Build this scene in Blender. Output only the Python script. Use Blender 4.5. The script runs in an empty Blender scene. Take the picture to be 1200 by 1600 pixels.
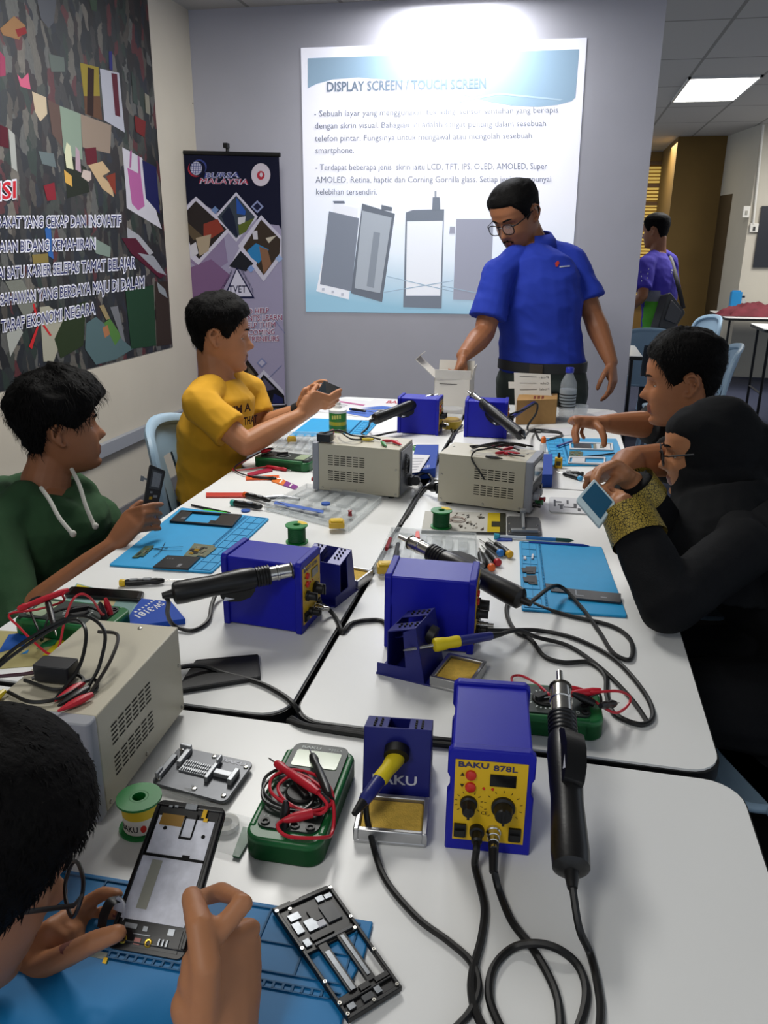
import bpy, math, random
from mathutils import Vector, Matrix, noise as mnoise
random.seed(7)
SC = bpy.context.scene
COL = SC.collection
PI = math.pi
# ---------------------------------------------------------------- camera, world, light, exposure
CH = 1.42                                   # camera height
ROT = Matrix(((0.97809027, 0.07517867, -0.1941329), (0.20794293, -0.30820113, 0.92831665), (0.00995763, -0.94834605, -0.3170814)))
FPX = 1250.0
cam = bpy.data.cameras.new('camera')
cam.sensor_fit = 'AUTO'; cam.sensor_width = 36.0; cam.lens = 36.0 * FPX / 1600.0
cam.clip_start = 0.02; cam.clip_end = 60
camo = bpy.data.objects.new('camera', cam); COL.objects.link(camo)
mw = Matrix.Identity(4)
for i in range(3):
    mw[i][0] = ROT[i][0]; mw[i][1] = -ROT[i][1]; mw[i][2] = -ROT[i][2]
mw[2][3] = CH
camo.matrix_world = mw
SC.camera = camo
SC.view_settings.view_transform = 'Standard'
SC.view_settings.look = 'None'
SC.view_settings.gamma = 1.0
SC.view_settings.use_curve_mapping = False
SC.view_settings.exposure = 0.50
w = bpy.data.worlds.new('world'); SC.world = w; w.use_nodes = True
w.node_tree.nodes['Background'].inputs[0].default_value = (0.80, 0.88, 1.0, 1)
w.node_tree.nodes['Background'].inputs[1].default_value = 0.5
def area(name, loc, sx, sy, power, col=(1, 1, 1), rot=(0, 0, 0), spread=None):
    l = bpy.data.lights.new(name, 'AREA'); l.shape = 'RECTANGLE'; l.size = sx; l.size_y = sy; l.energy = power; l.color = col
    if spread: l.spread = spread
    o = bpy.data.objects.new(name, l); o.location = loc; o.rotation_euler = rot; COL.objects.link(o)
    return o
CEIL = 2.68
area('light_wall_washer', (-0.66, 4.70, CEIL - 0.03), 0.46, 0.14, 13, (0.97, 0.98, 1.0))
area('light_over_left', (-1.05, 2.75, CEIL - 0.03), 0.55, 1.1, 35, (1.0, 0.98, 0.93))
area('light_over_near', (-0.75, -0.9, CEIL - 0.03), 0.55, 1.1, 18, (1.0, 0.98, 0.93))
area('light_right_room', (1.02, 7.28, CEIL - 0.03), 0.5, 1.0, 30, (1.0, 0.98, 0.95))
area('light_right_room_far', (2.6, 8.6, CEIL - 0.03), 0.5, 1.0, 34, (1.0, 0.98, 0.95))
area('light_back_office', (0.95, 11.3, CEIL - 0.06), 0.6, 0.6, 14, (1.0, 0.85, 0.55))

# ---------------------------------------------------------------- where a point of the photograph lies in the room
def ray(x, y): return ROT @ Vector((x - 600, y - 800, FPX))
def T(x, y, z=0.75):
    d = ray(x, y); t = (z - CH) / d.z; return Vector((d.x * t, d.y * t, z))
def onY(x, y, Y):
    d = ray(x, y); t = Y / d.y; return Vector((d.x * t, Y, CH + d.z * t))
def onX(x, y, X):
    d = ray(x, y); t = X / d.x; return Vector((X, d.y * t, CH + d.z * t))
def D(x, y, dep):
    return ROT @ Vector(((x - 600) / FPX * dep, (y - 800) / FPX * dep, dep)) + Vector((0, 0, CH))

# ---------------------------------------------------------------- materials
MATS = {}
def lin(c):
    if isinstance(c, str):
        c = [int(c[i:i + 2], 16) / 255 for i in (0, 2, 4)]
    return [(v / 12.92 if v <= 0.04045 else ((v + 0.055) / 1.055) ** 2.4) for v in c]
def mat(name, col='808080', rough=0.5, metal=0.0, nz=0.0, ns=60.0, bump=0.0, bs=200.0, alpha=1.0, emit=0.0, ecol=None, spec=0.5, trans=0.0, ior=1.45, coat=0.0, sss=0.0):
    if name in MATS: return MATS[name]
    m = bpy.data.materials.new(name); m.use_nodes = True
    nt = m.node_tree; b = nt.nodes['Principled BSDF']
    c = lin(col)
    b.inputs['Base Color'].default_value = (*c, 1)
    b.inputs['Roughness'].default_value = rough
    b.inputs['Metallic'].default_value = metal
    b.inputs['Specular IOR Level'].default_value = spec
    b.inputs['IOR'].default_value = ior
    b.inputs['Alpha'].default_value = alpha
    b.inputs['Transmission Weight'].default_value = trans
    b.inputs['Coat Weight'].default_value = coat
    if sss: b.inputs['Subsurface Weight'].default_value = sss; b.inputs['Subsurface Radius'].default_value = (0.01, 0.004, 0.002)
    if emit:
        b.inputs['Emission Color'].default_value = (*lin(ecol or col), 1); b.inputs['Emission Strength'].default_value = emit
    if nz or bump:
        tc = nt.nodes.new('ShaderNodeTexCoord')
    if nz:
        n = nt.nodes.new('ShaderNodeTexNoise'); n.inputs['Scale'].default_value = ns; n.inputs['Detail'].default_value = 4
        nt.links.new(tc.outputs['Object'], n.inputs['Vector'])
        r = nt.nodes.new('ShaderNodeMapRange'); r.inputs['To Min'].default_value = 1 - nz; r.inputs['To Max'].default_value = 1 + nz
        r.inputs['From Min'].default_value = 0.25; r.inputs['From Max'].default_value = 0.75
        nt.links.new(n.outputs['Fac'], r.inputs['Value'])
        mx = nt.nodes.new('ShaderNodeVectorMath'); mx.operation = 'SCALE'; mx.inputs[0].default_value = c
        nt.links.new(r.outputs['Result'], mx.inputs['Scale']); nt.links.new(mx.outputs['Vector'], b.inputs['Base Color'])
    if bump:
        n2 = nt.nodes.new('ShaderNodeTexNoise'); n2.inputs['Scale'].default_value = bs; n2.inputs['Detail'].default_value = 3
        nt.links.new(tc.outputs['Object'], n2.inputs['Vector'])
        bp = nt.nodes.new('ShaderNodeBump'); bp.inputs['Strength'].default_value = bump; bp.inputs['Distance'].default_value = 0.003
        nt.links.new(n2.outputs['Fac'], bp.inputs['Height']); nt.links.new(bp.outputs['Normal'], b.inputs['Normal'])
    MATS[name] = m
    return m
def ink(h, **k): return mat('ink_' + h + ''.join(sorted(k)), h, **dict(dict(rough=0.6, spec=0.2), **k))

# ---------------------------------------------------------------- mesh building
def frame(d, up=Vector((0, 0, 1))):
    d = Vector(d).normalized(); up = Vector(up)
    x = d.cross(up)
    if x.length < 1e-5: x = d.cross(Vector((0, 1, 0)))
    x.normalize(); return x, x.cross(d).normalized(), d           # side, up, dir
def spline(pts, n=8, closed=False):
    P = [Vector(p) for p in pts]; out = []
    if len(P) < 3:
        return [P[0].lerp(P[1], i / n) for i in range(n + 1)]
    N = len(P); rng = range(N if closed else N - 1)
    for i in rng:
        p0 = P[(i - 1) % N] if (closed or i > 0) else P[0] * 2 - P[1]
        p1 = P[i]; p2 = P[(i + 1) % N]
        p3 = P[(i + 2) % N] if (closed or i < N - 2) else P[-1] * 2 - P[-2]
        for k in range(n):
            t = k / n
            out.append(0.5 * ((2 * p1) + (p2 - p0) * t + (2 * p0 - 5 * p1 + 4 * p2 - p3) * t * t + (3 * p1 - p0 - 3 * p2 + p3) * t ** 3))
    if not closed: out.append(P[-1])
    return out
class MB:
    def __init__(s): s.v = []; s.f = []; s.mi = []; s.mats = []; s.cur = 0; s.M = None
    def use(s, m):
        if m not in s.mats: s.mats.append(m)
        s.cur = s.mats.index(m); return s
    def add(s, vs, fs):
        o = len(s.v)
        s.v += [tuple(s.M @ Vector(p)) if s.M else tuple(p) for p in vs]
        s.f += [tuple(i + o for i in f) for f in fs]; s.mi += [s.cur] * len(fs); return s
    def box(s, x0, x1, y0, y1, z0, z1):
        v = [(x, y, z) for z in (z0, z1) for y in (y0, y1) for x in (x0, x1)]
        return s.add(v, [(0, 2, 3, 1), (4, 5, 7, 6), (0, 1, 5, 4), (2, 6, 7, 3), (0, 4, 6, 2), (1, 3, 7, 5)])
    def rbox(s, x0, x1, y0, y1, z0, z1, r=0.01, n=4):
        pts = []
        for cx, cy, a0 in ((x1 - r, y1 - r, 0), (x0 + r, y1 - r, 90), (x0 + r, y0 + r, 180), (x1 - r, y0 + r, 270)):
            for k in range(n + 1):
                a = math.radians(a0 + 90 * k / n); pts.append((cx + r * math.cos(a), cy + r * math.sin(a)))
        return s.prism(pts, z0, z1)
    def prism(s, pts, z0, z1):
        n = len(pts)
        v = [(x, y, z0) for x, y in pts] + [(x, y, z1) for x, y in pts]
        return s.add(v, [tuple(range(n))[::-1], tuple(range(n, 2 * n))] + [(i, (i + 1) % n, n + (i + 1) % n, n + i) for i in range(n)])
    def rings(s, rings, cap=True, closed=False):
        n = len(rings[0]); v = [p for r in rings for p in r]; f = []
        m = len(rings)
        for j in range(m if closed else m - 1):
            a = j * n; b = ((j + 1) % m) * n
            for i in range(n): f.append((a + i, a + (i + 1) % n, b + (i + 1) % n, b + i))
        if cap and not closed: f += [tuple(range(n))[::-1], tuple(range((m - 1) * n, m * n))]
        return s.add(v, f)
    def tube(s, pts, r, n=8, cap=True, up=None, closed=False):
        P = [Vector(p) for p in pts]; R = r if isinstance(r, (list, tuple)) else [r] * len(P)
        rg = []; d0 = None; N = len(P)
        for i, p in enumerate(P):
            if closed: d = P[(i + 1) % N] - P[i - 1]
            else: d = P[min(i + 1, N - 1)] - P[max(i - 1, 0)]
            if d.length < 1e-9: d = Vector((0, 0, 1))
            d.normalize()
            if d0 is None:
                x, y, _ = frame(d, up or (Vector((0, 0, 1)) if abs(d.z) < .9 else Vector((0, 1, 0))))
            else:
                x = x - d * x.dot(d)
                if x.length < 1e-6: x, y, _ = frame(d)
                x.normalize(); y = x.cross(d).normalized()
            d0 = d
            rr = R[i]; rx, ry = rr if isinstance(rr, (list, tuple)) else (rr, rr)
            rg.append([p + x * rx * math.cos(2 * PI * k / n) + y * ry * math.sin(2 * PI * k / n) for k in range(n)])
        return s.rings(rg, cap, closed)
    def caps(s, pts, r, n=12):
        """tapered tube with round ends"""
        P = [Vector(p) for p in pts]; R = [q if isinstance(q, (list, tuple)) else (q, q) for q in (r if isinstance(r, (list, tuple)) else [r] * len(P))]
        d = (P[0] - P[1]).normalized(); e = (P[-1] - P[-2]).normalized()
        m0 = min(R[0]); m1 = min(R[-1]); A = []; AR = []; B = []; BR = []
        for a in (90, 70, 45, 22):
            c, q = math.cos(math.radians(a)), math.sin(math.radians(a)); c = max(c, .05)
            A.append(P[0] + d * m0 * q); AR.append((R[0][0] * c, R[0][1] * c))
            B.insert(0, P[-1] + e * m1 * q); BR.insert(0, (R[-1][0] * c, R[-1][1] * c))
        return s.tube(A + P + B, AR + R + BR, n)
    def cyl(s, p0, p1, r0, r1=None, n=16): return s.tube([p0, p1], [r0, r0 if r1 is None else r1], n)
    def lathe(s, prof, o=(0, 0, 0), d=(0, 0, 1), n=20, cap=True):
        o = Vector(o); x, y, z = frame(d)
        return s.rings([[o + z * h + (x * math.cos(2 * PI * k / n) + y * math.sin(2 * PI * k / n)) * max(r, 1e-4) for k in range(n)] for r, h in prof], cap)
    def ell(s, c, rx, ry=None, rz=None, R=None, n=14, m=9):
        ry = ry or rx; rz = rz or rx; c = Vector(c); rg = []
        for j in range(m + 1):
            t = -PI / 2 + PI * j / m; ct = max(math.cos(t), 0.02)
            rg.append([c + (R @ Vector((rx * ct * math.cos(2 * PI * k / n), ry * ct * math.sin(2 * PI * k / n), rz * math.sin(t))) if R else
                       Vector((rx * ct * math.cos(2 * PI * k / n), ry * ct * math.sin(2 * PI * k / n), rz * math.sin(t)))) for k in range(n)])
        return s.rings(rg)
    def poly(s, pts): return s.add(pts, [tuple(range(len(pts)))])
    def txt(s, body, fn, size=1.0, off=0.0, sp=1.0):
        v, f, w = text_mesh(body, off, sp)
        return s.add([fn(x * size, y * size, w * size) for x, y in v], f)
    def build(s, name, m=None, parent=None, bevel=0.0, seg=2, smooth=True, ang=38, world=False):
        me = bpy.data.meshes.new(name)
        vs = s.v
        if world and parent is not None:
            inv = root_matrix(parent).inverted(); vs = [tuple(inv @ Vector(p)) for p in vs]
        me.from_pydata(vs, [], s.f)
        mm = s.mats or [m]
        for q in mm: me.materials.append(q)
        if len(mm) > 1: me.polygons.foreach_set('material_index', s.mi)
        me.update()
        if smooth:
            me.polygons.foreach_set('use_smooth', [True] * len(me.polygons)); me.set_sharp_from_angle(angle=math.radians(ang))
        o = bpy.data.objects.new(name, me); COL.objects.link(o)
        if parent is not None: o.parent = parent
        if bevel:
            b = o.modifiers.new('bevel', 'BEVEL'); b.width = bevel; b.segments = seg; b.limit_method = 'ANGLE'; b.angle_limit = math.radians(40)
        return o
def root_matrix(o):
    m = Matrix.LocRotScale(o.location, o.rotation_euler, o.scale)
    return root_matrix(o.parent) @ m if o.parent else m
_TX = {}
def text_mesh(body, off=0.0, sp=1.0):
    k = (body, off, sp)
    if k not in _TX:
        c = bpy.data.curves.new('t', 'FONT'); c.body = body; c.size = 1.0; c.resolution_u = 2; c.offset = off; c.space_character = sp
        o = bpy.data.objects.new('t', c); COL.objects.link(o)
        me = bpy.data.meshes.new_from_object(o.evaluated_get(bpy.context.evaluated_depsgraph_get()))
        v = [(p.co.x, p.co.y) for p in me.vertices]; f = [tuple(p.vertices) for p in me.polygons]
        bpy.data.objects.remove(o); bpy.data.curves.remove(c); bpy.data.meshes.remove(me)
        xs = [p[0] for p in v] or [0]
        x0 = min(xs); v = [(x - x0, y) for x, y in v]
        _TX[k] = (v, f, max(xs) - x0)
    return _TX[k]
def thing(name, label, cat, loc=(0, 0, 0), rz=0.0, group=None):
    o = bpy.data.objects.new(name, None); o.empty_display_size = 0.05; COL.objects.link(o)
    o.location = loc; o.rotation_euler = (0, 0, rz)
    return tag(o, label, cat, group)
def tag(o, label, cat, group=None, kind=None):
    if label: o['label'] = label
    if cat: o['category'] = cat
    if group: o['group'] = group
    if kind: o['kind'] = kind
    return o
def struct(o): o['kind'] = 'structure'; return o
def clone(root, loc, rz, label, group=None, drop=()):
    r = root.copy(); COL.objects.link(r); r.location = loc; r.rotation_euler = (0, 0, rz); r['label'] = label
    if group: r['group'] = group
    for ch in list(root.children):
        if ch.name.split('.')[0] in drop: continue
        c = ch.copy(); COL.objects.link(c); c.parent = r
        for g in ch.children:
            d = g.copy(); COL.objects.link(d); d.parent = c
    return r
def px_text(mb, body, p0, p1, hpx, pl, off=0.0, sp=1.0, slant=0.0):
    """lettering whose baseline runs between two points of the flat thing it is printed on"""
    def fn(x, y, w):
        t = x / w; q = y / 0.70 * hpx
        return pl(p0[0] + (p1[0] - p0[0]) * t + slant * q, p0[1] + (p1[1] - p0[1]) * t - q)
    mb.txt(body, fn, 1.0, off, sp)
def label_on(mb, body, o, ex, ey, h, width=None, off=0.0, sp=1.0):
    """lettering on a face: origin o, along ex, up ey, cap height h"""
    o = Vector(o); ex = Vector(ex).normalized(); ey = Vector(ey).normalized()
    _, _, w = text_mesh(body, off, sp)
    s = h / 0.70; kx = (width / w) if width else s
    mb.txt(body, lambda x, y, ww: o + ex * x * kx + ey * y * s, 1.0, off, sp)
# ================================================================= the room
LX = -2.20; BY = 4.90; PX = 0.425                   # left wall, projection wall, its free right end
white_wall = mat('wall_white_paint', 'bdb5a6', 0.75, nz=0.04, ns=3, bump=0.05, bs=300)
grey_wall = mat('wall_grey_paint', 'b3b3bd', 0.8, nz=0.03, ns=4, bump=0.04, bs=300)
carpet = mat('carpet_blue_grey', '2b3044', 0.95, nz=0.30, ns=260, bump=0.5, bs=500)
b = MB(); b.box(LX - .1, 5.0, -2.0, 14.0, -0.05, 0.0); struct(b.build('floor', carpet))
b = MB(); b.box(LX - .1, LX, -2.0, BY + .1, 0, CEIL); struct(b.build('wall_left', white_wall))
b = MB(); b.box(LX, PX, BY, BY + .10, 0, CEIL); struct(b.build('wall_back', grey_wall))
# suspended ceiling with grid
cm = bpy.data.materials.new('ceiling_tiles'); cm.use_nodes = True
nt = cm.node_tree; bs = nt.nodes['Principled BSDF']; bs.inputs['Roughness'].default_value = .9
tc = nt.nodes.new('ShaderNodeTexCoord'); mp = nt.nodes.new('ShaderNodeMapping')
mp.inputs['Location'].default_value = (0.215, -0.30, 0)
br = nt.nodes.new('ShaderNodeTexBrick'); br.offset = 0; br.inputs['Scale'].default_value = 1.0
br.inputs['Brick Width'].default_value = 0.54; br.inputs['Row Height'].default_value = 1.06; br.inputs['Mortar Size'].default_value = 0.012
br.inputs['Color1'].default_value = (*lin('b5b2ac'), 1); br.inputs['Color2'].default_value = (*lin('bab7b0'), 1); br.inputs['Mortar'].default_value = (*lin('8a8780'), 1)
nt.links.new(tc.outputs['Object'], mp.inputs['Vector']); nt.links.new(mp.outputs['Vector'], br.inputs['Vector']); nt.links.new(br.outputs['Color'], bs.inputs['Base Color'])
b = MB(); b.box(LX - .1, 5.0, -2.0, 14.0, CEIL, CEIL + .05); struct(b.build('ceiling', cm))
lampm = mat('lamp_diffuser', 'ffffff', 0.6, emit=5.0, ecol='fffdf6')
lframe = mat('lamp_frame', 'c9c9c6', 0.4)
def ceiling_lamp(label, x0, x1, y0, y1):
    t = thing('ceiling_light', label, 'light', ((x0 + x1) / 2, (y0 + y1) / 2, CEIL - .012))
    b = MB(); X = (x1 - x0) / 2; Y = (y1 - y0) / 2
    for q in ((-X, X, -Y, -Y + .02), (-X, X, Y - .02, Y), (-X, -X + .02, -Y, Y), (X - .02, X, -Y, Y)): b.box(*q, -.004, .012)
    b.build('light_frame', lframe, t)
    b = MB(); b.box(-X + .02, X - .02, -Y + .02, Y - .02, 0, .010); b.build('diffuser', lampm, t)
a0 = T(1076, 120, CEIL); a1 = T(1148, 155, CEIL)
ceiling_lamp('bright square ceiling panel light above the far tables at right', a0.x, T(1193, 117, CEIL).x, a0.y, a1.y)
ceiling_lamp('bright ceiling panel light above the projected slide on the grey wall', -0.95, -0.37, 4.30, 4.82)
# left wall skirting, cable trunk
b = MB()
p = onX(150, 715, LX + .02); q = onX(268, 650, LX + .02)
zt = (p.z + q.z) / 2
b.box(LX, LX + .03, -1.5, BY, zt - .035, zt + .03)
for y in (1.8, 2.95, 3.25, 4.2): b.box(LX, LX + .032, y, y + .004, zt - .036, zt + .031)
o = b.build('trim_1', mat('trunking_grey', '8d9097', .45), bevel=.003); struct(o)
b = MB(); b.box(LX, LX + .012, -1.5, BY, 0, .08); struct(b.build('baseboard_left', mat('skirting', '6c6a6c', .6)))
# hanging cord near the corner
t = thing('hanging_cord', 'short black cord with a small plug hanging near the corner of the walls', 'cord', onY(295, 162, BY - .012))
b = MB(); b.tube(spline([onY(292, 112, BY - .004), onY(292.5, 125, BY - .008), onY(295, 140, BY - .01), onY(296, 152, BY - .012)], 6), .004, 6)
b.build('wire', mat('black_rubber', '0d0d0e', .5), t, world=True)
b = MB(); b.tube([onY(296, 152, BY - .012), onY(299, 163, BY - .012)], [.009, .013], 8); b.build('plug', MATS['black_rubber'], t, world=True)

# ---------------------------------------------------------------- printed wall poster (left wall)
def PL(d=0.006): return lambda x, y: onX(x, y, LX + d)
pm = bpy.data.materials.new('poster_print'); pm.use_nodes = True
nt = pm.node_tree; bs = nt.nodes['Principled BSDF']; bs.inputs['Roughness'].default_value = .5
tc = nt.nodes.new('ShaderNodeTexCoord'); mp = nt.nodes.new('ShaderNodeMapping'); mp.inputs['Scale'].default_value = (1, 3.2, 1.3)
vo = nt.nodes.new('ShaderNodeTexVoronoi'); vo.inputs['Scale'].default_value = 10; vo.inputs['Randomness'].default_value = 1
nz = nt.nodes.new('ShaderNodeTexNoise'); nz.inputs['Scale'].default_value = 9; nz.inputs['Detail'].default_value = 6
ad = nt.nodes.new('ShaderNodeMixRGB'); ad.inputs['Fac'].default_value = .20
nt.links.new(tc.outputs['Object'], mp.inputs['Vector']); nt.links.new(tc.outputs['Object'], nz.inputs['Vector'])
nt.links.new(mp.outputs['Vector'], ad.inputs['Color1']); nt.links.new(nz.outputs['Color'], ad.inputs['Color2']); nt.links.new(ad.outputs['Color'], vo.inputs['Vector'])
sp = nt.nodes.new('ShaderNodeSeparateColor'); nt.links.new(vo.outputs['Color'], sp.inputs['Color'])
rp = nt.nodes.new('ShaderNodeValToRGB'); rp.color_ramp.interpolation = 'CONSTANT'
cols = ['0b0d0e', '1c2021', '101315', '2a2826', '0b0c0e', '31352f', '221716', '151a24', '3f3a33', '0e1011', '4a1b1e', '1c2a22', '56524b', '101419', '4e4e4b', '17110f']
el = rp.color_ramp.elements
el[0].color = (*lin(cols[0]), 1); el[1].position = .97; el[1].color = (*lin('5f5a52'), 1)
for i, c in enumerate(cols[1:], 1):
    e = el.new(i / 16.5); e.color = (*lin(c), 1)
nt.links.new(sp.outputs[0], rp.inputs['Fac'])
n3 = nt.nodes.new('ShaderNodeTexNoise'); n3.inputs['Scale'].default_value = 30; n3.inputs['Detail'].default_value = 5; nt.links.new(mp.outputs['Vector'], n3.inputs['Vector'])
mm = nt.nodes.new('ShaderNodeMixRGB'); mm.blend_type = 'OVERLAY'; mm.inputs['Fac'].default_value = .45
nt.links.new(rp.outputs['Color'], mm.inputs['Color1']); nt.links.new(n3.outputs['Fac'], mm.inputs['Color2']); nt.links.new(mm.outputs['Color'], bs.inputs['Base Color'])
ptop = onX(228, 0, LX).z + .12; pbr = onX(270, 540, LX); pb2 = onX(150, 575, LX)
py1 = (pbr.y + onX(228, 0, LX).y) / 2; pz0 = (pbr.z + pb2.z) / 2
poster = thing('wall_poster', 'large dark photo collage poster with white outlined lettering on the left wall', 'poster', (LX + .003, 3.0, pz0))
b = MB(); b.box(LX + .0005, LX + .004, 1.0, py1, pz0, min(ptop, CEIL - .02)); b.build('poster_sheet', pm, poster, world=True)
b = MB()
NP = [0]
def patch(h, *pts): NP[0] += 1; b.use(ink(h)); b.poly([PL(.0044 + .00003 * NP[0])(*p) for p in pts])
# printed pictures on the collage
patch('a5a6b0', (156, 107), (186, 114), (195, 207), (163, 188)); patch('54202c', (174, 114), (183, 116), (188, 183), (180, 180))
patch('8a7a30', (125, 98), (154, 105), (156, 150), (131, 150)); patch('5b4030', (131, 150), (156, 150), (160, 188), (133, 178)); patch('2a1b18', (137, 105), (147, 108), (146, 182), (136, 178))
patch('7f8f80', (93, 165), (126, 178), (129, 250), (100, 240)); patch('8a7a6c', (126, 178), (174, 196), (172, 240), (129, 230)); patch('5c4a44', (74, 155), (93, 165), (98, 230), (82, 210))
patch('b7a78e', (50, 143), (72, 152), (74, 178), (63, 190), (55, 175)); patch('23281f', (100, 240), (135, 262), (140, 300), (105, 310))
patch('b9b6bd', (191, 230), (222, 247), (247, 340), (253, 358), (198, 325), (197, 300)); patch('a45a8e', (199, 262), (220, 273), (226, 322), (216, 329), (206, 318)); patch('181a4a', (222, 250), (244, 261), (250, 335), (228, 310))
patch('9a5a86', (203, 236), (206, 235), (205, 262), (202, 262)); patch('9a5a86', (215, 243), (218, 245), (220, 273), (216, 271))
patch('c7c7a8', (104, 222), (110, 228), (115, 265), (104, 262), (101, 240)); patch('a8909c', (118, 228), (124, 236), (127, 270), (118, 265)); patch('b8a8a0', (130, 265), (142, 268), (143, 280), (138, 284), (127, 276))
patch('5a1b26', (132, 232), (150, 230), (152, 255), (136, 258)); patch('b59b78', (138, 258), (160, 252), (172, 268), (160, 275), (175, 290), (178, 308), (160, 295)); patch('7a3324', (166, 275), (180, 270), (181, 305), (172, 290))
patch('b95a76', (27, 116), (34, 124), (44, 114), (48, 140), (32, 135)); patch('8c3b56', (0, 80), (8, 90), (9, 118), (0, 120)); patch('5c6460', (76, 84), (100, 90), (102, 112), (80, 112))
patch('4c1622', (0, 195), (12, 200), (14, 232), (0, 228)); patch('9a9c98', (13, 201), (23, 210), (27, 268), (18, 262)); patch('c49a4c', (100, 265), (112, 275), (113, 292), (102, 285))
patch('7a1f2a', (68, 290), (85, 285), (88, 312), (74, 314)); patch('5f6a6c', (60, 236), (84, 240), (88, 262), (66, 256)); patch('8a6848', (0, 45), (22, 25), (40, 40), (30, 62), (5, 55)); patch('7d2a2c', (24, 46), (40, 42), (42, 52), (28, 58))
patch('54565c', (58, 0), (88, 0), (84, 35), (76, 44), (64, 30)); patch('3c4a3c', (140, 0), (152, 0), (151, 18), (143, 16)); patch('2c5a9a', (70, 357), (79, 352), (84, 405), (76, 400)); patch('2e2f6a', (170, 80), (175, 80), (176, 110), (171, 108))
patch('9d9a8a', (62, 480), (76, 478), (106, 500), (84, 565), (68, 565)); patch('6e7068', (8, 440), (34, 436), (58, 478), (40, 500)); patch('9a9c96', (10, 522), (30, 505), (36, 520), (16, 558)); patch('27331c', (85, 530), (108, 480), (135, 470), (130, 540), (95, 560))
patch('4f6568', (135, 505), (150, 495), (208, 545), (180, 562), (150, 570), (133, 545)); patch('4c7438', (162, 505), (172, 498), (190, 525), (180, 540)); patch('a06a48', (160, 512), (168, 508), (172, 522), (164, 528))
patch('1c3a26', (196, 455), (240, 445), (244, 540), (205, 545)); patch('2f241e', (242, 440), (262, 440), (268, 538), (245, 541)); patch('75847a', (140, 368), (173, 386), (172, 402), (150, 396)); patch('97979c', (198, 355), (218, 368), (240, 395), (232, 400), (200, 378))
patch('4a1426', (190, 372), (212, 372), (258, 430), (250, 435), (205, 396)); patch('8b8c92', (215, 395), (240, 400), (260, 430), (246, 425)); patch('7f8488', (245, 440), (258, 452), (262, 466), (248, 456)); patch('7a6b3a', (50, 398), (75, 396), (76, 410), (52, 412))
patch('6b6c70', (172, 480), (184, 478), (196, 535), (190, 530)); patch('8c7c5a', (155, 478), (162, 476), (172, 498), (166, 500)); patch('b72528', (51, 475), (54, 474), (58, 492), (55, 493)); patch('b72528', (57, 512), (62, 505), (50, 545), (45, 542)); patch('b72528', (66, 508), (70, 508), (81, 524), (78, 525))
patch('3b4440', (205, 110), (212, 122), (216, 165), (208, 160)); patch('6a2424', (210, 180), (228, 190), (226, 215), (212, 205)); patch('7d7a6c', (226, 145), (233, 150), (235, 180), (228, 176))
b.build('collage_pictures', None, poster, smooth=False, world=True)
b = MB()
rows = [('ARAKAT YANG CEKAP DAN INOVATIF', (-13, 355.5), (190, 353.5), 17), ('AIAN BIDANG KEMAHIRAN', (-2, 394), (150, 389), 17), ('AI SATU KARIER SELEPAS TAMAT BELAJAR', (-4, 436), (213, 419), 17.5),
        ('SAHAWAN YANG BERDAYA MAJU DI DALAM', (0, 477), (226, 449), 17.5), ('TARAF EKONOMI NEGARA', (1, 519), (150, 490), 18)]
b.use(ink('d8d8e2'))
for s_, p0, p1, h in rows: px_text(b, s_, p0, p1, h, PL(.0072), off=.075)
px_text(b, 'ISI', (-4, 313), (26, 309), 28, PL(.0072), off=.06)
b.use(ink('23285c'))
for s_, p0, p1, h in rows: px_text(b, s_, (p0[0] + 1, p0[1] - .5), (p1[0] - 1, p1[1] - .5), h - 1, PL(.0082))
b.use(ink('b8202c')); px_text(b, 'ISI', (-4, 312), (25, 308.5), 26, PL(.0082), off=.02)
b.build('lettering', None, poster, smooth=False, world=True)

# ---------------------------------------------------------------- roll-up banner
NY = 4.72
def BN(d=0.0): return lambda x, y: onY(x, y, NY - d)
bw = thing('roll_up_banner', 'tall dark blue and lilac printed banner stand in the room corner', 'banner', onY(365, 640, NY) * 1.0)
bw.location.z = 0
black_plastic = mat('black_plastic', '101011', .42)
b = MB()
tl, tr, br_, bl = (274, 241), (436, 245), (446, 633), (306, 648)
P4 = [BN()(*q) for q in (tl, tr, br_, bl)]
b.use(mat('banner_vinyl', '9d97b4', .45)); Pb = [p + Vector((0, .002, 0)) for p in P4]
b.add(P4 + Pb, [(3, 2, 1, 0), (4, 5, 6, 7), (0, 1, 5, 4), (1, 2, 6, 5), (2, 3, 7, 6), (3, 0, 4, 7)])
NB = [0]
def bp(h, *pts, d=.001): NB[0] += 1; b.use(ink(h)); b.poly([BN(d + .00001 * NB[0])(*p) for p in pts])
bp('10132c', (274, 241), (436, 245), (440, 360), (436, 352), (405, 348), (366, 304), (340, 332), (302, 310), (281, 332))
bp('7a5c82', (292, 420), (330, 405), (360, 430), (340, 470), (300, 470), d=.0012); bp('8a7a9c', (300, 380), (350, 370), (356, 410), (325, 430), (298, 410), d=.0011)
def frame_dia(cx, cy, rx, ry, fill, edge='c9c6d8', k=.86, d=.0016):
    bp(edge, (cx, cy - ry), (cx + rx, cy), (cx, cy + ry), (cx - rx, cy), d=d); bp(fill, (cx, cy - ry * k), (cx + rx * k, cy), (cx, cy + ry * k), (cx - rx * k, cy), d=d + .0004)
bp('c9c6d8', (281, 334), (306, 307), (362, 358), (310, 414), (284, 392), d=.0016); bp('2c2626', (284, 338), (306, 314), (354, 358), (311, 405), (300, 392), d=.002)
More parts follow.
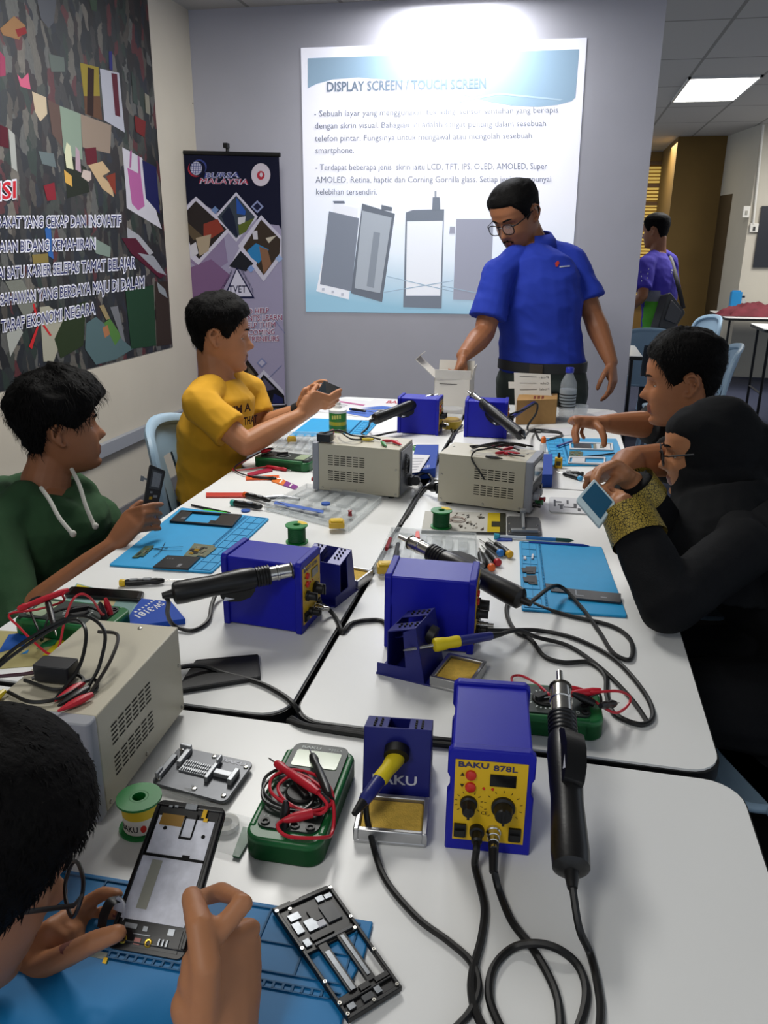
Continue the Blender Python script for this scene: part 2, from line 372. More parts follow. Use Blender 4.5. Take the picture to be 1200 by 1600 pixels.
bp('5a4d3c', (287, 342), (320, 372), (302, 375), (284, 350), d=.0024); bp('8a3a2e', (318, 350), (340, 342), (350, 360), (318, 380), d=.0024); bp('a89882', (306, 372), (330, 366), (326, 392), (312, 400), d=.0026); bp('c8c6d0', (295, 385), (306, 378), (310, 396), (300, 402), d=.0026)
frame_dia(369, 339, 34, 39, '39424e'); bp('2a54a6', (369, 308), (384, 330), (383, 336), (370, 334), d=.0024); bp('1c2238', (346, 338), (358, 322), (366, 340), (372, 372), (352, 352), d=.0024); bp('c8c8d0', (372, 340), (384, 338), (382, 352), (372, 350), d=.0024); bp('59652c', (372, 352), (398, 340), (384, 362), (374, 368), d=.0026)
bp('c9c6d8', (408, 336), (440, 370), (440, 402), (412, 440), (384, 404), (372, 384), d=.0018); bp('3a3028', (408, 343), (438, 374), (437, 396), (412, 430), (380, 386), d=.0022); bp('c0b8a8', (415, 372), (432, 368), (420, 380), d=.0026); bp('2f7cb4', (386, 392), (400, 380), (420, 390), (404, 412), (392, 402), d=.0026); bp('84604a', (405, 385), (418, 390), (424, 412), (412, 428), d=.0028); bp('c4c2cc', (394, 362), (402, 360), (403, 374), (396, 374), d=.0026)
bp('c9c6d8', (376, 384), (402, 410), (396, 424), (376, 404), (357, 420), d=.0022); bp('20222a', (376, 392), (396, 412), (384, 424), (358, 416), d=.0026)
for cx, cy, r, e in ((336, 328, 6, '6e88b8'), (402, 323, 10, '8a94bc'), (392, 420, 6, '7f9ad0'), (409, 567, 8, '7d83ae'), (436, 404, 6, '9ab0d8')):
    bp(e, (cx, cy - r), (cx + r, cy), (cx, cy + r), (cx - r, cy), d=.003)
    if r > 6: bp('1a1e3c' if cy < 400 else 'b6b2c8', (cx, cy - r * .65), (cx + r * .65, cy), (cx, cy + r * .65), (cx - r * .65, cy), d=.0034)
bp('c9c6d8', (412, 578), (443, 610), (446, 633), (390, 633), (385, 610), d=.0016); bp('17161c', (412, 585), (444, 618), (445, 631), (392, 632), (388, 616), d=.002); bp('545068', (412, 590), (430, 608), (408, 612), d=.0024); bp('22285a', (428, 615), (442, 622), (443, 630), (425, 630), d=.0024)
bp('201a18', (385, 560), (404, 585), (384, 610), (372, 590), d=.002); bp('5f5648', (388, 572), (398, 585), (386, 596), d=.0024)
bp('191c40', (370, 417), (398, 466), (349, 466), d=.003); bp('cfcde0', (370, 421), (394, 463), (353, 463), d=.0034)
b.use(ink('191c40')); px_text(b, 'TVET', (357, 457), (385, 457), 11, BN(.004), off=.01)
px_text(b, 'OGRAM', (346, 456), (362, 428), 7, BN(.003)); px_text(b, 'ERINTIS', (377, 424), (396, 460), 7, BN(.003))
for s_, p0, p1 in (('TO HELP', (381, 491), (420, 489)), ('STUDENTS LEARN', (355, 502), (441, 500)), ('TO HELP THEM', (362, 513), (430, 511)), ('BECOMING', (378, 524), (429, 522)), ('ENTREPRENEURS', (358, 534), (436, 533))):
    b.use(ink('d4d0e0')); px_text(b, s_, p0, p1, 8.5, BN(.003), off=.07); b.use(ink('8a2f52')); px_text(b, s_, p0, p1, 8, BN(.0036))
b.use(ink('c4c4dc')); px_text(b, 'BURSA', (319, 278), (374, 277), 8, BN(.003), off=.05, slant=.25); px_text(b, 'MALAYSIA', (311, 286.5), (388, 288), 8, BN(.003), off=.05, slant=.25)
b.use(ink('2b3a86')); px_text(b, 'BURSA', (319, 278), (374, 277), 8, BN(.0036), slant=.25); b.use(ink('b33248')); px_text(b, 'MALAYSIA', (311, 286.5), (388, 288), 8, BN(.0036), slant=.25)
def disc(cx, cy, rx, ry, h, d, n=20): bp(h, *[(cx + rx * math.cos(2 * PI * k / n), cy + ry * math.sin(2 * PI * k / n)) for k in range(n)], d=d)
disc(407.5, 273, 15, 18, 'cfc6d2', .003); disc(407.5, 274, 6, 7, 'b23142', .0036); disc(408, 273, 2.4, 3.5, 'cfc6d2', .004)
disc(306, 264, 12.5, 12.5, 'a32e3e', .003); disc(308, 261.5, 12.5, 13, '10132c', .0034); disc(311, 261, 12, 12, '3b4788', .0036); disc(309, 263, 12, 12, '10132c', .004); disc(306.5, 263, 9, 10.5, 'c4c4dc', .0044)
b.use(ink('3b4788'))
for k in range(-2, 3): b.poly([BN(.005)(306.5 + k * 3.6 - .4, 253.5 + abs(k) * 2), BN(.005)(306.5 + k * 3.6 + .4, 253.5 + abs(k) * 2), BN(.005)(305.5 + k * 3.6 + .4, 272.5 - abs(k) * 2), BN(.005)(305.5 + k * 3.6 - .4, 272.5 - abs(k) * 2)]); b.poly([BN(.005)(298.5, 262.6 + k * 3.6), BN(.005)(314.5, 262.6 + k * 3.6), BN(.005)(314.5, 263.4 + k * 3.6), BN(.005)(298.5, 263.4 + k * 3.6)])
for p0, p1 in (((296, 560), (306, 568)), ((300, 575), (312, 590)), ((430, 500), (445, 520)), ((420, 590), (440, 570))):
    b.use(ink('7d83ae')); b.poly([BN(.003)(*p0), BN(.003)(*p1), BN(.003)(p1[0], p1[1] + 1.5), BN(.003)(p0[0], p0[1] + 1.5)])
b.build('banner_sheet', None, bw, smooth=False, world=True)
b = MB(); b.tube([BN()(272, 238), BN()(438, 242)], .012, 10); b.build('top_rail', black_plastic, bw, world=True)
b = MB(); b.tube([BN()(302, 649), BN()(448, 634)], .009, 8); b.build('bottom_rail', black_plastic, bw, world=True)
pt = BN(-.03)(355, 226); b = MB(); b.cyl((pt.x, NY + .025, .03), pt, .010); b.box(pt.x - .012, pt.x + .012, NY - .005, NY + .035, pt.z - .02, pt.z + .006); b.build('support_pole', black_plastic, bw, world=True)
b = MB(); b.box(pt.x - .22, pt.x + .22, NY - .10, NY + .12, 0, .03); b.build('base', mat('dark_grey_metal', '3a3b3e', .4, .6), bw, bevel=.006, world=True)

# ---------------------------------------------------------------- projected slide
def SL(d=0.004): return lambda x, y: onY(x, y, BY - d)
def glow(h, e=0.22): return mat('projected_' + h, h, .8, emit=e, ecol=h, spec=.1)
sl = thing('projected_slide', 'bright projected slide about display screens on the grey wall', 'slide', onY(690, 490, BY - .003))
b = MB()
NS = [0]
def sp_(h, *pts, d=.004, e=.22): NS[0] += 1; b.use(glow(h, e)); b.poly([SL(d + .00001 * NS[0])(*p) for p in pts])
C4 = [(470, 75), (917, 59), (889, 493), (478, 487)]
F4 = [SL(.003)(*p) for p in C4]; B4 = [p + Vector((0, .0025, 0)) for p in F4]
# base sheet: pale blue at the foot of the slide design, white above (the slide's own artwork)
gm = bpy.data.materials.new('projected_ground'); gm.use_nodes = True
nt = gm.node_tree; bs = nt.nodes['Principled BSDF']; bs.inputs['Roughness'].default_value = .8
tc = nt.nodes.new('ShaderNodeTexCoord'); sx = nt.nodes.new('ShaderNodeSeparateXYZ'); nt.links.new(tc.outputs['Object'], sx.inputs[0])
rp = nt.nodes.new('ShaderNodeValToRGB'); e = rp.color_ramp.elements
e[0].position = 0; e[0].color = (*lin('8fb9d0'), 1); e[1].position = .22; e[1].color = (*lin('dfe8f4'), 1); e2 = e.new(.5); e2.color = (*lin('ecedf8'), 1)
zb = F4[3].z; mr = nt.nodes.new('ShaderNodeMapRange'); mr.inputs['From Min'].default_value = 0; mr.inputs['From Max'].default_value = F4[0].z - zb
mu = nt.nodes.new('ShaderNodeMath'); mu.operation = 'MULTIPLY_ADD'; mu.inputs[1].default_value = .10; nt.links.new(sx.outputs['X'], mu.inputs[0]); nt.links.new(sx.outputs['Z'], mu.inputs[2])
nt.links.new(mu.outputs[0], mr.inputs['Value']); nt.links.new(mr.outputs[0], rp.inputs['Fac'])
nt.links.new(rp.outputs['Color'], bs.inputs['Base Color']); nt.links.new(rp.outputs['Color'], bs.inputs['Emission Color']); bs.inputs['Emission Strength'].default_value = .27
b.use(gm); b.add(F4 + B4, [(3, 2, 1, 0), (4, 5, 6, 7), (0, 1, 5, 4), (1, 2, 6, 5), (2, 3, 7, 6), (3, 0, 4, 7)])
b.build('slide_ground', None, sl, smooth=False, world=True)
b = MB()
sp_('8fa9bf', (481, 91), (905, 77), (899, 152), (893, 158), (870, 164), (840, 167), (800, 165), (760, 158), (720, 148), (680, 138), (640, 130), (600, 124), (560, 121), (520, 124), (495, 131), (481, 138))
sp_('a9bfd0', (700, 160), (780, 145), (880, 155), (875, 157), (780, 148), (704, 162), d=.0045)
# pictures of phone screens
sp_('e6e9f2', (522, 318), (560, 325), (545, 468), (494, 455), d=.0045); sp_('7f8694', (514, 330), (561, 341), (549, 455), (500, 444), d=.005); sp_('6f7684', (520, 314), (538, 314), (539, 318), (522, 318), d=.005)
sp_('6d7480', (566, 318), (617, 334), (597, 472), (548, 458), d=.0045); sp_('a7afba', (566, 329), (612, 340), (594, 458), (554, 450), d=.005); sp_('8a929e', (584, 362), (594, 364), (584, 450), (573, 447), d=.0055); sp_('6d7480', (596, 320), (613, 324), (612, 330), (596, 328), d=.005)
sp_('78808d', (634, 332), (645, 328), (694, 327), (690, 482), (630, 480), d=.0045); sp_('e9edf6', (636, 346), (692, 345), (688, 462), (634, 462), d=.005); sp_('78808d', (676, 308), (687, 308), (688, 328), (675, 328), d=.005); sp_('8f96a2', (679, 298), (682, 298), (682, 308), (679, 308), d=.005)
sp_('9ea1b2', (713, 342), (771, 342), (766, 470), (708, 468), d=.0045); sp_('9ea1b2', (703, 354), (711, 354), (711, 365), (702, 365), d=.0045)
for q in ((604, 431, 708, 455), (600, 456, 708, 438), (690, 446, 770, 462)):
    sp_('9fb4c6', (q[0], q[1]), (q[2], q[3]), (q[2], q[3] + 1.3), (q[0], q[1] + 1.3), d=.0055)
for x, y in ((505, 452), (520, 456), (535, 460)): sp_('b8bcc8', (x - 2, y - 2), (x + 2, y - 2), (x + 2, y + 2), (x - 2, y + 2), d=.0055)
b.build('screen_pictures', None, sl, smooth=False, world=True)
b = MB(); b.use(glow('6f7d8e', .22)); px_text(b, 'DISPLAY SCREEN / TOUCH SCREEN', (511, 143), (759, 137), 15, SL(.0055), off=.022)
b.use(glow('6d7280', .22))
for s_, p0, p1 in (('- Sebuah layar yang menggunakan teknologi sensor sentuhan yang berlapis', (491, 182), (872, 176)), ('dengan skrin visual. Bahagian ini adalah sangat penting dalam sesebuah', (492, 201), (853, 197)),
        ('telefon pintar. Fungsinya untuk mengawal atau mengolah sesebuah', (492, 221), (831, 216)), ('smartphone.', (493, 239.5), (553, 239)),
        ('- Terdapat beberapa jenis  skrin iaitu LCD, TFT, IPS, OLED, AMOLED, Super', (493, 266), (855, 264)), ('AMOLED, Retina, haptic dan Corning Gorrilla glass. Setiap jenis mempunyai', (493, 285.5), (861, 284)), ('kelebihan tersendiri.', (494, 304), (589, 304))):
    px_text(b, s_, p0, p1, 9.6, SL(.0055))
b.build('lettering', None, sl, smooth=False, world=True)

# ---------------------------------------------------------------- right-hand room beyond the partition
FY = 10.0
brown = mat('wall_brown_paint', '6b5326', .8, nz=.05, ns=5); cream = mat('wall_cream_paint', 'b8b2a4', .8, nz=.03, ns=4)
c0 = onY(1176, 300, FY); xb0 = onY(1050, 300, FY + 1.0).x; xb1 = onY(1126, 300, FY + 1.0).x
b = MB(); b.box(c0.x, 5.0, FY, FY + .12, 0, CEIL); struct(b.build('wall_right_far', cream))
b = MB(); b.box(xb0, xb1, FY + 1.0, FY + 1.1, 0, CEIL); b.box(xb0, xb0 + .1, FY + 1.1, 13, 0, CEIL); struct(b.build('wall_brown', brown))
# short wall with a doorway between the brown wall and the front wall
b = MB()
x0, y0, x1, y1 = xb1, FY + 1.0, c0.x, FY + .02
def sideq(t0, t1, z0, z1):
    a = Vector((x0 + (x1 - x0) * t0, y0 + (y1 - y0) * t0, 0)); c = Vector((x0 + (x1 - x0) * t1, y0 + (y1 - y0) * t1, 0)); n = Vector((.08, .08, 0))
    v = [a, c, c + n, a + n]; b.add([p + Vector((0, 0, z0)) for p in v] + [p + Vector((0, 0, z1)) for p in v], [(3, 2, 1, 0), (4, 5, 6, 7), (0, 1, 5, 4), (1, 2, 6, 5), (2, 3, 7, 6), (3, 0, 4, 7)])
sideq(0, .42, 2.02, CEIL); sideq(.42, 1, 0, CEIL)
struct(b.build('wall_side', cream))
b = MB(); sideq(0, .42, 0, 2.02); struct(b.build('doorway_filler_1', mat('filler_brown', '4a3a20', .6)))  # brown panel added to fill the doorway and block the bright background
# back office window with blinds
WY = 12.6
wa = onY(1008, 340, WY); wb_ = onY(1046, 250, WY)
b = MB(); b.box(0.3, 1.6, WY + .06, WY + .12, 0, CEIL); struct(b.build('wall_office', mat('wall_office_paint', '9a7a45', .8)))
win = thing('window_1', None, None, (0.75, WY, 1.5)); struct(win)
b = MB(); zt_ = onY(1040, 252, WY).z; zb_ = .7
for x in (.40, .70, 1.02, 1.34): b.box(x, x + .05, WY - .02, WY + .05, zb_, zt_)
for z in (zb_, onY(1040, 315, WY).z, onY(1040, 287, WY).z, zt_): b.box(.40, 1.39, WY - .02, WY + .05, z - .05, z)
b.build('window_frame', mat('wood_dark', '5a3d20', .5), win, world=True)
b = MB()
z = zb_
while z < zt_ - .06:
    b.box(.42, 1.37, WY - .005, WY + .03, z, z + .028); z += .045
b.build('blind_slats', mat('blind_cream_glow', 'c9b06a', .6, emit=.30, ecol='d8b85c'), win, world=True)  # slats emit a warm glow in place of daylight behind them
# outlet boxes and a dark notice on the far front wall
def wallbox(label, name, x, y, wpx, hpx, h, cat):
    a = onY(x - wpx / 2, y - hpx / 2, FY - .02); c = onY(x + wpx / 2, y + hpx / 2, FY - .02)
    t = thing(name, label, cat, ((a.x + c.x) / 2, FY, (a.z + c.z) / 2)); b = MB(); b.box(a.x, c.x, FY - .035, FY, c.z, a.z); b.build('housing', mat('outlet_plastic', 'd0cdc4', .4), t, bevel=.004, world=True)
    b = MB(); mx = (a.x + c.x) / 2; mz = (a.z + c.z) / 2; b.box(mx - .012, mx + .012, FY - .042, FY - .03, mz - .03, mz + .012); b.build('switch_face', ink(h), t, world=True)
wallbox('small white switch box on the far wall above the socket box', 'switch_box', 1166, 331, 8, 18, '9a978c', 'switch')
wallbox('square white socket box with dark dot on the far wall', 'socket_box', 1178, 356, 11, 14, '3a3a3a', 'socket')
b = MB(); a = onY(1190, 322, FY - .01); b.box(a.x, a.x + 1.0, FY - .03, FY - .012, onY(1190, 418, FY).z, a.z); nb = b.build('notice_board', mat('board_dark', '22242a', .4)); tag(nb, 'dark board at the right edge of the far white wall', 'board')
b = MB(); b.tube([onY(1193, 195, FY - .03), onY(1177, 350, FY - .03)], .012, 8); cd = b.build('wall_conduit', mat('outlet_plastic')); tag(cd, 'thin white conduit running down the far wall to the socket box', 'conduit')
# ================================================================= work tables
TZ = 0.75
lam = mat('white_laminate', 'e2e3e2', 0.30, nz=0.015, ns=3, spec=.45)
edge = mat('black_edge_band', '0c0c0d', .5); leg_m = mat('black_steel', '121214', .4, .4)
def table(label, x0, x1, y0, y1, group=None, z=TZ, legs=True, r=.045):
    t = thing('folding_table', label, 'table', ((x0 + x1) / 2, (y0 + y1) / 2, 0), 0, group)
    X = (x1 - x0) / 2; Y = (y1 - y0) / 2
    b = MB(); b.rbox(-X + .003, X - .003, -Y + .003, Y - .003, z - .004, z, r, 6); b.build('tabletop', lam, t)
    b = MB(); b.rbox(-X, X, -Y, Y, z - .026, z - .0035, r, 6); b.build('edge_band', edge, t)
    for sx in (-1, 1):
        for sy in (-1, 1):
            b = MB(); px, py = sx * (X - .06), sy * (Y - .08); b.tube([(px, py, z - .026), (px, py, 0.0)], .012, 8); b.build('leg', leg_m, t)
    b = MB()
    for s in (-1, 1):
        if X > Y: b.tube([(s * (X - .06), -Y + .08, .25), (s * (X - .06), Y - .08, .25)], .009, 6)
        else: b.tube([(-X + .06, s * (Y - .08), .25), (X - .06, s * (Y - .08), .25)], .009, 6)
    b.build('crossbar', leg_m, t)
    return t
GX = -.349
ySeam = 2.29
table('white table at left in front of the boy in the green hoodie', -.955, GX - .004, .982, ySeam - .0015)
table('white table at far left in front of the boy in the yellow shirt', -.955, GX - .004, ySeam + .0015, 3.57)
table('white table at right in front of the girl in the black headscarf', GX + .004, .266, .982, ySeam - .0015)
table('white table at far right in front of the man in the blue polo shirt', GX + .004, .266, ySeam + .0015, 3.57)
table('white table set crosswise nearest, under the blue station with yellow face', -.955, .283, .36, .970)

# ================================================================= blue soldering stations
blue = mat('station_blue', '1419a0', .40, nz=.04, ns=30, spec=.3, bump=.04, bs=700); blue_d = mat('station_blue_bezel', '151a98', .45, spec=.3, bump=.06, bs=900)
yel = mat('panel_yellow', 'd8ae16', .45); red_b = mat('button_red', 'c0281c', .4); steel = mat('bright_steel', 'c8c6c0', .22, 1.0); rub = mat('black_rubber', '0d0d0e', .5)
gunblack = mat('gun_black_plastic', '0f0f10', .36, bump=.05, bs=300); white_print = mat('white_print', 'c6c8d0', .5); dark_print = mat('dark_print', '2a2a58', .5); glassd = mat('display_dark_glass', '0c0a0c', .12)
sd = mat('solder_gold_sponge', 'd8b24a', .8, nz=.12, ns=120, bump=.5, bs=500); alu = mat('cast_aluminium', 'b9b9ba', .35, .9)
W_, D_, H_ = .098, .156, .138
def station(label, group, loc, rz):
    t = thing('soldering_station', label, 'soldering station', loc, rz, group)
    X, Y = W_ / 2, D_ / 2
    b = MB(); b.rbox(-X + .004, X - .004, -Y + .008, Y - .006, .002, H_ - .004, .004, 3); b.build('case', blue, t, bevel=.0025)
    b = MB()
    # front bezel frame with notched waist, as a ring around the panel
    def bez(y0, y1):
        out = [(-X, 0), (X, 0), (X, .078), (X - .003, .084), (X - .003, .098), (X, .104), (X, H_ - .006), (X - .006, H_), (-X + .006, H_), (-X, H_ - .006), (-X, .104), (-X + .003, .098), (-X + .003, .084), (-X, .078)]
        n = len(out); b.add([(x, y0, z) for x, z in out] + [(x, y1, z) for x, z in out], [tuple(range(n)), tuple(range(n, 2 * n))[::-1]] + [(i, n + i, n + (i + 1) % n, (i + 1) % n) for i in range(n)])
    bez(-Y, -Y + .012); b.build('front_bezel', blue_d, t, bevel=.002)
    b = MB(); bez(Y - .012, Y); b.build('rear_bezel', blue_d, t, bevel=.002)
    yf = -Y - .0012
    b = MB(); px, z0, z1 = .0405, .016, .124; b.use(yel); b.box(-px, px, yf, -Y + .001, z0, z1)
    fp = lambda x, z, d=.0006: (x, yf - d, z)
    b.use(dark_print); label_on(b, 'BAKU', fp(-.037, .1155), (1, 0, 0), (0, 0, 1), .0068, .034, off=.03); label_on(b, '878L', fp(.002, .1135), (1, 0, 0), (0, 0, 1), .0072, .027, off=.02)
    b.use(ink('3a3020'))
    for z, sgn in ((.1055, 1), (.0905, -1)): b.poly([fp(-.0345, z - sgn * .002), fp(-.0295, z - sgn * .002), fp(-.032, z + sgn * .0025)])
    for cx, cz, r in ((-.0235, .0675, .0135), (.0155, .066, .019)):
        for k in range(11):
            a = math.radians(-40 + 26 * k); c, s = math.cos(a), math.sin(a); q = .0004
            b.poly([fp(cx + r * c - q * s, cz + r * s + q * c), fp(cx + (r + .003) * c - q * s, cz + (r + .003) * s + q * c), fp(cx + (r + .003) * c + q * s, cz + (r + .003) * s - q * c), fp(cx + r * c + q * s, cz + r * s - q * c)])
    label_on(b, 'CE', fp(-.009, .0535), (1, 0, 0), (0, 0, 1), .0045)
    b.build('front_panel', None, t, smooth=False)
    b = MB(); b.rbox(-.001, .028, yf - .0015, yf, .0935, .1085, .0001, 1); b.build('display', glassd, t)
    for cx, cz in ((-.0225, .1055), (-.0225, .0895)):
        b = MB(); b.lathe([(.0062, 0), (.006, .003), (.0045, .0042), (0, .0044)], (cx, yf, cz), (0, -1, 0), 16); b.build('button', red_b, t)
    b = MB(); b.use(red_b)
    for cx in (-.0075, .0025): b.lathe([(.0018, 0), (.0012, .0015), (0, .0018)], (cx, yf, .0885), (0, -1, 0), 10)
    b.build('indicator_led', None, t)
    for cx, cz, r in ((-.0235, .0675, .0098), (.0155, .066, .0135)):
        b = MB(); b.lathe([(r, 0), (r, .004), (r * .8, .0055), (r * .72, .017), (r * .6, .0185), (0, .0187)], (cx, yf, cz), (0, -1, 0), 18); b.box(cx - .0015, cx + .0015, yf - .0205, yf - .004, cz - r * .75, cz + r * .75); b.build('knob', rub, t)
    b = MB(); b.lathe([(.0085, 0), (.0085, .007), (.0062, .008), (.0062, .020), (.004, .022), (0, .022)], (-.0125, yf, .0315), (0, -1, 0), 16); b.build('cable_gland', rub, t)
    b = MB(); b.lathe([(.0085, 0), (.0085, .004), (.0072, .005), (.0072, .012), (.0062, .0125), (.0062, .020), (.0045, .021), (.0045, .030), (0, .030)], (.0065, yf, .032), (0, -1, 0), 16); b.build('connector', steel, t)
    for cx in (-.032, .0305):
        b = MB(); b.box(cx - .007, cx + .007, yf - .003, yf, .0215, .0385); b.box(cx - .0055, cx + .0055, yf - .0055, yf, .023, .032); b.build('power_switch', rub, t)
    b = MB(); b.box(-.035, .035, Y - .001, Y + .002, .03, .11)
    for k in range(7): b.box(-.025, .025, Y, Y + .003, .045 + k * .008, .048 + k * .008)
    b.build('rear_plate', rub, t)
    return t
def along(pa, pb): return math.atan2(pb.y - pa.y, pb.x - pa.x)
SG = None
A = T(693, 1325); B = T(828, 1338); rz = along(A, B)
def from_front(A, B):
    """base centre and heading of a station whose front foot runs from A to B"""
    rz = along(A, B); m = (A + B) / 2; n = Vector((-math.sin(rz), math.cos(rz), 0)); c = m + n * (D_ / 2); c.z = TZ; return c, rz
c3, r3 = from_front(A, B)
st3 = station('nearest blue soldering station, its yellow front panel facing the camera', SG, c3, r3)
# left one: its long side faces the camera, front panel to the right
A = T(352, 975); B = T(468, 993); ang = along(A, B); n = Vector((-math.sin(ang), math.cos(ang), 0)); m = (A + B) / 2 + n * (W_ / 2 + .002); m.z = TZ
st1 = clone(st3, m, ang + PI / 2, 'blue soldering station on the left table beside the cyan mat, its yellow panel facing right', SG)
s1c, s1r = m, ang + PI / 2
A = T(612, 1012); B = T(745, 1025); m = (A + B) / 2; m = m + Vector((-.012, W_ / 2 + .0, 0)); m.z = TZ
s2c = m
st2 = clone(st3, m, PI / 2 + .03, 'blue soldering station in the middle of the right table, beside an iron in its stand', SG)
A = T(620, 678); B = T(684, 680); m = (A + B) / 2 + Vector((.002, W_ / 2, 0)); m.z = TZ
st4 = clone(st3, m, PI / 2 - .03, 'blue soldering station far back left of the clear tub with the yellow base', SG); s4c = m
A = T(722, 684); B = T(790, 685); m = (A + B) / 2 + Vector((.002, W_ / 2, 0)); m.z = TZ
st5 = clone(st3, m, PI / 2 + .03, 'blue soldering station far back in front of the brown carton', SG); s5c = m

# ---------------------------------------------------------------- hot air guns (lie in the cradles of the stations)
def gun(label, tip, tail, cable, roll=0.0, rk=1.0):
    tip = Vector(tip); tail = Vector(tail); L = (tail - tip).length; d = (tail - tip) / L
    t = thing('hot_air_gun', label, 'hot air gun', tip)
    P = lambda s: tip + d * s * L
    b = MB(); b.tube([P(0), P(.075)], [.0042, .0045], 12); b.lathe([(.0045, 0), (.012, .006), (.0135, .012), (.0135, .030), (.0148, .031), (.0148, .034), (.0135, .035), (.0135, .075 * 1.0)], P(.07), d, 18); b.build('nozzle', steel, t, world=True)
    b = MB(); b.tube([P(.10), P(.105)], .0152, 14); b.build('clamp_ring', mat('dark_steel', '55524c', .35, 1.0), t, world=True)
    b = MB()
    pr = []
    s0 = .27
    for k in range(5): pr += [(.0165, (s0 + .022 * k) * L), (.0182, (s0 + .004 + .022 * k) * L), (.0182, (s0 + .014 + .022 * k) * L), (.0165, (s0 + .018 + .022 * k) * L)]
    pr += [(.019, .40 * L), (.0205, .48 * L), (.0195, .60 * L), (.0182, .70 * L), (.0195, .82 * L), (.0205, .92 * L), (.0195, .975 * L), (.014, .99 * L), (0, L)]
    b.lathe([(0.010, s0 * L - .001)] + [(r * rk, h) for r, h in pr], tip, d, 20); b.build('handle', gunblack, t, world=True)
    # cradle bracket on one side
    x, y, _ = frame(d); up = (y * math.cos(roll) + x * math.sin(roll))
    sd_ = d.cross(up).normalized()
    b = MB()
    prof = [(.40, .019), (.44, .030), (.52, .034), (.60, .031), (.655, .022), (.66, .018)]
    for s in (-1, 1):
        v = []
        for q, h in prof: v += [P(q) - up * h * rk + sd_ * .012, P(q) - up * h * rk - sd_ * .012]
        lo = [P(q) - up * .012 + sd_ * .012 * e for q, h in prof for e in (1, -1)]
    n = len(prof); V = v + lo; F = []
    for i in range(n - 1):
        a = 2 * i; F += [(a, a + 1, a + 3, a + 2), (a, a + 2, 2 * n + a + 2, 2 * n + a), (a + 1, 2 * n + a + 1, 2 * n + a + 3, a + 3), (2 * n + a, 2 * n + a + 2, 2 * n + a + 3, 2 * n + a + 1)]
    F += [(0, 2 * n, 2 * n + 1, 1), (2 * n - 2, 2 * n - 1, 4 * n - 1, 4 * n - 2)]
    b.add(V, F); b.build('cradle_bracket', gunblack, t, world=True)
    b = MB(); b.use(white_print); q = P(.56); u2 = up; b.poly([q - u2 * .027 + sd_ * .0125, q - u2 * .027 + d * .02 + sd_ * .0125, q - u2 * .020 + d * .016 + sd_ * .0125][::1]); b.poly([q - u2 * .027 - sd_ * .0125, q - u2 * .027 + d * .02 - sd_ * .0125, q - u2 * .020 + d * .016 - sd_ * .0125]); b.build('warning_label', None, t, world=True)
    b = MB(); b.tube([P(.985), P(1.0) + d * .016], [.0085, .0052], 10); b.build('strain_relief', rub, t, world=True)
    if cable:
        b = MB(); b.tube(spline([P(1.0) + d * .012] + list(cable), 10), .0040, 8); b.build('cable', rub, t, world=True)
    return t
zc = TZ + .0045
def C(*pts, z=zc): return [T(p[0], p[1], p[2] if len(p) > 2 else z) for p in pts]
top3 = c3.z
gun('hot air gun standing up along the right side of the nearest blue station', T(874, 1050, TZ + .128), T(893, 1366, TZ + .060),
    C((905, 1450, TZ + .03), (922, 1490), (934, 1540), (938, 1590), (925, 1680), (900, 1760)), roll=PI * .9)
gun('hot air gun lying across the long side of the left blue station', T(476, 887, TZ + .124), T(268, 928, TZ + .105),
    C((263, 940, TZ + .09), (262, 960, TZ + .05), (272, 977, TZ + .012), (300, 985), (325, 970, TZ + .006), (331, 945, TZ + .012), (340, 925, TZ + .018), (356, 915, TZ + .02)))
gun('hot air gun lying over the back right of the middle blue station', T(624, 838, TZ + .118), T(818, 938, TZ + .075),
    C((870, 915, TZ + .03), (905, 945, TZ + .01), (935, 985), (958, 1020), (985, 1030), (985, 1000), (955, 978), (890, 962), (850, 950), (815, 935), (795, 940), (792, 960), (805, 985), (830, 1000), (850, 1025), (880, 1035), (920, 1035), (945, 1055), (948, 1085), (960, 1115), (1000, 1132), (1020, 1118), (1005, 1080), (960, 1030), (900, 998), (840, 985), (790, 985, TZ + .03), (760, 985, TZ + .035)), roll=PI * .55)
gun('hot air gun lying across the blue station behind the left power supply', T(684, 617, TZ + .132), T(583, 656, TZ + .075),
    C((575, 668, TZ + .02), (565, 678), (580, 682), (610, 676), (640, 672), (660, 668)))
gun('hot air gun lying across the blue station in front of the brown carton', T(731, 612, TZ + .150), T(816, 681, TZ + .06),
    C((830, 672, TZ + .02), (850, 672), (876, 676), (872, 684), (845, 688), (835, 670)))
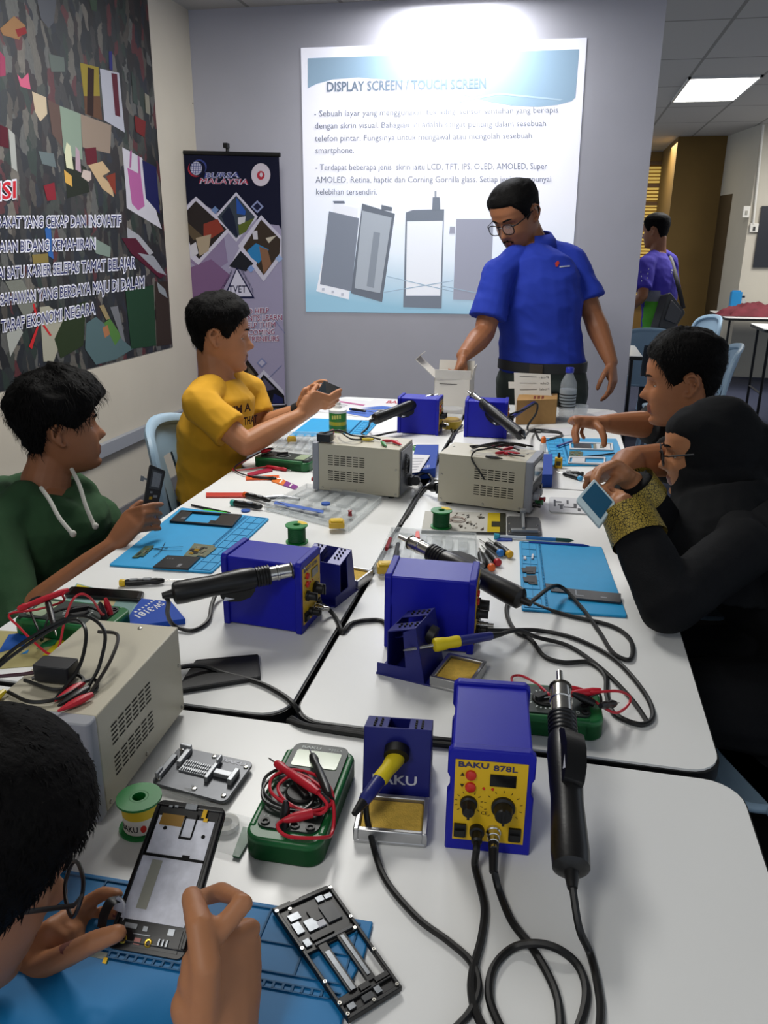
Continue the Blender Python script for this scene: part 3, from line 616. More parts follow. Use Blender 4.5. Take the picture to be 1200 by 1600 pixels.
# ================================================================= bench power supplies
ivory = mat('case_ivory_paint', 'b5af9c', .38, nz=.02, ns=4, bump=.06, bs=900); grey_face = mat('face_grey_plastic', '8d9098', .45); slot_m = mat('vent_dark', '2b2922', .8); screw_m = mat('screw_zinc', 'a9a69c', .3, 1)
PW, PD, PH = .137, .258, .143
def supply(label, loc, rz):
    t = thing('power_supply', label, 'power supply', loc, rz); X, Y = PW / 2, PD / 2; z0 = .008
    b = MB(); b.box(-X, X, -Y + .020, Y - .003, z0, PH); b.build('case', ivory, t, bevel=.0015)
    b = MB(); b.rbox(-X - .001, X + .001, -Y, -Y + .021, z0 - .001, PH + .0005, .006, 4); b.build('front_panel', grey_face, t, bevel=.002)
    b = MB()
    for zz in (.040, .084):
        for r in range(5):
            for c in range(6):
                y = -Y + .048 + c * .0185; z = zz + r * .0062
                for s in (-1, 1): b.add([(s * (X + .0004), y, z), (s * (X + .0004), y + .0145, z), (s * (X + .0004), y + .0145, z + .0026), (s * (X + .0004), y, z + .0026)], [(0, 1, 2, 3)])
    b.build('vent_slots', slot_m, t, smooth=False)
    b = MB()
    for s in (-1, 1):
        for y, z in ((Y - .012, .016), (Y - .012, .085), (-Y + .03, .016), (.0, .016)): b.lathe([(.0034, 0), (.003, .0015), (0, .0022)], (s * X, y, z), (s, 0, 0), 10)
    for y in (-Y + .035, Y - .018): b.lathe([(.0034, 0), (.003, .0015), (0, .0022)], (X * .25, y, PH), (0, 0, 1), 10)
    b.build('screws', screw_m, t)
    yf = -Y
    b = MB(); b.box(-X + .012, X - .012, yf - .0015, yf + .001, PH - .052, PH - .012); b.build('meter_window', glassd, t)
    b = MB(); b.use(ink('3a3d46')); b.box(-X + .012, X - .012, yf - .001, yf + .001, .055, .082); b.build('legend_strip', None, t)
    for x in (-.035, .005):
        b = MB(); b.lathe([(.011, 0), (.0105, .012), (.008, .014), (0, .014)], (x, yf, .045), (0, -1, 0), 16); b.build('knob', grey_face, t)
    for x, h in ((-.040, '111111'), (-.01, '2f7040'), (.020, 'a01c24')):
        b = MB(); b.lathe([(.0075, 0), (.0075, .006), (.005, .007), (.005, .015), (.0065, .016), (.0065, .021), (0, .021)], (x, yf, .022), (0, -1, 0), 14); b.build('terminal_post', mat('post_' + h, h, .35), t)
    b = MB(); b.box(.038, .056, yf - .004, yf, .03, .055); b.build('power_switch', rub, t)
    # rear: fan grille and inlet
    b = MB(); b.box(-X + .012, X - .012, Y - .004, Y + .001, .012, PH - .008); b.build('rear_panel', mat('panel_dark_grey', '5d5f66', .4, .5), t)
    b = MB()
    for k in range(4): b.tube([Vector((.015 + (.010 + .007 * k) * math.cos(a), Y + .004, .085 + (.010 + .007 * k) * math.sin(a))) for a in [2 * PI * i / 20 for i in range(20)]], .0012, 5, closed=True)
    b.box(-.020, .050, Y + .002, Y + .004, .0835, .0865); b.box(.0135, .0165, Y + .002, Y + .004, .05, .12); b.build('fan_grille', rub, t)
    b = MB(); b.box(-.042, -.012, Y, Y + .012, .02, .045); b.build('mains_inlet', rub, t)
    b = MB()
    for x in (-X + .018, X - .018):
        for y in (-Y + .03, Y - .03): b.cyl((x, y, 0), (x, y, z0 + .001), .008, .009, 12)
    b.build('rubber_feet', rub, t)
    return t
# near-left one
A = T(160, 1290); B = T(288, 1115); ang = along(A, B)
dv = (B - A).normalized(); nv = Vector((-dv.y, dv.x, 0)); pm_ = (A + B) / 2 + nv * (PW / 2); pm_.z = TZ; rn = ang - PI / 2
psn = supply('cream power supply nearest at left, with alligator leads heaped on its lid', pm_, rn); psn_c = pm_
A = T(488, 768); B = T(625, 782); ang = along(A, B); dv = (B - A).normalized(); nv = Vector((-dv.y, dv.x, 0)); m = (A + B) / 2 + nv * (PW / 2); m.z = TZ
psl = clone(psn, m, ang + PI / 2 + PI, 'cream power supply standing left of the centre gap, grey face toward the yellow shirt boy')
psl.rotation_euler.z = ang - PI / 2 + PI - PI   # front looks left
psl_c = m
A = T(682, 787); B = T(828, 806); ang = along(A, B); dv = (B - A).normalized(); nv = Vector((-dv.y, dv.x, 0)); m = (A + B) / 2 + nv * (PW / 2); m.z = TZ
psr = clone(psn, m, ang + PI / 2, 'cream power supply standing right of the centre gap behind the solder spool')
psr_c = m

# ================================================================= iron stands and irons
def iron_stand(label, loc, rz, group=None):
    t = thing('iron_stand', label, 'iron stand', loc, rz, group)
    b = MB()
    # folded sheet housing with slotted roof, open back; front at -Y
    X = .0425; th = .002; z1 = .098; yb, yf = .055, -.012
    b.box(-X, X, -.055, .075, 0, .003)
    b.add([(-X, yf, .003), (X, yf, .003), (X, yf + .018, z1), (-X, yf + .018, z1), (-X, yf + th, .003), (X, yf + th, .003), (X, yf + .018 + th, z1), (-X, yf + .018 + th, z1)], [(0, 1, 2, 3), (7, 6, 5, 4), (0, 3, 7, 4), (1, 5, 6, 2), (2, 6, 7, 3), (0, 4, 5, 1)])
    zb = .082
    def rs(x0, x1, ya, yb_, dz=0.0):                 # strip of the roof, sloping down to the back
        zz = lambda y: z1 + (zb - z1) * (y - yf - .018) / (yb - yf - .018) + dz
        v = [(x, y, zz(y) - e) for e in (th, 0) for y in (ya, yb_) for x in (x0, x1)]; b.add(v, [(0, 2, 3, 1), (4, 5, 7, 6), (0, 1, 5, 4), (2, 6, 7, 3), (0, 4, 6, 2), (1, 3, 7, 5)])
    rs(-X, -.013, yf + .018, yb); rs(.013, X, yf + .018, yb); rs(-.0145, -.0125, yf + .018, yb, -.012); rs(.0125, .0145, yf + .018, yb, -.012); rs(-.0145, .0145, yf + .018, yb, -.024)
    b.box(-X, X, yb - th, yb, .003, zb)
    for s in (-1, 1):
        x0, x1 = (X - th, X) if s > 0 else (-X, -X + th)
        v = [(x0, yf, .003), (x0, .073, .003), (x0, .073, .022), (x0, yf + .034, .024), (x0, yf + .040, z1 - .012), (x0, yf + .018, z1)]; v += [(x1, y, z) for _, y, z in v]; n = 6
        b.add(v, [tuple(range(n)), tuple(range(n, 2 * n))[::-1]] + [(k, n + k, n + (k + 1) % n, (k + 1) % n) for k in range(n)])
    b.build('housing', mat('stand_blue_steel', '1b2070', .38, .1, nz=.05, ns=40), t, bevel=.0008)
    b = MB(); b.use(ink('0c0c12'))
    for s in (-1, 1):
        for i in range(2):
            for j in range(4): b.box(s * (.022 + .008 * i) - .0014, s * (.022 + .008 * i) + .0014, .010 + j * .009, .0128 + j * .009, z1 - .0025 - j * .003, z1 + .0006 - j * .0028)
    b.build('tip_slots', None, t, smooth=False)
    b = MB(); b.use(white_print); o = Vector((-.030, yf + .0035, .026)); label_on(b, 'BAKU', o, (1, 0, 0), (0, .018, .095), .012, .056, off=.02); b.build('lettering', None, t, smooth=False)
    b = MB(); b.tube([(0, yf + .012, .072), (0, yf + .001, .068)], .016, 16); b.build('iron_socket', rub, t)
    # sponge tray in front
    y0, y1 = -.088, -.020
    b = MB(); b.rbox(-.0435, .0435, y0, y1, .0005, .006, .004, 3)
    for q in ((-.0435, -.037, y0, y1), (.037, .0435, y0, y1), (-.038, .038, y0, y0 + .0065), (-.038, .038, y1 - .0065, y1)): b.box(*q, .0045, .020)
    tr = b.build('sponge_tray', alu, t, bevel=.0015); b = MB(); b.rbox(-.0365, .0365, y0 + .007, y1 - .007, .006, .0155, .004, 3); b.build('sponge', sd, tr, bevel=.002)
    return t
def iron(label, tip, d, cable, L=.15, loc=None):
    tip = Vector(tip); d = Vector(d).normalized(); t = thing('soldering_iron', label, 'soldering iron', tip)
    P = lambda s: tip + d * s
    b = MB(); b.tube([P(0), P(.012), P(.055)], [.0012, .0028, .0034], 10); b.build('shaft', steel, t, world=True)
    b = MB(); b.lathe([(.0035, .05), (.0105, .052), (.0115, .056), (.0105, .068), (.0092, .076), (.0098, .092), (.0088, .096)], tip, d, 18); b.build('grip', mat('grip_yellow', 'd8c21c', .55), t, world=True)
    b = MB(); b.lathe([(.0085, .094), (.0082, .12), (.0072, L - .004), (.005, L)], tip, d, 16); b.build('handle', mat('iron_blue', '23296e', .35), t, world=True)
    b = MB(); b.tube([P(L - .002), P(L + .018)], [.0062, .0036], 10); b.build('strain_relief', rub, t, world=True)
    b = MB(); b.tube(spline([P(L + .01)] + list(cable), 10), .0037, 8); b.build('cable', rub, t, world=True)
    return t
A = T(578, 1252); B = T(655, 1258); ang = along(A, B); m = (A + B) / 2; m.z = TZ
hd = m + Vector((0, .012, 0))
h3 = iron_stand('blue iron stand with golden sponge left of the nearest station', hd, ang + .0)
s1m = T(505, 935) + Vector((.012, .045, 0)); s1m.z = TZ
clone(h3, s1m, 2.9, 'blue iron stand with slotted roof behind the left blue station')
s2m = T(668, 1050) + Vector((.0, .0, 0)); s2m.z = TZ
clone(h3, s2m, 1.35, 'blue iron stand with square sponge tray in front of the middle station', None, ('lettering',))
# iron in the near stand: grip sticks out of the housing towards the camera
gp = T(618, 1180, TZ + .085)
iron('soldering iron with yellow grip plugged into the near blue stand', T(628, 1176, TZ + .074) + Vector((.01, .052, -.0)), T(590, 1222, TZ + .068) - T(620, 1182, TZ + .076),
     C((578, 1240, TZ + .055), (572, 1260, TZ + .035), (578, 1300, TZ + .012), (600, 1370), (650, 1432), (700, 1470), (735, 1502), (748, 1540), (735, 1580), (700, 1620), (660, 1680)), L=.135)
iron('soldering iron with yellow grip resting in the stand of the middle station', T(630, 1016, TZ + .062), T(780, 990, TZ + .066) - T(640, 1013, TZ + .062),
     C((810, 985, TZ + .05), (840, 996, TZ + .012), (890, 1010), (940, 1045), (985, 1090), (1012, 1128)), L=.155)
# ================================================================= quads: flat-lying things given by their four corners
def Quad(a, b_, c, d):
    """a,b,c,d = corners (u=0,v=0),(1,0),(1,1),(0,1); returns fn(u,v,h) with h metres along the normal"""
    a, b_, c, d = (Vector(q) for q in (a, b_, c, d))
    n = ((b_ - a).cross(d - a)).normalized()
    return lambda u, v, h=0.0: a * (1 - u) * (1 - v) + b_ * u * (1 - v) + c * u * v + d * (1 - u) * v + n * h
def qbox(mb, q, u0, u1, v0, v1, h0, h1):
    v = [q(u, v_, h) for h in (h0, h1) for v_ in (v0, v1) for u in (u0, u1)]
    mb.add(v, [(0, 2, 3, 1), (4, 5, 7, 6), (0, 1, 5, 4), (2, 6, 7, 3), (0, 4, 6, 2), (1, 3, 7, 5)])
def qround(mb, q, u0, u1, v0, v1, h0, h1, ru, rv, n=4):
    pts = []
    for cu, cv, a0 in ((u1 - ru, v1 - rv, 0), (u0 + ru, v1 - rv, 90), (u0 + ru, v0 + rv, 180), (u1 - ru, v0 + rv, 270)):
        for k in range(n + 1):
            a = math.radians(a0 + 90 * k / n); pts.append((cu + ru * math.cos(a), cv + rv * math.sin(a)))
    N = len(pts); mb.add([q(u, v, h0) for u, v in pts] + [q(u, v, h1) for u, v in pts], [tuple(range(N))[::-1], tuple(range(N, 2 * N))] + [(i, (i + 1) % N, N + (i + 1) % N, N + i) for i in range(N)])
def qtext(mb, body, q, u0, v0, u1, v1, hv, h=.0004, off=0.0):
    """lettering from (u0,v0) to (u1,v1), cap height hv along the side (perpendicular in u,v)"""
    du, dv = u1 - u0, v1 - v0; L = math.hypot(du, dv); nu, nv_ = -dv / L, du / L
    mb.txt(body, lambda x, y, w: q(u0 + du * x / w + nu * y / .7 * hv, v0 + dv * x / w + nv_ * y / .7 * hv, h), 1.0, off)
def TQ(pts, z=TZ): return Quad(*[T(x, y, z) for x, y in pts])
def at_q(q): p = q(.5, .5, 0); return p
silic = mat('silicone_cyan', '0f8fc6', .55, nz=.03, ns=40); silic_d = mat('silicone_cyan_ridge', '0c74a4', .6)
def work_mat(label, pts, side, z=TZ + .0003, group=None):
    q = TQ(pts, z); t = thing('silicone_work_mat', label, 'work mat', at_q(q), 0, group)
    b = MB(); qround(b, q, 0, 1, 0, 1, 0, .0045, .02, .02); b.build('mat_sheet', silic, t, bevel=.0012, world=True)
    b = MB()
    if side in ('u1', 'u0'): f = (lambda u0, u1, v0, v1: qbox(b, q, u0, u1, v0, v1, .0044, .0056)) if side == 'u1' else (lambda u0, u1, v0, v1: qbox(b, q, 1 - u1, 1 - u0, v0, v1, .0044, .0056))
    else: f = (lambda u0, u1, v0, v1: qbox(b, q, v0, v1, u0, u1, .0044, .0056)) if side == 'v1' else (lambda u0, u1, v0, v1: qbox(b, q, v0, v1, 1 - u1, 1 - u0, .0044, .0056))
    for u in (.74, .765, .80, .97): f(u, u + .004, .02, .98)
    for u in (.88,): f(u, u + .004, .02, .98)
    for k in range(9): f(.80, .97, .02 + k * .12, .024 + k * .12)
    for k in range(48): f(.745, .762, .02 + k * .02, .024 + k * .02)
    b.build('compartment_ridges', silic_d, t, smooth=False, world=True)
    return t
work_mat('cyan silicone work mat in front of the boy in the green hoodie', [(170, 885), (331, 897), (421, 812), (283, 795)], 'u1')
work_mat('cyan silicone work mat in front of the girl in the black headscarf', [(815, 955), (980, 966), (940, 857), (811, 848)], 'u0')
work_mat('cyan silicone work mat far right under the hand of the boy in black', [(862, 729), (979, 728), (963, 687), (851, 686)], 'u0')
work_mat('cyan silicone work mat under the wrists of the boy in the yellow shirt', [(452, 682), (570, 684), (592, 659), (487, 655)], 'u1')
nm = [T(583, 1445), T(583, 1445)]
pA = T(583, 1445); pB = T(382, 1411); dd = (pB - pA).normalized(); pn = Vector((-dd.y, dd.x, 0))
pn = pn if pn.y < 0 else -pn
cor = [pA + dd * .40 + pn * .245, pA + pn * .245, pA, pA + dd * .40]
q = Quad(*[p + Vector((0, 0, .0003)) for p in cor]); t = thing('silicone_work_mat', 'blue silicone work mat nearest, under the hands of the boy in front', 'work mat', at_q(q))
silic2 = mat('silicone_blue', '0c74b0', .55, nz=.03, ns=40)
b = MB(); V = [(0, 0), (.93, 0), (1, .10), (.985, .7), (1, .82), (1, 1), (.5, 1), (0, 1)]; N = len(V)
b.add([q(u, v, 0) for u, v in V] + [q(u, v, .0045) for u, v in V], [tuple(range(N))[::-1], tuple(range(N, 2 * N))] + [(i, (i + 1) % N, N + (i + 1) % N, N + i) for i in range(N)]); b.build('mat_sheet', silic2, t, bevel=.0015, world=True)
b = MB()
for v in (.60, .63, .67, .97): qbox(b, q, .02, .97, v, v + .006, .0044, .006)
for k in range(9): qbox(b, q, .02 + k * .118, .025 + k * .118, .67, .97, .0044, .006)
for k in range(4): qbox(b, q, .02, .97, .745 + k * .06, .75 + k * .06, .0044, .006) if k == 1 else None
for k in range(40): qbox(b, q, .03 + k * .0235, .036 + k * .0235, .602, .63, .0044, .006)
b.build('compartment_ridges', mat('silicone_blue_ridge', '0c5885', .6), t, smooth=False, world=True)

# ================================================================= multimeters and their leads
green = mat('holster_green', '11602f', .38, bump=.05, bs=500); meter_face = mat('meter_face', '26302c', .45); lcd = mat('lcd_glass', '9fb094', .15)
def meter(label, c, rz, group=None):
    t = thing('multimeter', label, 'multimeter', c, rz, group); X, Y, H = .046, .094, .034
    b = MB(); b.rbox(-X, X, -Y, Y, 0, H - .006, .020, 8); b.rbox(-X, X, -Y, -Y + .045, 0, H - .002, .020, 8); b.rbox(-X, -X + .010, -Y + .018, Y - .018, 0, H - .001, .0039, 3); b.rbox(X - .010, X, -Y + .018, Y - .018, 0, H - .001, .0039, 3); b.build('holster', green, t, bevel=.0055, seg=3)
    b = MB(); b.use(meter_face); b.rbox(-X + .009, X - .009, -Y + .018, Y - .004, H - .012, H + .0005, .012, 5)
    top = H + .0009
    b.use(ink('c2c8c6'))
    for k in range(24):
        a = 2 * PI * k / 24; cx, cy, r0, r1 = 0, -.012, .0225, .0265; c_, s_ = math.cos(a), math.sin(a); w = .0011
        if k % 6 != 3: b.poly([(cx + r0 * c_ + w * s_, cy + r0 * s_ - w * c_, top), (cx + r1 * c_ + w * s_, cy + r1 * s_ - w * c_, top), (cx + r1 * c_ - w * s_, cy + r1 * s_ + w * c_, top), (cx + r0 * c_ - w * s_, cy + r0 * s_ + w * c_, top)])
    label_on(b, 'BAKU', (-.026, Y - .0155, top), (1, 0, 0), (0, 1, 0), .0052, .026, off=.03); label_on(b, '9205A', (.010, Y - .0155, top), (1, 0, 0), (0, 1, 0), .0048, .019)
    label_on(b, 'CE', (-.032, -.060, top), (1, 0, 0), (0, 1, 0), .0045); label_on(b, 'mA', (.006, -.064, top), (1, 0, 0), (0, 1, 0), .0035)
    b.build('face_plate', None, t)
    b = MB(); b.rbox(-.030, .030, Y - .054, Y - .020, H, H + .0014, .003, 3); b.build('screen', lcd, t)
    b = MB(); b.lathe([(.0195, 0), (.0195, .003), (.017, .005), (0, .005)], (0, -.012, H), (0, 0, 1), 28); b.M = Matrix.Translation((0, -.012, 0)) @ Matrix.Rotation(.7, 4, 'Z'); b.rbox(-.0042, .0042, -.018, .018, H + .004, H + .011, .003, 3); b.M = None; b.build('dial', rub, t, bevel=.001)
    for x in (-.027, -.009, .009, .027):
        b = MB(); b.lathe([(.0055, 0), (.0055, .002), (.0032, .002), (.0030, -.004), (0, -.004)], (x, -Y + .026, H + .0004), (0, 0, 1), 14); b.build('jack', rub, t)
    return t
def lead(label, h, tip, d, path, plug, name='test_lead', pd=(0, 0, 1), L=.105):
    m = mat('lead_' + h, h, .38); tip = Vector(tip); d = Vector(d).normalized(); t = thing(name, label, 'test lead', tip)
    b = MB(); b.lathe([(.0005, 0), (.0011, .004), (.0011, .018)], tip, d, 8); b.build('tip', steel, t, world=True)
    b = MB(); b.lathe([(.002, .016), (.0045, .018), (.0062, .028), (.0050, .032), (.0048, .045), (.0056, .05), (.0056, L - .012), (.0036, L)], tip, d, 12); b.build('probe', m, t, world=True)
    b = MB(); e = tip + d * L; b.tube(spline([e - d * .004] + list(path) + ([plug] if plug is not None else []), 8), .0021, 7); b.build('wire', m, t, world=True)
    if plug is not None:
        b = MB(); pd = Vector(pd).normalized(); p = Vector(plug); b.lathe([(0, -.014), (.0055, -.014), (.006, .004), (.0045, .014), (.0026, .02)], p, pd, 12); b.build('plug', m, t, world=True)
    return t
blk = '101011'; red = 'b81a2c'
a = (T(380, 1345) + T(500, 1362)) / 2; c = (T(563, 1202) + T(452, 1187)) / 2; ax = along(a, c); m = (a + c) / 2; m.z = TZ
mm1 = meter('green multimeter nearest on the crosswise table, leads coiled on its face', m, ax - PI / 2)
M1 = root_matrix(mm1); L1 = lambda x, y, z: M1 @ Vector((x, y, z))
lead('red test lead coiled on the nearest green multimeter, probe tip pointing up left', red, L1(-.058, .036, .044), L1(.030, -.030, .052) - L1(-.058, .036, .044),
     [L1(.040, -.040, .045), L1(.030, -.052, .041), L1(-.005, -.045, .042), L1(-.034, -.025, .042), L1(-.040, .002, .043), L1(-.020, .020, .043), L1(.015, .012, .044), L1(.038, -.012, .044), L1(.042, -.035, .043), L1(.020, -.050, .042), L1(-.010, -.040, .043), L1(-.028, -.015, .044), L1(-.012, .010, .045), L1(.020, -.005, .045), L1(.044, -.030, .043), L1(.052, -.065, .030), L1(.045, -.092, .044), L1(.010, -.098, .045), L1(-.006, -.086, .046), L1(.0, -.075, .048)], L1(.016, -.069, .050), pd=(M1.to_3x3() @ Vector((-1, -.5, -.1))))
lead('black test lead coiled on the nearest green multimeter, probe across its screen', blk, L1(-.012, .066, .044), L1(.032, -.015, .050) - L1(-.012, .066, .044),
     [L1(.044, -.030, .042), L1(.030, -.046, .041), L1(-.010, -.048, .041), L1(-.040, -.030, .041), L1(-.050, .0, .041), L1(-.036, .022, .041), L1(-.008, .020, .042), L1(.020, -.015, .043), L1(.030, -.040, .042), L1(0, -.052, .041), L1(-.036, -.042, .041), L1(-.046, -.012, .041), L1(-.030, .014, .042), L1(.004, .004, .044), L1(.020, -.030, .042), L1(.006, -.058, .041)], L1(-.003, -.068, .044), pd=(M1.to_3x3() @ Vector((0, .3, 1))))
mc = T(40, 968); mm2 = meter('green multimeter at left behind the nearest cream power supply', (-.815, 1.165, TZ + .003), PI / 2 - .02)
M2 = root_matrix(mm2); L2 = lambda x, y, z: M2 @ Vector((x, y, z))
za = TZ + .05
lead('red test lead looped over the left multimeter and the power supply lid', red, T(12, 958, za + .02), T(75, 935, za + .03) - T(10, 960, za + .02),
     C((98, 930, za + .03), (98, 940, za + .01), (60, 952, za), (15, 960, za), (30, 980, TZ + .035), (55, 1005, TZ + .02), (78, 1022, TZ + .012), (92, 1010, TZ + .02), (100, 975, TZ + .06), (112, 940, TZ + .11), (128, 928, TZ + .12), (145, 938, TZ + .10), (160, 960, TZ + .05)), L2(.009, -.068, .045), pd=(M2.to_3x3() @ Vector((0, .2, 1))))
lead('black test lead lying across the left multimeter, probe pointing down', blk, T(88, 993, za), T(76, 945, za + .02) - T(88, 993, za),
     C((60, 933, za + .02), (45, 945, za), (60, 985, TZ + .036), (66, 1000, TZ + .01), (80, 960, za), (130, 948, za - .005)), L2(-.009, -.068, .045), pd=(M2.to_3x3() @ Vector((0, .2, 1))))
mm3 = meter('green multimeter partly hidden behind the nearest blue station', (.012, 1.062, TZ), PI / 2 + .05)
M3 = root_matrix(mm3); L3 = lambda x, y, z: M3 @ Vector((x, y, z))
lead('red test lead arching behind the multimeter beside the nearest station', red, T(850, 1090, TZ + .045), T(905, 1085, TZ + .05) - T(850, 1092, TZ + .045),
     C((925, 1082, TZ + .055), (965, 1080, TZ + .05), (985, 1090, TZ + .03), (975, 1108, TZ + .02), (955, 1112, TZ + .03)), L3(.009, -.066, .046), pd=(M3.to_3x3() @ Vector((0, 1, .4))), L=.085)
lead('black test lead beside the jacks of the multimeter behind the nearest station', blk, T(968, 1098, TZ + .02), T(938, 1103, TZ + .045) - T(968, 1098, TZ + .02), [L3(.012, -.09, .045)], L3(-.009, -.068, .046), pd=(M3.to_3x3() @ Vector((0, 1, .4))), L=.07)
b = MB(); p3 = C((832, 1088, TZ + .02), (805, 1072, TZ + .02), (800, 1058, TZ + .01), (815, 1056, TZ + .01), (838, 1068, TZ + .03), (858, 1085, TZ + .045)); b.tube(spline(p3, 8), .0021, 7); tag(b.build('loose_wire', mat('lead_' + red, red, .38)), 'thin red wire loop behind the top of the nearest blue station', 'wire')
mm4 = meter('green multimeter lying at the far left in front of the yellow shirt boy', (-.806, 2.335, TZ), -PI / 2 - .12)
M4 = root_matrix(mm4); L4 = lambda x, y, z: M4 @ Vector((x, y, z))
lead('red test lead running left from the multimeter before the yellow shirt boy', red, T(455, 735, TZ + .006), T(375, 722, TZ + .01) - T(455, 735, TZ + .006), C((365, 735, TZ + .006), (380, 722, TZ + .01), (405, 708, TZ + .03)), L4(.009, -.068, .046), pd=(M4.to_3x3() @ Vector((0, 1, .3))), L=.09)
lead('black test lead running left from the multimeter before the yellow shirt boy', blk, T(440, 748, TZ + .006), T(385, 745, TZ + .006) - T(440, 748, TZ + .006), C((372, 738, TZ + .006), (368, 728, TZ + .01), (400, 710, TZ + .03)), L4(-.009, -.068, .046), pd=(M4.to_3x3() @ Vector((0, 1, .3))), L=.09)

# ================================================================= solder reels
def reel(label, p, r=.0265, h=.044, core='b8b4ac', lab=True, group=None):
    t = thing('solder_reel', label, 'solder reel', p, 0, group); gm_ = mat('reel_green', '147a35', .4)
    for z in (0, h - .003):
        b = MB(); b.rings([[(rr * math.cos(2 * PI * k / 28), rr * math.sin(2 * PI * k / 28), zz) for k in range(28)] for rr, zz in ((r * .4, z), (r, z), (r, z + .003), (r * .4, z + .003))], cap=False, closed=True); b.build('flange', gm_, t)
    b = MB()
    if lab:
        b.use(mat('reel_label', 'd6d2c6', .5)); b.lathe([(r * .43, .003), (r * .8, .004), (r * .8, h * .55)], (0, 0, 0), n=28, cap=False); b.use(mat('reel_yellow', 'd8b81c', .5)); b.lathe([(r * .8, h * .55), (r * .8, h - .005), (r * .43, h - .003)], n=28, cap=False)
        b.use(ink('2b2a2c'))
        def wrap(x, y, w): a = -2.35 + x / w * 1.1; return (r * .806 * math.cos(a), r * .806 * math.sin(a), .009 + y / .7 * .008)
        b.txt('BAKU', wrap, 1.0, .02)
        b.use(red_b)
        a0_ = -.95; b.poly([(r * .808 * math.cos(a0_ + .17 * math.cos(k)), r * .808 * math.sin(a0_ + .17 * math.cos(k)), .013 + .005 * math.sin(k)) for k in [2 * PI * i / 14 for i in range(14)]])
    else:
        b.use(mat('wire_green', '1c5a34', .35, bump=.3, bs=900)); pr = [(r * .43, .003)]
        for k in range(16): pr += [(r * .76, .004 + k * (h - .008) / 16), (r * .80, .004 + (k + .5) * (h - .008) / 16)]
        b.lathe(pr + [(r * .43, h - .003)], n=28, cap=False)
    b.build('winding', None, t)
    b = MB(); b.rings([[(rr * math.cos(2 * PI * k / 20), rr * math.sin(2 * PI * k / 20), zz) for k in range(20)] for rr, zz in ((r * .30, 0), (r * .42, 0), (r * .42, h), (r * .30, h))], cap=False, closed=True); b.build('hub', gm_, t)
    if not lab:
        b = MB(); b.use(mat('reel_yellow', 'd8b81c', .5)); b.prism([(r * .45 * math.cos(1.7 - a * .2), r * .45 * math.sin(1.7 - a * .2)) for a in range(8)] + [(r * .97 * math.cos(.3 + a * .2), r * .97 * math.sin(.3 + a * .2)) for a in range(8)], h, h + .0006); b.build('top_label', None, t)
    return t
reel('green solder reel with printed white label behind the phone held in front', T(222, 1292))
reel('green solder reel standing alone on the left table above the blue station', T(464, 847), lab=False)
reel('green solder reel standing on the tool card in front of the right power supply', T(689, 823, TZ + .004), lab=False)

# ================================================================= circuit board holder (metal plate)
zp = TZ + .010; q = Quad(T(235, 1222, zp), T(352, 1254, zp), T(397, 1191, zp), T(281, 1166, zp))
t = thing('circuit_board_holder', 'steel circuit board holder plate with sliding clamps beside the near reel', 'board holder', at_q(q) - Vector((0, 0, .010)))
plate = mat('plate_dark_steel', '55575b', .38, .6, nz=.08, ns=60)
b = MB(); qround(b, q, 0, 1, 0, 1, -.004, 0, .08, .10); b.build('plate', plate, t, bevel=.0006, world=True)
b = MB(); b.use(white_print); qtext(b, 'BAKU', q, .62, .86, .93, .86, .075, off=.03); b.build('lettering', None, t, smooth=False, world=True)
b = MB()
for u, v in ((.06, .92), (.50, .92), (.95, .84), (.55, .10), (.93, .12), (.07, .12)): b.lathe([(.0034, -.010), (.0034, .0006), (.0028, .002), (0, .0024)], q(u, v), (0, 0, 1), 10)
b.build('screws', steel, t, world=True)
clampm = mat('clamp_steel', '94979b', .4, .6)
b = MB(); qbox(b, q, .02, .09, .12, .70, .0, .006); qbox(b, q, .02, .06, .10, .30, .0, .009); b.build('fixed_clamp', clampm, t, bevel=.0008, world=True)
b = MB(); qbox(b, q, .15, .21, .50, .92, .0, .008); qbox(b, q, .05, .20, .88, .94, .004, .011); b.build('clamp_jaw', clampm, t, bevel=.0008, world=True)
b = MB(); qbox(b, q, .60, .65, .30, .72, 0, .008); qbox(b, q, .61, .64, .70, .86, .002, .011); b.build('clamp_jaw', clampm, t, bevel=.0008, world=True)
b = MB(); qbox(b, q, .66, .92, .46, .58, .001, .007); qbox(b, q, .88, .94, .36, .66, .0, .009); b.build('slide_bar', clampm, t, bevel=.0008, world=True)
b = MB()
for k in range(13):
    u = .24 + k * .028
    for v in (.42, .52, .60): qbox(b, q, u, u + .014, v, v + .05, .001, .0045)
qbox(b, q, .22, .60, .40, .66, .0, .0025); b.build('serrated_rail', clampm, t, smooth=False, world=True)
# ================================================================= flat things
leather = mat('pouch_black_leather', '17181a', .55, bump=.2, bs=700)
q = TQ([(274, 1086), (408, 1064), (404, 1027), (306, 1036)]); t = thing('flat_pouch', 'flat black pouch lying under the cord right of the near power supply', 'pouch', at_q(q))
b = MB(); qround(b, q, 0, 1, 0, 1, 0, .007, .03, .06); b.build('pouch_body', leather, t, bevel=.002, world=True)
b = MB()
for u0, u1, v0, v1 in ((.02, .98, .03, .05), (.02, .98, .95, .97), (.97, .985, .03, .97)): qbox(b, q, u0, u1, v0, v1, .007, .0076)
b.build('stitching', ink('2c2d30'), t, smooth=False, world=True)
q = TQ([(100, 934), (222, 942), (226, 929), (112, 921)], TZ + .001); t = thing('mobile_phone', 'black mobile phone lying face up behind the left multimeter', 'phone', at_q(q))
b = MB(); qround(b, q, 0, 1, 0, 1, 0, .008, .05, .14); b.build('phone_body', mat('phone_black', '0c0c0e', .3), t, bevel=.002, world=True)
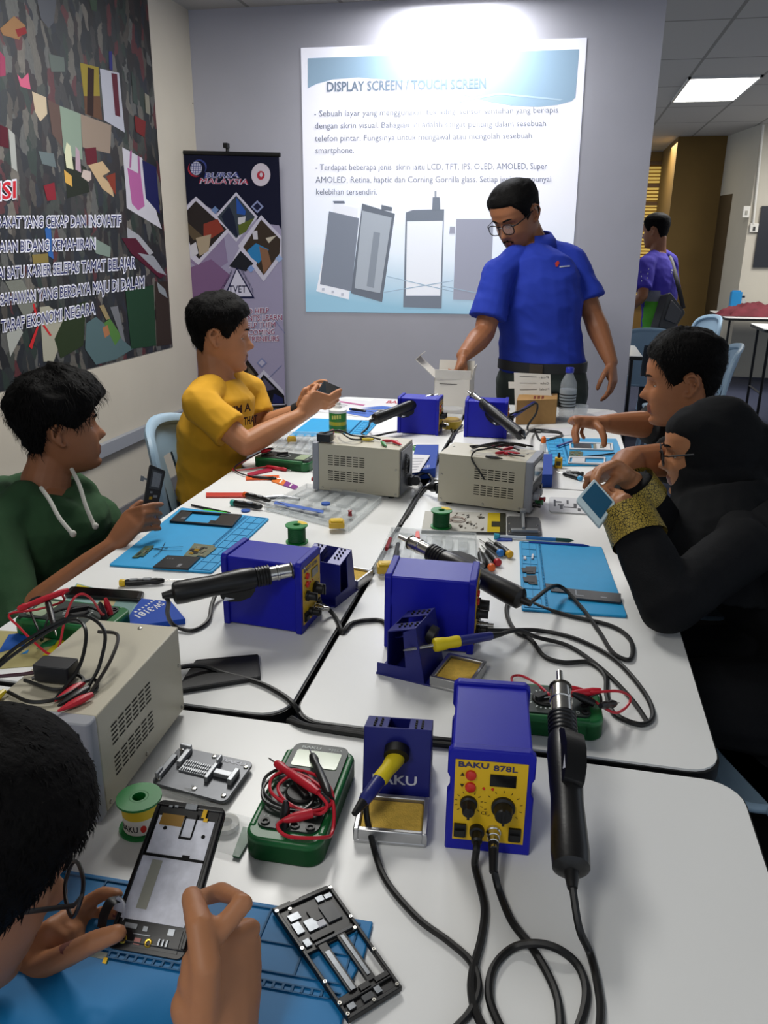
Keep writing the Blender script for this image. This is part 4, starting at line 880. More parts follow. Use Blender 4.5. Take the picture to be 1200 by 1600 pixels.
b = MB(); qround(b, q, .06, .94, .06, .94, .008, .0084, .02, .05); b.build('screen', mat('glass_black', '09090b', .12, spec=.3), t, world=True)
q = TQ([(98, 946), (200, 974), (216, 938), (120, 912)], TZ); t = thing('leaflet', 'colourful printed leaflet under the left multimeter beside the blue packet', 'leaflet', at_q(q))
b = MB(); b.use(ink('7fa19c')); qbox(b, q, 0, 1, 0, 1, 0, .0012); b.use(ink('c8b21c')); b.poly([q(*u, .0016) for u in ((.05, .55), (.55, .75), (.5, .98), (.02, .95))]); b.use(ink('a89a74')); b.poly([q(*u, .0016) for u in ((.45, .35), (.7, .4), (.7, .7), (.5, .7))]); b.use(ink('6f8c8a')); b.poly([q(*u, .0016) for u in ((.65, .2), (.98, .2), (.98, .9), (.75, .9))]); b.build('printed_sheet', None, t, smooth=False, world=True)
q = TQ([(-60, 1050), (70, 1040), (115, 992), (-20, 985)], TZ); t = thing('leaflet', 'yellow green printed leaflet sticking out below the left multimeter', 'leaflet', at_q(q))
b = MB(); b.use(ink('a39a6a')); qbox(b, q, 0, 1, 0, 1, 0, .0012); b.use(ink('1d4f9c')); b.poly([q(*u, .0016) for u in ((.3, .4), (.55, .6), (.5, .98), (.28, .9))]); b.use(ink('2d7a4c')); b.poly([q(*u, .0016) for u in ((.72, .5), (.9, .62), (.88, .9), (.74, .7))]); b.use(ink('c8b61f')); b.poly([q(*u, .0016) for u in ((.86, .3), (1, .3), (1, .8), (.9, .8))]); b.use(ink('2a77b0')); b.poly([q(*u, .0016) for u in ((.58, .35), (.66, .38), (.64, .5))])
b.build('printed_sheet', None, t, smooth=False, world=True)
q = TQ([(188, 990), (290, 975), (268, 948), (222, 943)], TZ); t = thing('packet', 'blue printed packet with white upside down lettering beside the left multimeter', 'packet', at_q(q))
b = MB(); b.use(ink('1c45a0')); qbox(b, q, 0, 1, 0, 1, 0, .011); b.use(white_print); qtext(b, 'SW-3181', q, .62, .96, .10, .40, .20, .0114, off=.02); [b.poly([q(u, v, .0113) for u, v in ((.46 - k * .055, .97 - k * .075), (.435 - k * .055, .935 - k * .075), (.375 - k * .055, .97 - k * .075), (.40 - k * .055, 1.0 - k * .075))]) for k in range(7)]; b.build('printed_card', None, t, bevel=.001, smooth=False, world=True)
# pcb things
pcb = mat('pcb_green', '2c4a34', .45, nz=.35, ns=400); pcbmetal = mat('pcb_shield', '7d7a66', .4, .6, nz=.25, ns=300); chip = mat('chip_black', '131416', .35); gold = mat('gold_contact', 'b99432', .3, 1)
def board(label, pts, z=TZ + .006, blocks=14, seed=1, base=None, name='circuit_board', cat='circuit board'):
    q = TQ(pts, z); t = thing(name, label, cat, at_q(q)); R = random.Random(seed)
    b = MB(); V = [(0, 0), (.6, .02), (.62, .12), (1, .1), (1, .85), (.86, .88), (.84, 1), (0, .96)]; N = len(V)
    b.add([q(u, v, 0) for u, v in V] + [q(u, v, .0014) for u, v in V], [tuple(range(N))[::-1], tuple(range(N, 2 * N))] + [(i, (i + 1) % N, N + (i + 1) % N, N + i) for i in range(N)]); b.build('board', base or pcb, t, smooth=False, world=True)
    b = MB()
    for k in range(blocks):
        b.use(R.choice([pcbmetal, chip, pcbmetal, gold, chip])); u = R.uniform(.05, .75); v = R.uniform(.12, .7); w_ = R.uniform(.06, .2); h_ = R.uniform(.06, .2); qbox(b, q, u, u + w_, v, v + h_, .0014, R.uniform(.0018, .003))
    b.build('components', None, t, smooth=False, world=True); return t
board('small green phone circuit board with wires on the left cyan mat', [(206, 872), (222, 872), (243, 853), (228, 853)], seed=2, blocks=8)
b = MB(); 
for pts in (((238, 857), (262, 855), (286, 854)), ((240, 858), (262, 860), (285, 860)), ((240, 870), (250, 862), (258, 847)), ((236, 856), (250, 858), (262, 856))): b.tube(spline(C(*pts, z=TZ + .0075), 4), .0006, 5)
tag(b.build('flex_cable', rub), 'thin dark wires beside the small board on the left cyan mat', 'wire')
board('grey green phone circuit board next to the battery on the left cyan mat', [(287, 869), (318, 873), (342, 854), (304, 849)], seed=5, blocks=22, base=mat('pcb_olive', '5d6248', .5, nz=.3, ns=300))
q = TQ([(239, 888), (294, 891), (313, 873), (262, 870)], TZ + .005); t = thing('phone_battery', 'flat black phone battery lying on the left cyan mat', 'battery', at_q(q)); b = MB(); qbox(b, q, 0, 1, 0, 1, 0, .004); b.use(ink('8a8a8c')); 
b = MB(); b.use(chip); qbox(b, q, 0, 1, 0, 1, 0, .004); b.use(ink('77787c')); qbox(b, q, .62, .72, .1, .35, .004, .0042); qbox(b, q, .1, .13, .70, .76, .004, .0042); qbox(b, q, .18, .21, .70, .76, .004, .0042); qbox(b, q, .26, .29, .70, .76, .004, .0042); b.build('battery_pack', None, t, smooth=False, world=True)
def qframe(b, q, u0, u1, v0, v1, w, h, h0, h1):
    qbox(b, q, u0, u1, v0, v0 + h, h0, h1); qbox(b, q, u0, u1, v1 - h, v1, h0, h1); qbox(b, q, u0, u0 + w, v0 + h, v1 - h, h0, h1); qbox(b, q, u1 - w, u1, v0 + h, v1 - h, h0, h1)
pf = mat('phone_frame_black', '121214', .4); pgrey = mat('phone_grey_metal', '7f8388', .35, .8, nz=.1, ns=200)
q = TQ([(265, 817), (363, 825), (378, 807), (283, 800)], TZ + .005); t = thing('phone_mid_frame', 'black empty phone frame at the top of the left cyan mat', 'phone frame', at_q(q))
b = MB(); qframe(b, q, 0, 1, 0, 1, .03, .07, 0, .006); qbox(b, q, .03, .2, .07, .93, 0, .005); qbox(b, q, .68, .97, .07, .93, 0, .005); qbox(b, q, .6, .7, .07, .35, 0, .005); b.build('frame', pf, t, bevel=.0006, world=True)
b = MB(); qbox(b, q, .13, .2, .25, .42, .005, .0056); b.build('lens_window', pgrey, t, world=True)
# phone frame in the foreground
q = Quad(T(544, 1601, TZ + .006), T(628, 1549, TZ + .002), T(516, 1389, TZ + .005), T(427, 1428, TZ + .007)); t = thing('phone_mid_frame', 'black open phone frame in the foreground, lying on the corner of the near blue mat', 'phone frame', at_q(q))
b = MB(); qframe(b, q, 0, 1, 0, 1, .055, .03, 0, .006); qbox(b, q, .05, .95, .56, .97, 0, .0035); qbox(b, q, .05, .95, .03, .17, 0, .0035); qbox(b, q, .05, .95, .10, .115, .003, .006)
qbox(b, q, 0, .30, .98, 1.02, 0, .005); qbox(b, q, .45, .95, .985, 1.015, 0, .005)
b.build('frame', pf, t, bevel=.0007, world=True)
b = MB(); b.use(pf); qbox(b, q, .26, .40, .16, .57, .001, .005); qbox(b, q, .60, .74, .16, .60, .001, .005); b.use(pgrey); qbox(b, q, .29, .37, .16, .50, .005, .0058); qbox(b, q, .64, .70, .2, .56, .005, .0058); b.build('battery_rails', None, t, smooth=False, world=True)
b = MB(); R_ = random.Random(4)
for u0, u1, v0, v1, m_ in ((.10, .22, .72, .82, pgrey), (.28, .46, .70, .80, pgrey), (.42, .58, .76, .87, pf), (.45, .55, .79, .84, pgrey), (.44, .58, .70, .75, white_print), (.12, .30, .84, .90, pgrey), (.62, .86, .70, .86, mat('phone_dark_grey', '303338', .4)), (.66, .78, .90, .95, pgrey), (.80, .92, .90, .94, pgrey), (.10, .20, .60, .66, pgrey), (.24, .62, .62, .67, pf), (.10, .22, .05, .09, pgrey), (.36, .55, .045, .09, mat('phone_dark_grey')), (.60, .70, .05, .10, pgrey), (.42, .60, .125, .165, pf), (.70, .94, .125, .16, pf), (.24, .9, .58, .60, mat('phone_dark_grey'))):
    b.use(m_); qbox(b, q, u0, u1, v0, v1, .0034, .0055)
b.build('inner_brackets', None, t, smooth=False, world=True)
b = MB()
for u, v in ((.03, .97), (.97, .97), (.03, .60), (.97, .66), (.03, .30), (.97, .34), (.04, .03), (.95, .03), (.22, .94), (.5, .02), (.03, .12), (.92, .56)): b.lathe([(.0019, .0055), (.0019, .0072), (.0009, .0072), (.0008, .006)], q(u, v), (0, 0, 1), 8)
b.build('screws', steel, t, world=True)
# antistatic bag with a braid reel near the meter
film = mat('clear_film', 'd6dadb', .18, alpha=.32, spec=.6); clear = mat('clear_blister', 'd4dadc', .12, alpha=.26, spec=.8)
q = TQ([(330, 1332), (374, 1344), (408, 1286), (318, 1262)], TZ + .001); t = thing('zip_bag', 'small clear zip bag between the held phone and the nearest multimeter', 'bag', at_q(q))
b = MB(); n = 7; R_ = random.Random(3); g = [[q(i / n, j / n, .004 + R_.uniform(0, .010) * math.sin(PI * i / n) * math.sin(PI * j / n)) for i in range(n + 1)] for j in range(n + 1)]
b.add([p for r in g for p in r], [(j * (n + 1) + i, j * (n + 1) + i + 1, (j + 1) * (n + 1) + i + 1, (j + 1) * (n + 1) + i) for j in range(n) for i in range(n)]); b.build('film', film, t, world=True)
b = MB(); qbox(b, q, .75, .98, .02, .75, .001, .003); b.build('green_strip', mat('strip_green', '14703c', .4), t, world=True)
b = MB(); o_ = q(.42, .68); b.rings([[(o_.x + r * math.cos(a), o_.y + r * math.sin(a), o_.z + z) for a in [2 * PI * i / 18 for i in range(18)]] for r, z in ((.008, .001), (.016, .001), (.016, .007), (.008, .007))], cap=False, closed=True); b.build('braid_reel', mat('reel_white', 'b9b8b2', .5), t, world=True)
b = MB(); 
q2 = TQ([(262, 1240), (330, 1262), (322, 1242), (290, 1222)], TZ + .001); n = 6
g = [[q2(i / n, j / n, .002 + R_.uniform(0, .012) * math.sin(PI * i / n) * math.sin(PI * j / n)) for i in range(n + 1)] for j in range(n + 1)]
b.add([p for r in g for p in r], [(j * (n + 1) + i, j * (n + 1) + i + 1, (j + 1) * (n + 1) + i + 1, (j + 1) * (n + 1) + i) for j in range(n) for i in range(n)]); tag(b.build('plastic_wrapper', film), 'crumpled clear plastic wrapper behind the held phone beside the near reel', 'wrapper')

# ================================================================= blister trays, flux jars
def tray(label, pts, z=TZ, hh=.016, seed=1, cells=5):
    q = TQ(pts, z); t = thing('blister_tray', label, 'tray', at_q(q)); b = MB()
    qround(b, q, 0, 1, 0, 1, .0006, .0018, .06, .06); qframe(b, q, 0, 1, 0, 1, .02, .03, .0018, hh); b.build('tray_shell', clear, t, world=True, bevel=.001)
    b = MB(); R = random.Random(seed)
    for k in range(cells):
        u = .06 + k * .88 / cells; w_ = .88 / cells - .04
        qround(b, q, u, u + w_, .10, .48, .0018, hh * .8, .03, .05, 3); qround(b, q, u, u + w_ * (1 if k % 2 else .8), .56, .90, .0018, hh * .7, .03, .05, 3)
    b.build('compartments', clear, t, world=True, bevel=.001); return t, q
t_, qa = tray('large clear blister tray in front of the left power supply', [(413, 797), (545, 832), (597, 784), (480, 763)])
t_, qb = tray('clear blister tray behind the middle blue station', [(583, 897), (748, 906), (744, 842), (612, 832)], seed=2, cells=6)
t_, qc = tray('small clear blister tray behind the far left multimeter', [(424, 705), (488, 712), (510, 682), (452, 680)], seed=3, cells=4)
def jar(label, p, r=.017, h=.022, cap='d9b41c', body='d0a820', square=True, rz=.3):
    t = thing('flux_jar', label, 'jar', p, rz); b = MB(); bm_ = mat('jar_' + body, body, .3, alpha=.85)
    if square: b.rbox(-r, r, -r * .8, r * .8, 0, h * .8, .004, 3)
    else: b.lathe([(0, 0), (r, 0), (r * 1.02, h * .5), (r * .95, h * .8), (0, h * .8)], n=20)
    b.build('jar_body', bm_, t, bevel=.001)
    b = MB(); cm_ = mat('jar_cap_' + cap, cap, .4)
    if square: b.rbox(-r * .8, r * .8, -r * .62, r * .62, h * .8, h * 1.05, .003, 3); b.rbox(-r * .5, r * .5, -r * .35, r * .35, h * 1.05, h * 1.1, .002, 2)
    else: b.lathe([(0, h * .8), (r * 1.06, h * .8), (r * 1.06, h), (0, h)], n=20)
    b.build('lid', cm_, t, bevel=.0006); return t
jar('yellow flux box on the corner of the large blister tray', T(526, 823, TZ + .010), .019, .018)
jar('yellow flux box in the tray left of the middle blue station', T(602, 893, TZ + .008), .018, .020)
jar('yellow flux box in the small tray behind the far left multimeter', T(456, 690, TZ + .008), .016, .018)
t = thing('bottle', 'tiny yellow square bottle with black tip on the far right cyan mat edge', 'bottle', T(872, 731)); b = MB(); b.rbox(-.012, .012, -.010, .010, 0, .034, .004, 3); b.build('bottle_body', mat('bottle_yellow', 'd2a51c', .4), t, bevel=.002)
b = MB(); b.lathe([(.005, .034), (.005, .042), (.0035, .044), (.003, .050), (0, .050)], n=10); b.build('nozzle', rub, t); b = MB(); b.use(ink('4a4a3c')); b.poly([(-.007, -.0103, .010), (.007, -.0103, .010), (.007, -.0103, .024), (-.007, -.0103, .024)]); b.build('label', None, t, smooth=False)
t = thing('bottle', 'tiny orange capped bottle right of the right power supply', 'bottle', T(848, 707)); b = MB(); b.lathe([(0, 0), (.011, 0), (.011, .03), (.006, .036), (0, .036)], n=14); b.build('bottle_body', mat('bottle_clear', 'c8ccd0', .2, alpha=.5), t); b = MB(); b.lathe([(.007, .034), (.0095, .036), (.008, .052), (.004, .056), (0, .056)], n=14); b.build('cap', mat('cap_orange', 'd4661c', .4), t)
b = MB(); b.lathe([(0, 0), (.012, .001), (.012, .006), (0, .007)], n=16); o_ = b.build('round_token', mat('tool_blue_disc', '2a55a8', .4)); o_.location = T(509, 789, TZ + .014); tag(o_, 'small blue disc lying in the large clear blister tray', 'disc')
b = MB(); b.lathe([(0, 0), (.012, .001), (.012, .004), (0, .005)], n=16); o_ = b.build('round_token', mat('tool_blue_disc')); o_.location = T(384, 799, TZ); tag(o_, 'small blue disc on the white table beside the teal screwdriver', 'disc')
b = MB(); b.lathe([(0, 0), (.006, .0), (.0045, .010), (.006, .014), (0, .016)], n=12); o_ = b.build('rubber_bulb', mat('bulb_red', '8a1c24', .3)); o_.location = T(547, 806, TZ + .010); tag(o_, 'tiny dark red bulb beside the yellow flux box in the large tray', 'bulb')
def lidded_tub(label, p):
    t = thing('plastic_tub', label, 'tub', p); b = MB(); b.lathe([(0, 0), (.040, 0), (.044, .030), (0, .030)], n=24); b.build('base', mat('tub_yellow', 'c9a92c', .5), t, bevel=.001)
    b = MB(); b.lathe([(.044, .030), (.046, .062), (.046, .075), (.0455, .076), (0, .076)], n=24); b.build('dome', mat('tub_clear', 'c6cbd0', .15, alpha=.3), t)
    b = MB(); b.lathe([(0, .0301), (.036, .0301), (.033, .036), (0, .037)], n=20); b.build('sponge', mat('tub_sponge', 'b8952c', .8), t); return t
lidded_tub('clear round tub with yellow base between the two far blue stations', T(704, 668))
# ================================================================= hand tools
def screwdriver(label, tail, tip, cap, group=None, r=.0075, split=.62, grips='8c8f92'):
    tail = Vector(tail); tip = Vector(tip); L = (tip - tail).length; d = (tip - tail) / L; t = thing('screwdriver', label, 'screwdriver', tail, 0, group); h = L * split
    b = MB(); b.lathe([(0, 0), (r * .8, .0004), (r * 1.02, .003), (r * 1.02, .010), (r * .9, .012), (0, .012)], tail, d, 14); b.build('cap', mat('cap_' + cap, cap, .4), t, world=True)
    b = MB(); b.lathe([(r * .72, .010), (r * .95, .016), (r * 1.0, h * .4), (r * .82, h * .68), (r * .95, h * .82), (r * .7, h * .97), (r * .35, h)], tail, d, 14); hd = b.build('handle', gunblack, t, world=True)
    if grips:
        b = MB(); x, y, _ = frame(d)
        for s0, s1 in ((.22, .42), (.52, .72)):
            c = tail + d * h * (s0 + s1) / 2 + y * r * .45; b.M = Matrix.Translation(c) @ Matrix((x, d, y)).transposed().to_4x4(); b.rbox(-r * .5, r * .5, -h * (s1 - s0) / 2, h * (s1 - s0) / 2, 0, r * .58, r * .45, 4); b.M = None
        b.build('grip_inlay', mat('grip_' + grips, grips, .5), t, world=True)
    b = MB(); b.tube([tail + d * (h - .002), tail + d * (L - .004), tip], [.0012, .0012, .0006], 8); b.build('blade', steel, t, world=True)
    return t
sz = TZ + .008
screwdriver('black screwdriver with yellow cap on the table below the left cyan mat', T(186, 911, sz), T(300, 905, sz), 'd9b41f')
screwdriver('black screwdriver with teal cap beside the large clear blister tray', T(361, 785, sz), T(440, 796, sz + .004), '2a9a90', split=.62, r=.009)
screwdriver('black screwdriver with orange cap behind the teal capped one', T(381, 772, sz), T(445, 788, sz + .006), 'd4561c', split=.66, r=.0075)
G5 = 'screwdrivers with coloured caps'
for tail, tip, cap, nm_ in (((771, 886), (747, 858), 'd9601f', 'orange'), ((779, 880), (752, 852), 'b0202a', 'red'), ((784, 865), (748, 842), '2f7ccc', 'blue'), ((798, 867), (762, 841), 'dda81c', 'yellow')):
    if nm_ == 'orange': tail, tip = (769, 888), (749, 856)
    screwdriver('small black screwdriver with %s round cap left of the right cyan mat' % nm_, T(tail[0], tail[1], sz + .002), T(tip[0], tip[1], sz - .004), cap, G5, r=.0085, split=.66, grips=None)
screwdriver('small black screwdriver with grey cap nearest the middle blue station in the row of five', T(754, 884, sz + .002), T(748, 856, sz - .004), '38393b', G5, r=.008, split=.7, grips=None)
screwdriver('black screwdriver with light blue cap by the hand holding the white phone', T(909, 748, sz), T(868, 737, sz - .004), '2f90c4', split=.7)
screwdriver('small black screwdriver on the table just above the light blue capped one', T(912, 741, sz), T(875, 737, sz - .004), '1a1b1d', split=.75, grips=None)
screwdriver('slim screwdriver with dark blue handle on the papers behind the spray can', T(546, 639, sz + .006), T(590, 645, sz + .004), '24508a', split=.6, grips=None, r=.006)
def bar(name, label, cat, pts, r, m, z=TZ + .004, n=8):
    b = MB(); b.tube([T(x, y, z) for x, y in pts], r, n); return tag(b.build(name, m), label, cat)
def flat(name, label, cat, pts, z, h, m, bev=.0006):
    q = TQ(pts, z); b = MB(); qbox(b, q, 0, 1, 0, 1, 0, h); return tag(b.build(name, m, bevel=bev, smooth=False), label, cat)
flat('pry_tool', 'flat red plastic pry bar above the left cyan mat', 'pry tool', [(322, 778), (382, 778), (382, 772), (322, 772)], TZ, .005, mat('tool_red', 'b8362a', .4))
bar('tweezers', 'slim black tweezers above the left cyan mat', 'tweezers', [(299, 789), (325, 795), (360, 801)], [.0028, .0038, .0016], rub)
flat('pry_tool', 'small bright green plastic pry tool beside the black tweezers', 'pry tool', [(318, 802), (356, 806), (354, 800), (318, 797)], TZ, .004, mat('tool_green', '3fb52a', .4))
flat('pry_tool', 'crimson plastic pry tool in front of the far left multimeter', 'pry tool', [(388, 745), (426, 737), (424, 732), (386, 741)], TZ, .004, mat('tool_crimson', 'a01c3c', .4))
flat('pry_tool', 'orange plastic pry tool in front of the far left multimeter', 'pry tool', [(384, 751), (436, 750), (436, 744), (384, 746)], TZ, .004, mat('tool_orange', 'd4551c', .4))
q = TQ([(424, 753), (462, 766), (466, 761), (430, 745)], TZ); t = thing('pry_tool', 'orange and purple patterned flat tool left of the left power supply', 'pry tool', at_q(q)); b = MB(); b.use(mat('tool_orange2', 'd8701f', .4)); qbox(b, q, 0, .5, 0, 1, 0, .003); b.use(mat('tool_purple', '7a2a80', .4)); qbox(b, q, .5, 1, 0, 1, 0, .003); b.use(ink('d8d4d0')); qbox(b, q, .30, .36, .1, .9, .003, .0034); qbox(b, q, .72, .78, .1, .9, .003, .0034); b.build('blade', None, t, smooth=False, world=True)
bar('metal_clip', 'grey metal clip bar behind the large clear blister tray', 'clip', [(405, 779), (440, 776), (468, 780)], [.005, .006, .004], mat('clip_grey', '6c6e72', .35, .8))
for i, (lab, a, c, col, r) in enumerate((('blue and dark green pen lying above the right cyan mat', (822, 840), (897, 845), '2a6fb4', .0045), ('dark blue pen with pointed tip at the top edge of the right cyan mat', (826, 847), (921, 853), '1a3f9c', .0035), ('bright green stick between the two pens above the right cyan mat', (826, 846), (880, 850), '4fb53a', .0028))):
    a = T(*a, TZ + .006); c = T(*c, TZ + .006); t = thing('pen', lab, 'pen', a); d = (c - a).normalized(); L = (c - a).length
    b = MB(); b.lathe([(0, 0), (r, .0005), (r, L * .62), (r * .95, L * .62)], a, d, 12); b.build('barrel', mat('pen_' + col, col, .35), t, world=True)
    b = MB(); b.lathe([(r * 1.05, L * .62), (r * 1.05, L * .9), (r * .6, L * .95), (.0006, L)], a, d, 12); b.build('cap', mat('pen_cap' + str(i), ('1f4a44', '1a3f9c', '4fb53a')[i], .4), t, world=True)
a = T(772, 838, TZ + .006); c = T(822, 840, TZ + .006); t = thing('brush', 'small white brush with light blue head left of the pens', 'brush', a); d = (c - a).normalized(); L = (c - a).length
b = MB(); b.lathe([(0, 0), (.008, .0), (.007, .012), (.004, .014), (0, .014)], a, d, 12); b.build('brush_head', mat('brush_cyan', '3aa0b8', .4), t, world=True)
b = MB(); b.lathe([(.003, .012), (.004, .03), (.0035, L), (0, L)], a, d, 12); b.build('handle', mat('brush_white', 'c2cbd6', .4), t, world=True)
flat('spudger', 'small dark blue spudger lying beside the brush', 'spudger', [(776, 846), (800, 846), (800, 841), (780, 840)], TZ, .004, mat('tool_blue', '223f96', .4))
# tool card pack
q = TQ([(658, 833), (790, 836), (790, 803), (664, 800)], TZ); t = thing('tool_card', 'tool pack card with black, white and yellow print under the solder reel', 'card', at_q(q))
b = MB(); b.use(ink('b9b7b0')); qbox(b, q, 0, 1, 0, 1, 0, .003); b.use(ink('17171a')); qbox(b, q, 0, 1, -.02, .06, .003, .0036); b.use(ink('b9a21a')); qbox(b, q, .78, .93, .06, .98, .003, .0036); b.use(ink('2a2a1c')); qbox(b, q, .83, .98, .30, .55, .0036, .004); qbox(b, q, .93, 1.0, .06, .98, .003, .0038)
R_ = random.Random(11)
for k in range(34):
    b.use(R_.choice([ink('3a342e'), ink('222226'), ink('5c5148'), ink('8a857c')])); u = R_.uniform(.24, .72); v = R_.uniform(.1, .85); w_ = R_.uniform(.015, .05); h_ = R_.uniform(.04, .16); b.poly([q(u, v, .0035), q(u + w_, v + h_ * .3, .0035), q(u + w_ * .8, v + h_, .0035), q(u - w_ * .2, v + h_ * .6, .0035)])
b.build('printed_card', None, t, smooth=False, world=True)
b = MB(); o_ = T(715, 812, TZ + .0045); b.tube([o_ + Vector((.020 * math.cos(a), .020 * math.sin(a), .001 * math.sin(3 * a))) for a in [2 * PI * i / 24 for i in range(24)]], .0012, 5, closed=True); b.tube([o_ + Vector((.016 * math.cos(a), .018 * math.sin(a), .003)) for a in [2 * PI * i / 24 for i in range(24)]], .0012, 5, closed=True); tag(b.build('wire_coil', mat('wire_pale', 'b9a8a0', .4)), 'pale coil of thin wire on the tool card beside the solder reel', 'wire')
q = TQ([(792, 834), (846, 835), (843, 808), (792, 806)], TZ + .008); t = thing('circuit_board_holder', 'dark steel board holder plate right of the tool card', 'board holder', at_q(q) - Vector((0, 0, .008)))
b = MB(); qround(b, q, 0, 1, 0, 1, -.004, 0, .1, .1); b.build('plate', plate, t, bevel=.0006, world=True)
b = MB(); qbox(b, q, .44, .52, .1, 1.02, 0, .014); qbox(b, q, .40, .56, .92, 1.05, 0, .02); b.build('slide_bar', clampm, t, world=True, bevel=.0008)
b = MB(); qbox(b, q, .12, .90, .06, .16, 0, .008); b.build('fixed_clamp', clampm, t, world=True, bevel=.0008)
b = MB()
for u, v in ((.08, .55), (.9, .5), (.08, .12), (.92, .12)): b.lathe([(.0034, -.008), (.0034, .0006), (.0028, .002), (0, .0024)], q(u, v), (0, 0, 1), 10)
b.build('screws', steel, t, world=True)
# white phone back plate and pieces on the right
q = TQ([(858, 801), (935, 806), (935, 782), (857, 778)], TZ); t = thing('phone_back_cover', 'white phone back plate with dark shapes right of the right power supply', 'phone cover', at_q(q))
b = MB(); qround(b, q, 0, 1, 0, 1, 0, .004, .06, .14); b.build('cover', mat('phone_white', 'c4c5c8', .35), t, bevel=.001, world=True)
b = MB(); b.use(chip)
for u0, u1, v0, v1 in ((.10, .14, .35, .8), (.14, .26, .62, .70), (.22, .28, .2, .45), (.3, .52, .3, .36), (.5, .56, .3, .6), (.18, .3, .42, .5), (.36, .4, .55, .8), (.58, .64, .12, .3)): qbox(b, q, u0, u1, v0, v1, .004, .0045)
b.build('flex_circuits', None, t, smooth=False, world=True)
q = TQ([(890, 703), (958, 705), (957, 694), (889, 692)], TZ + .005); t = thing('phone_mid_frame', 'white phone frame with chips on the far right cyan mat', 'phone frame', at_q(q)); b = MB(); qframe(b, q, 0, 1, 0, 1, .04, .12, 0, .005); qbox(b, q, .62, .94, .1, .9, 0, .003); b.build('frame', mat('phone_white'), t, bevel=.0005, world=True)
b = MB(); b.use(chip); qbox(b, q, .1, .5, .2, .8, 0, .004); b.use(pcbmetal); qbox(b, q, .55, .62, .2, .8, 0, .004); qbox(b, q, .7, .8, .3, .7, .003, .005); b.build('components', None, t, smooth=False, world=True)
board('tiny green board between the two white phone pieces on the far right mat', [(889, 714), (910, 715), (911, 705), (890, 705)], seed=9, blocks=6)
q = TQ([(887, 725), (945, 727), (946, 716), (889, 715)], TZ + .005); t = thing('phone_mid_frame', 'white and cyan phone frame nearest on the far right cyan mat', 'phone frame', at_q(q)); b = MB(); qframe(b, q, 0, 1, 0, 1, .04, .14, 0, .005); qbox(b, q, .1, .45, .2, .85, 0, .004); b.build('frame', mat('phone_white'), t, bevel=.0005, world=True)
bar('tweezers', 'slim dark tweezers lying across the far right cyan mat', 'tweezers', [(912, 713), (940, 711), (960, 708)], [.0016, .003, .0026], rub, TZ + .009)
bar('pry_tool', 'blue pen shaped opener under the fingers of the boy in black', 'opener', [(871, 697), (897, 688)], .004, mat('tool_blue'), TZ + .012)
# pieces on the right-hand mat of the girl
q = TQ([(822, 900), (840, 902), (842, 884), (822, 882)], TZ + .0055)
for lab, pts in (('small black flex piece upper left on the right cyan mat', [(817, 897), (836, 897), (838, 886), (814, 886)]), ('small black flex piece lower left on the right cyan mat', [(820, 912), (840, 914), (838, 900), (816, 900)])):
    q = TQ(pts, TZ + .0055); b = MB(); qbox(b, q, 0, .8, .2, .8, 0, .002); qbox(b, q, .3, 1, 0, 1, 0, .0015); tag(b.build('flex_cable', rub, smooth=False), lab, 'flex piece')
q = TQ([(888, 936), (970, 944), (970, 930), (886, 922)], TZ + .0055); t = thing('phone_mid_frame', 'dark grey long phone chassis strip at the foot of the right cyan mat', 'phone frame', at_q(q)); b = MB(); b.use(mat('phone_dark_grey')); qbox(b, q, 0, 1, 0, 1, 0, .004); qbox(b, q, -.32, 0, .62, 1.15, 0, .002); qbox(b, q, -.40, -.24, .9, 1.4, 0, .003); b.use(pgrey); qbox(b, q, .14, .17, .3, .9, .004, .0044); qbox(b, q, .15, .3, .25, .35, .004, .0044); qbox(b, q, .62, .74, .3, .4, .004, .0044); b.build('chassis', None, t, smooth=False, world=True)
for lab, pts in (('tiny white piece left on the right cyan mat', [(818, 875), (822, 875), (822, 871), (818, 871)]), ('tiny white piece beside the ruler of the right cyan mat', [(830, 874), (833, 874), (834, 867), (831, 867)])):
    q = TQ(pts, TZ + .0055); b = MB(); qbox(b, q, 0, 1, 0, 1, 0, .003); tag(b.build('sim_tray', white_print, smooth=False), lab, 'phone part')
# mobile tools inside trays
bar('tube_part', 'dark red tube in the tray behind the middle blue station', 'tube', [(604, 858), (610, 842)], .005, mat('bulb_red'), TZ + .012)
bar('tube_part', 'dark grey tube in the tray behind the middle blue station', 'tube', [(617, 870), (622, 850)], .005, mat('phone_dark_grey'), TZ + .012)
flat('red_tip', 'small bright red plastic tip in the tray behind the middle blue station', 'tip', [(648, 842), (656, 842), (655, 832), (650, 832)], TZ + .012, .004, mat('tool_bright_red', 'd8402a', .4))
flat('pry_tool', 'long blue flat strip in the large clear blister tray', 'pry tool', [(428, 788), (505, 803), (506, 799), (430, 784)], TZ + .010, .003, mat('tool_blue2', '3a62b8', .4))

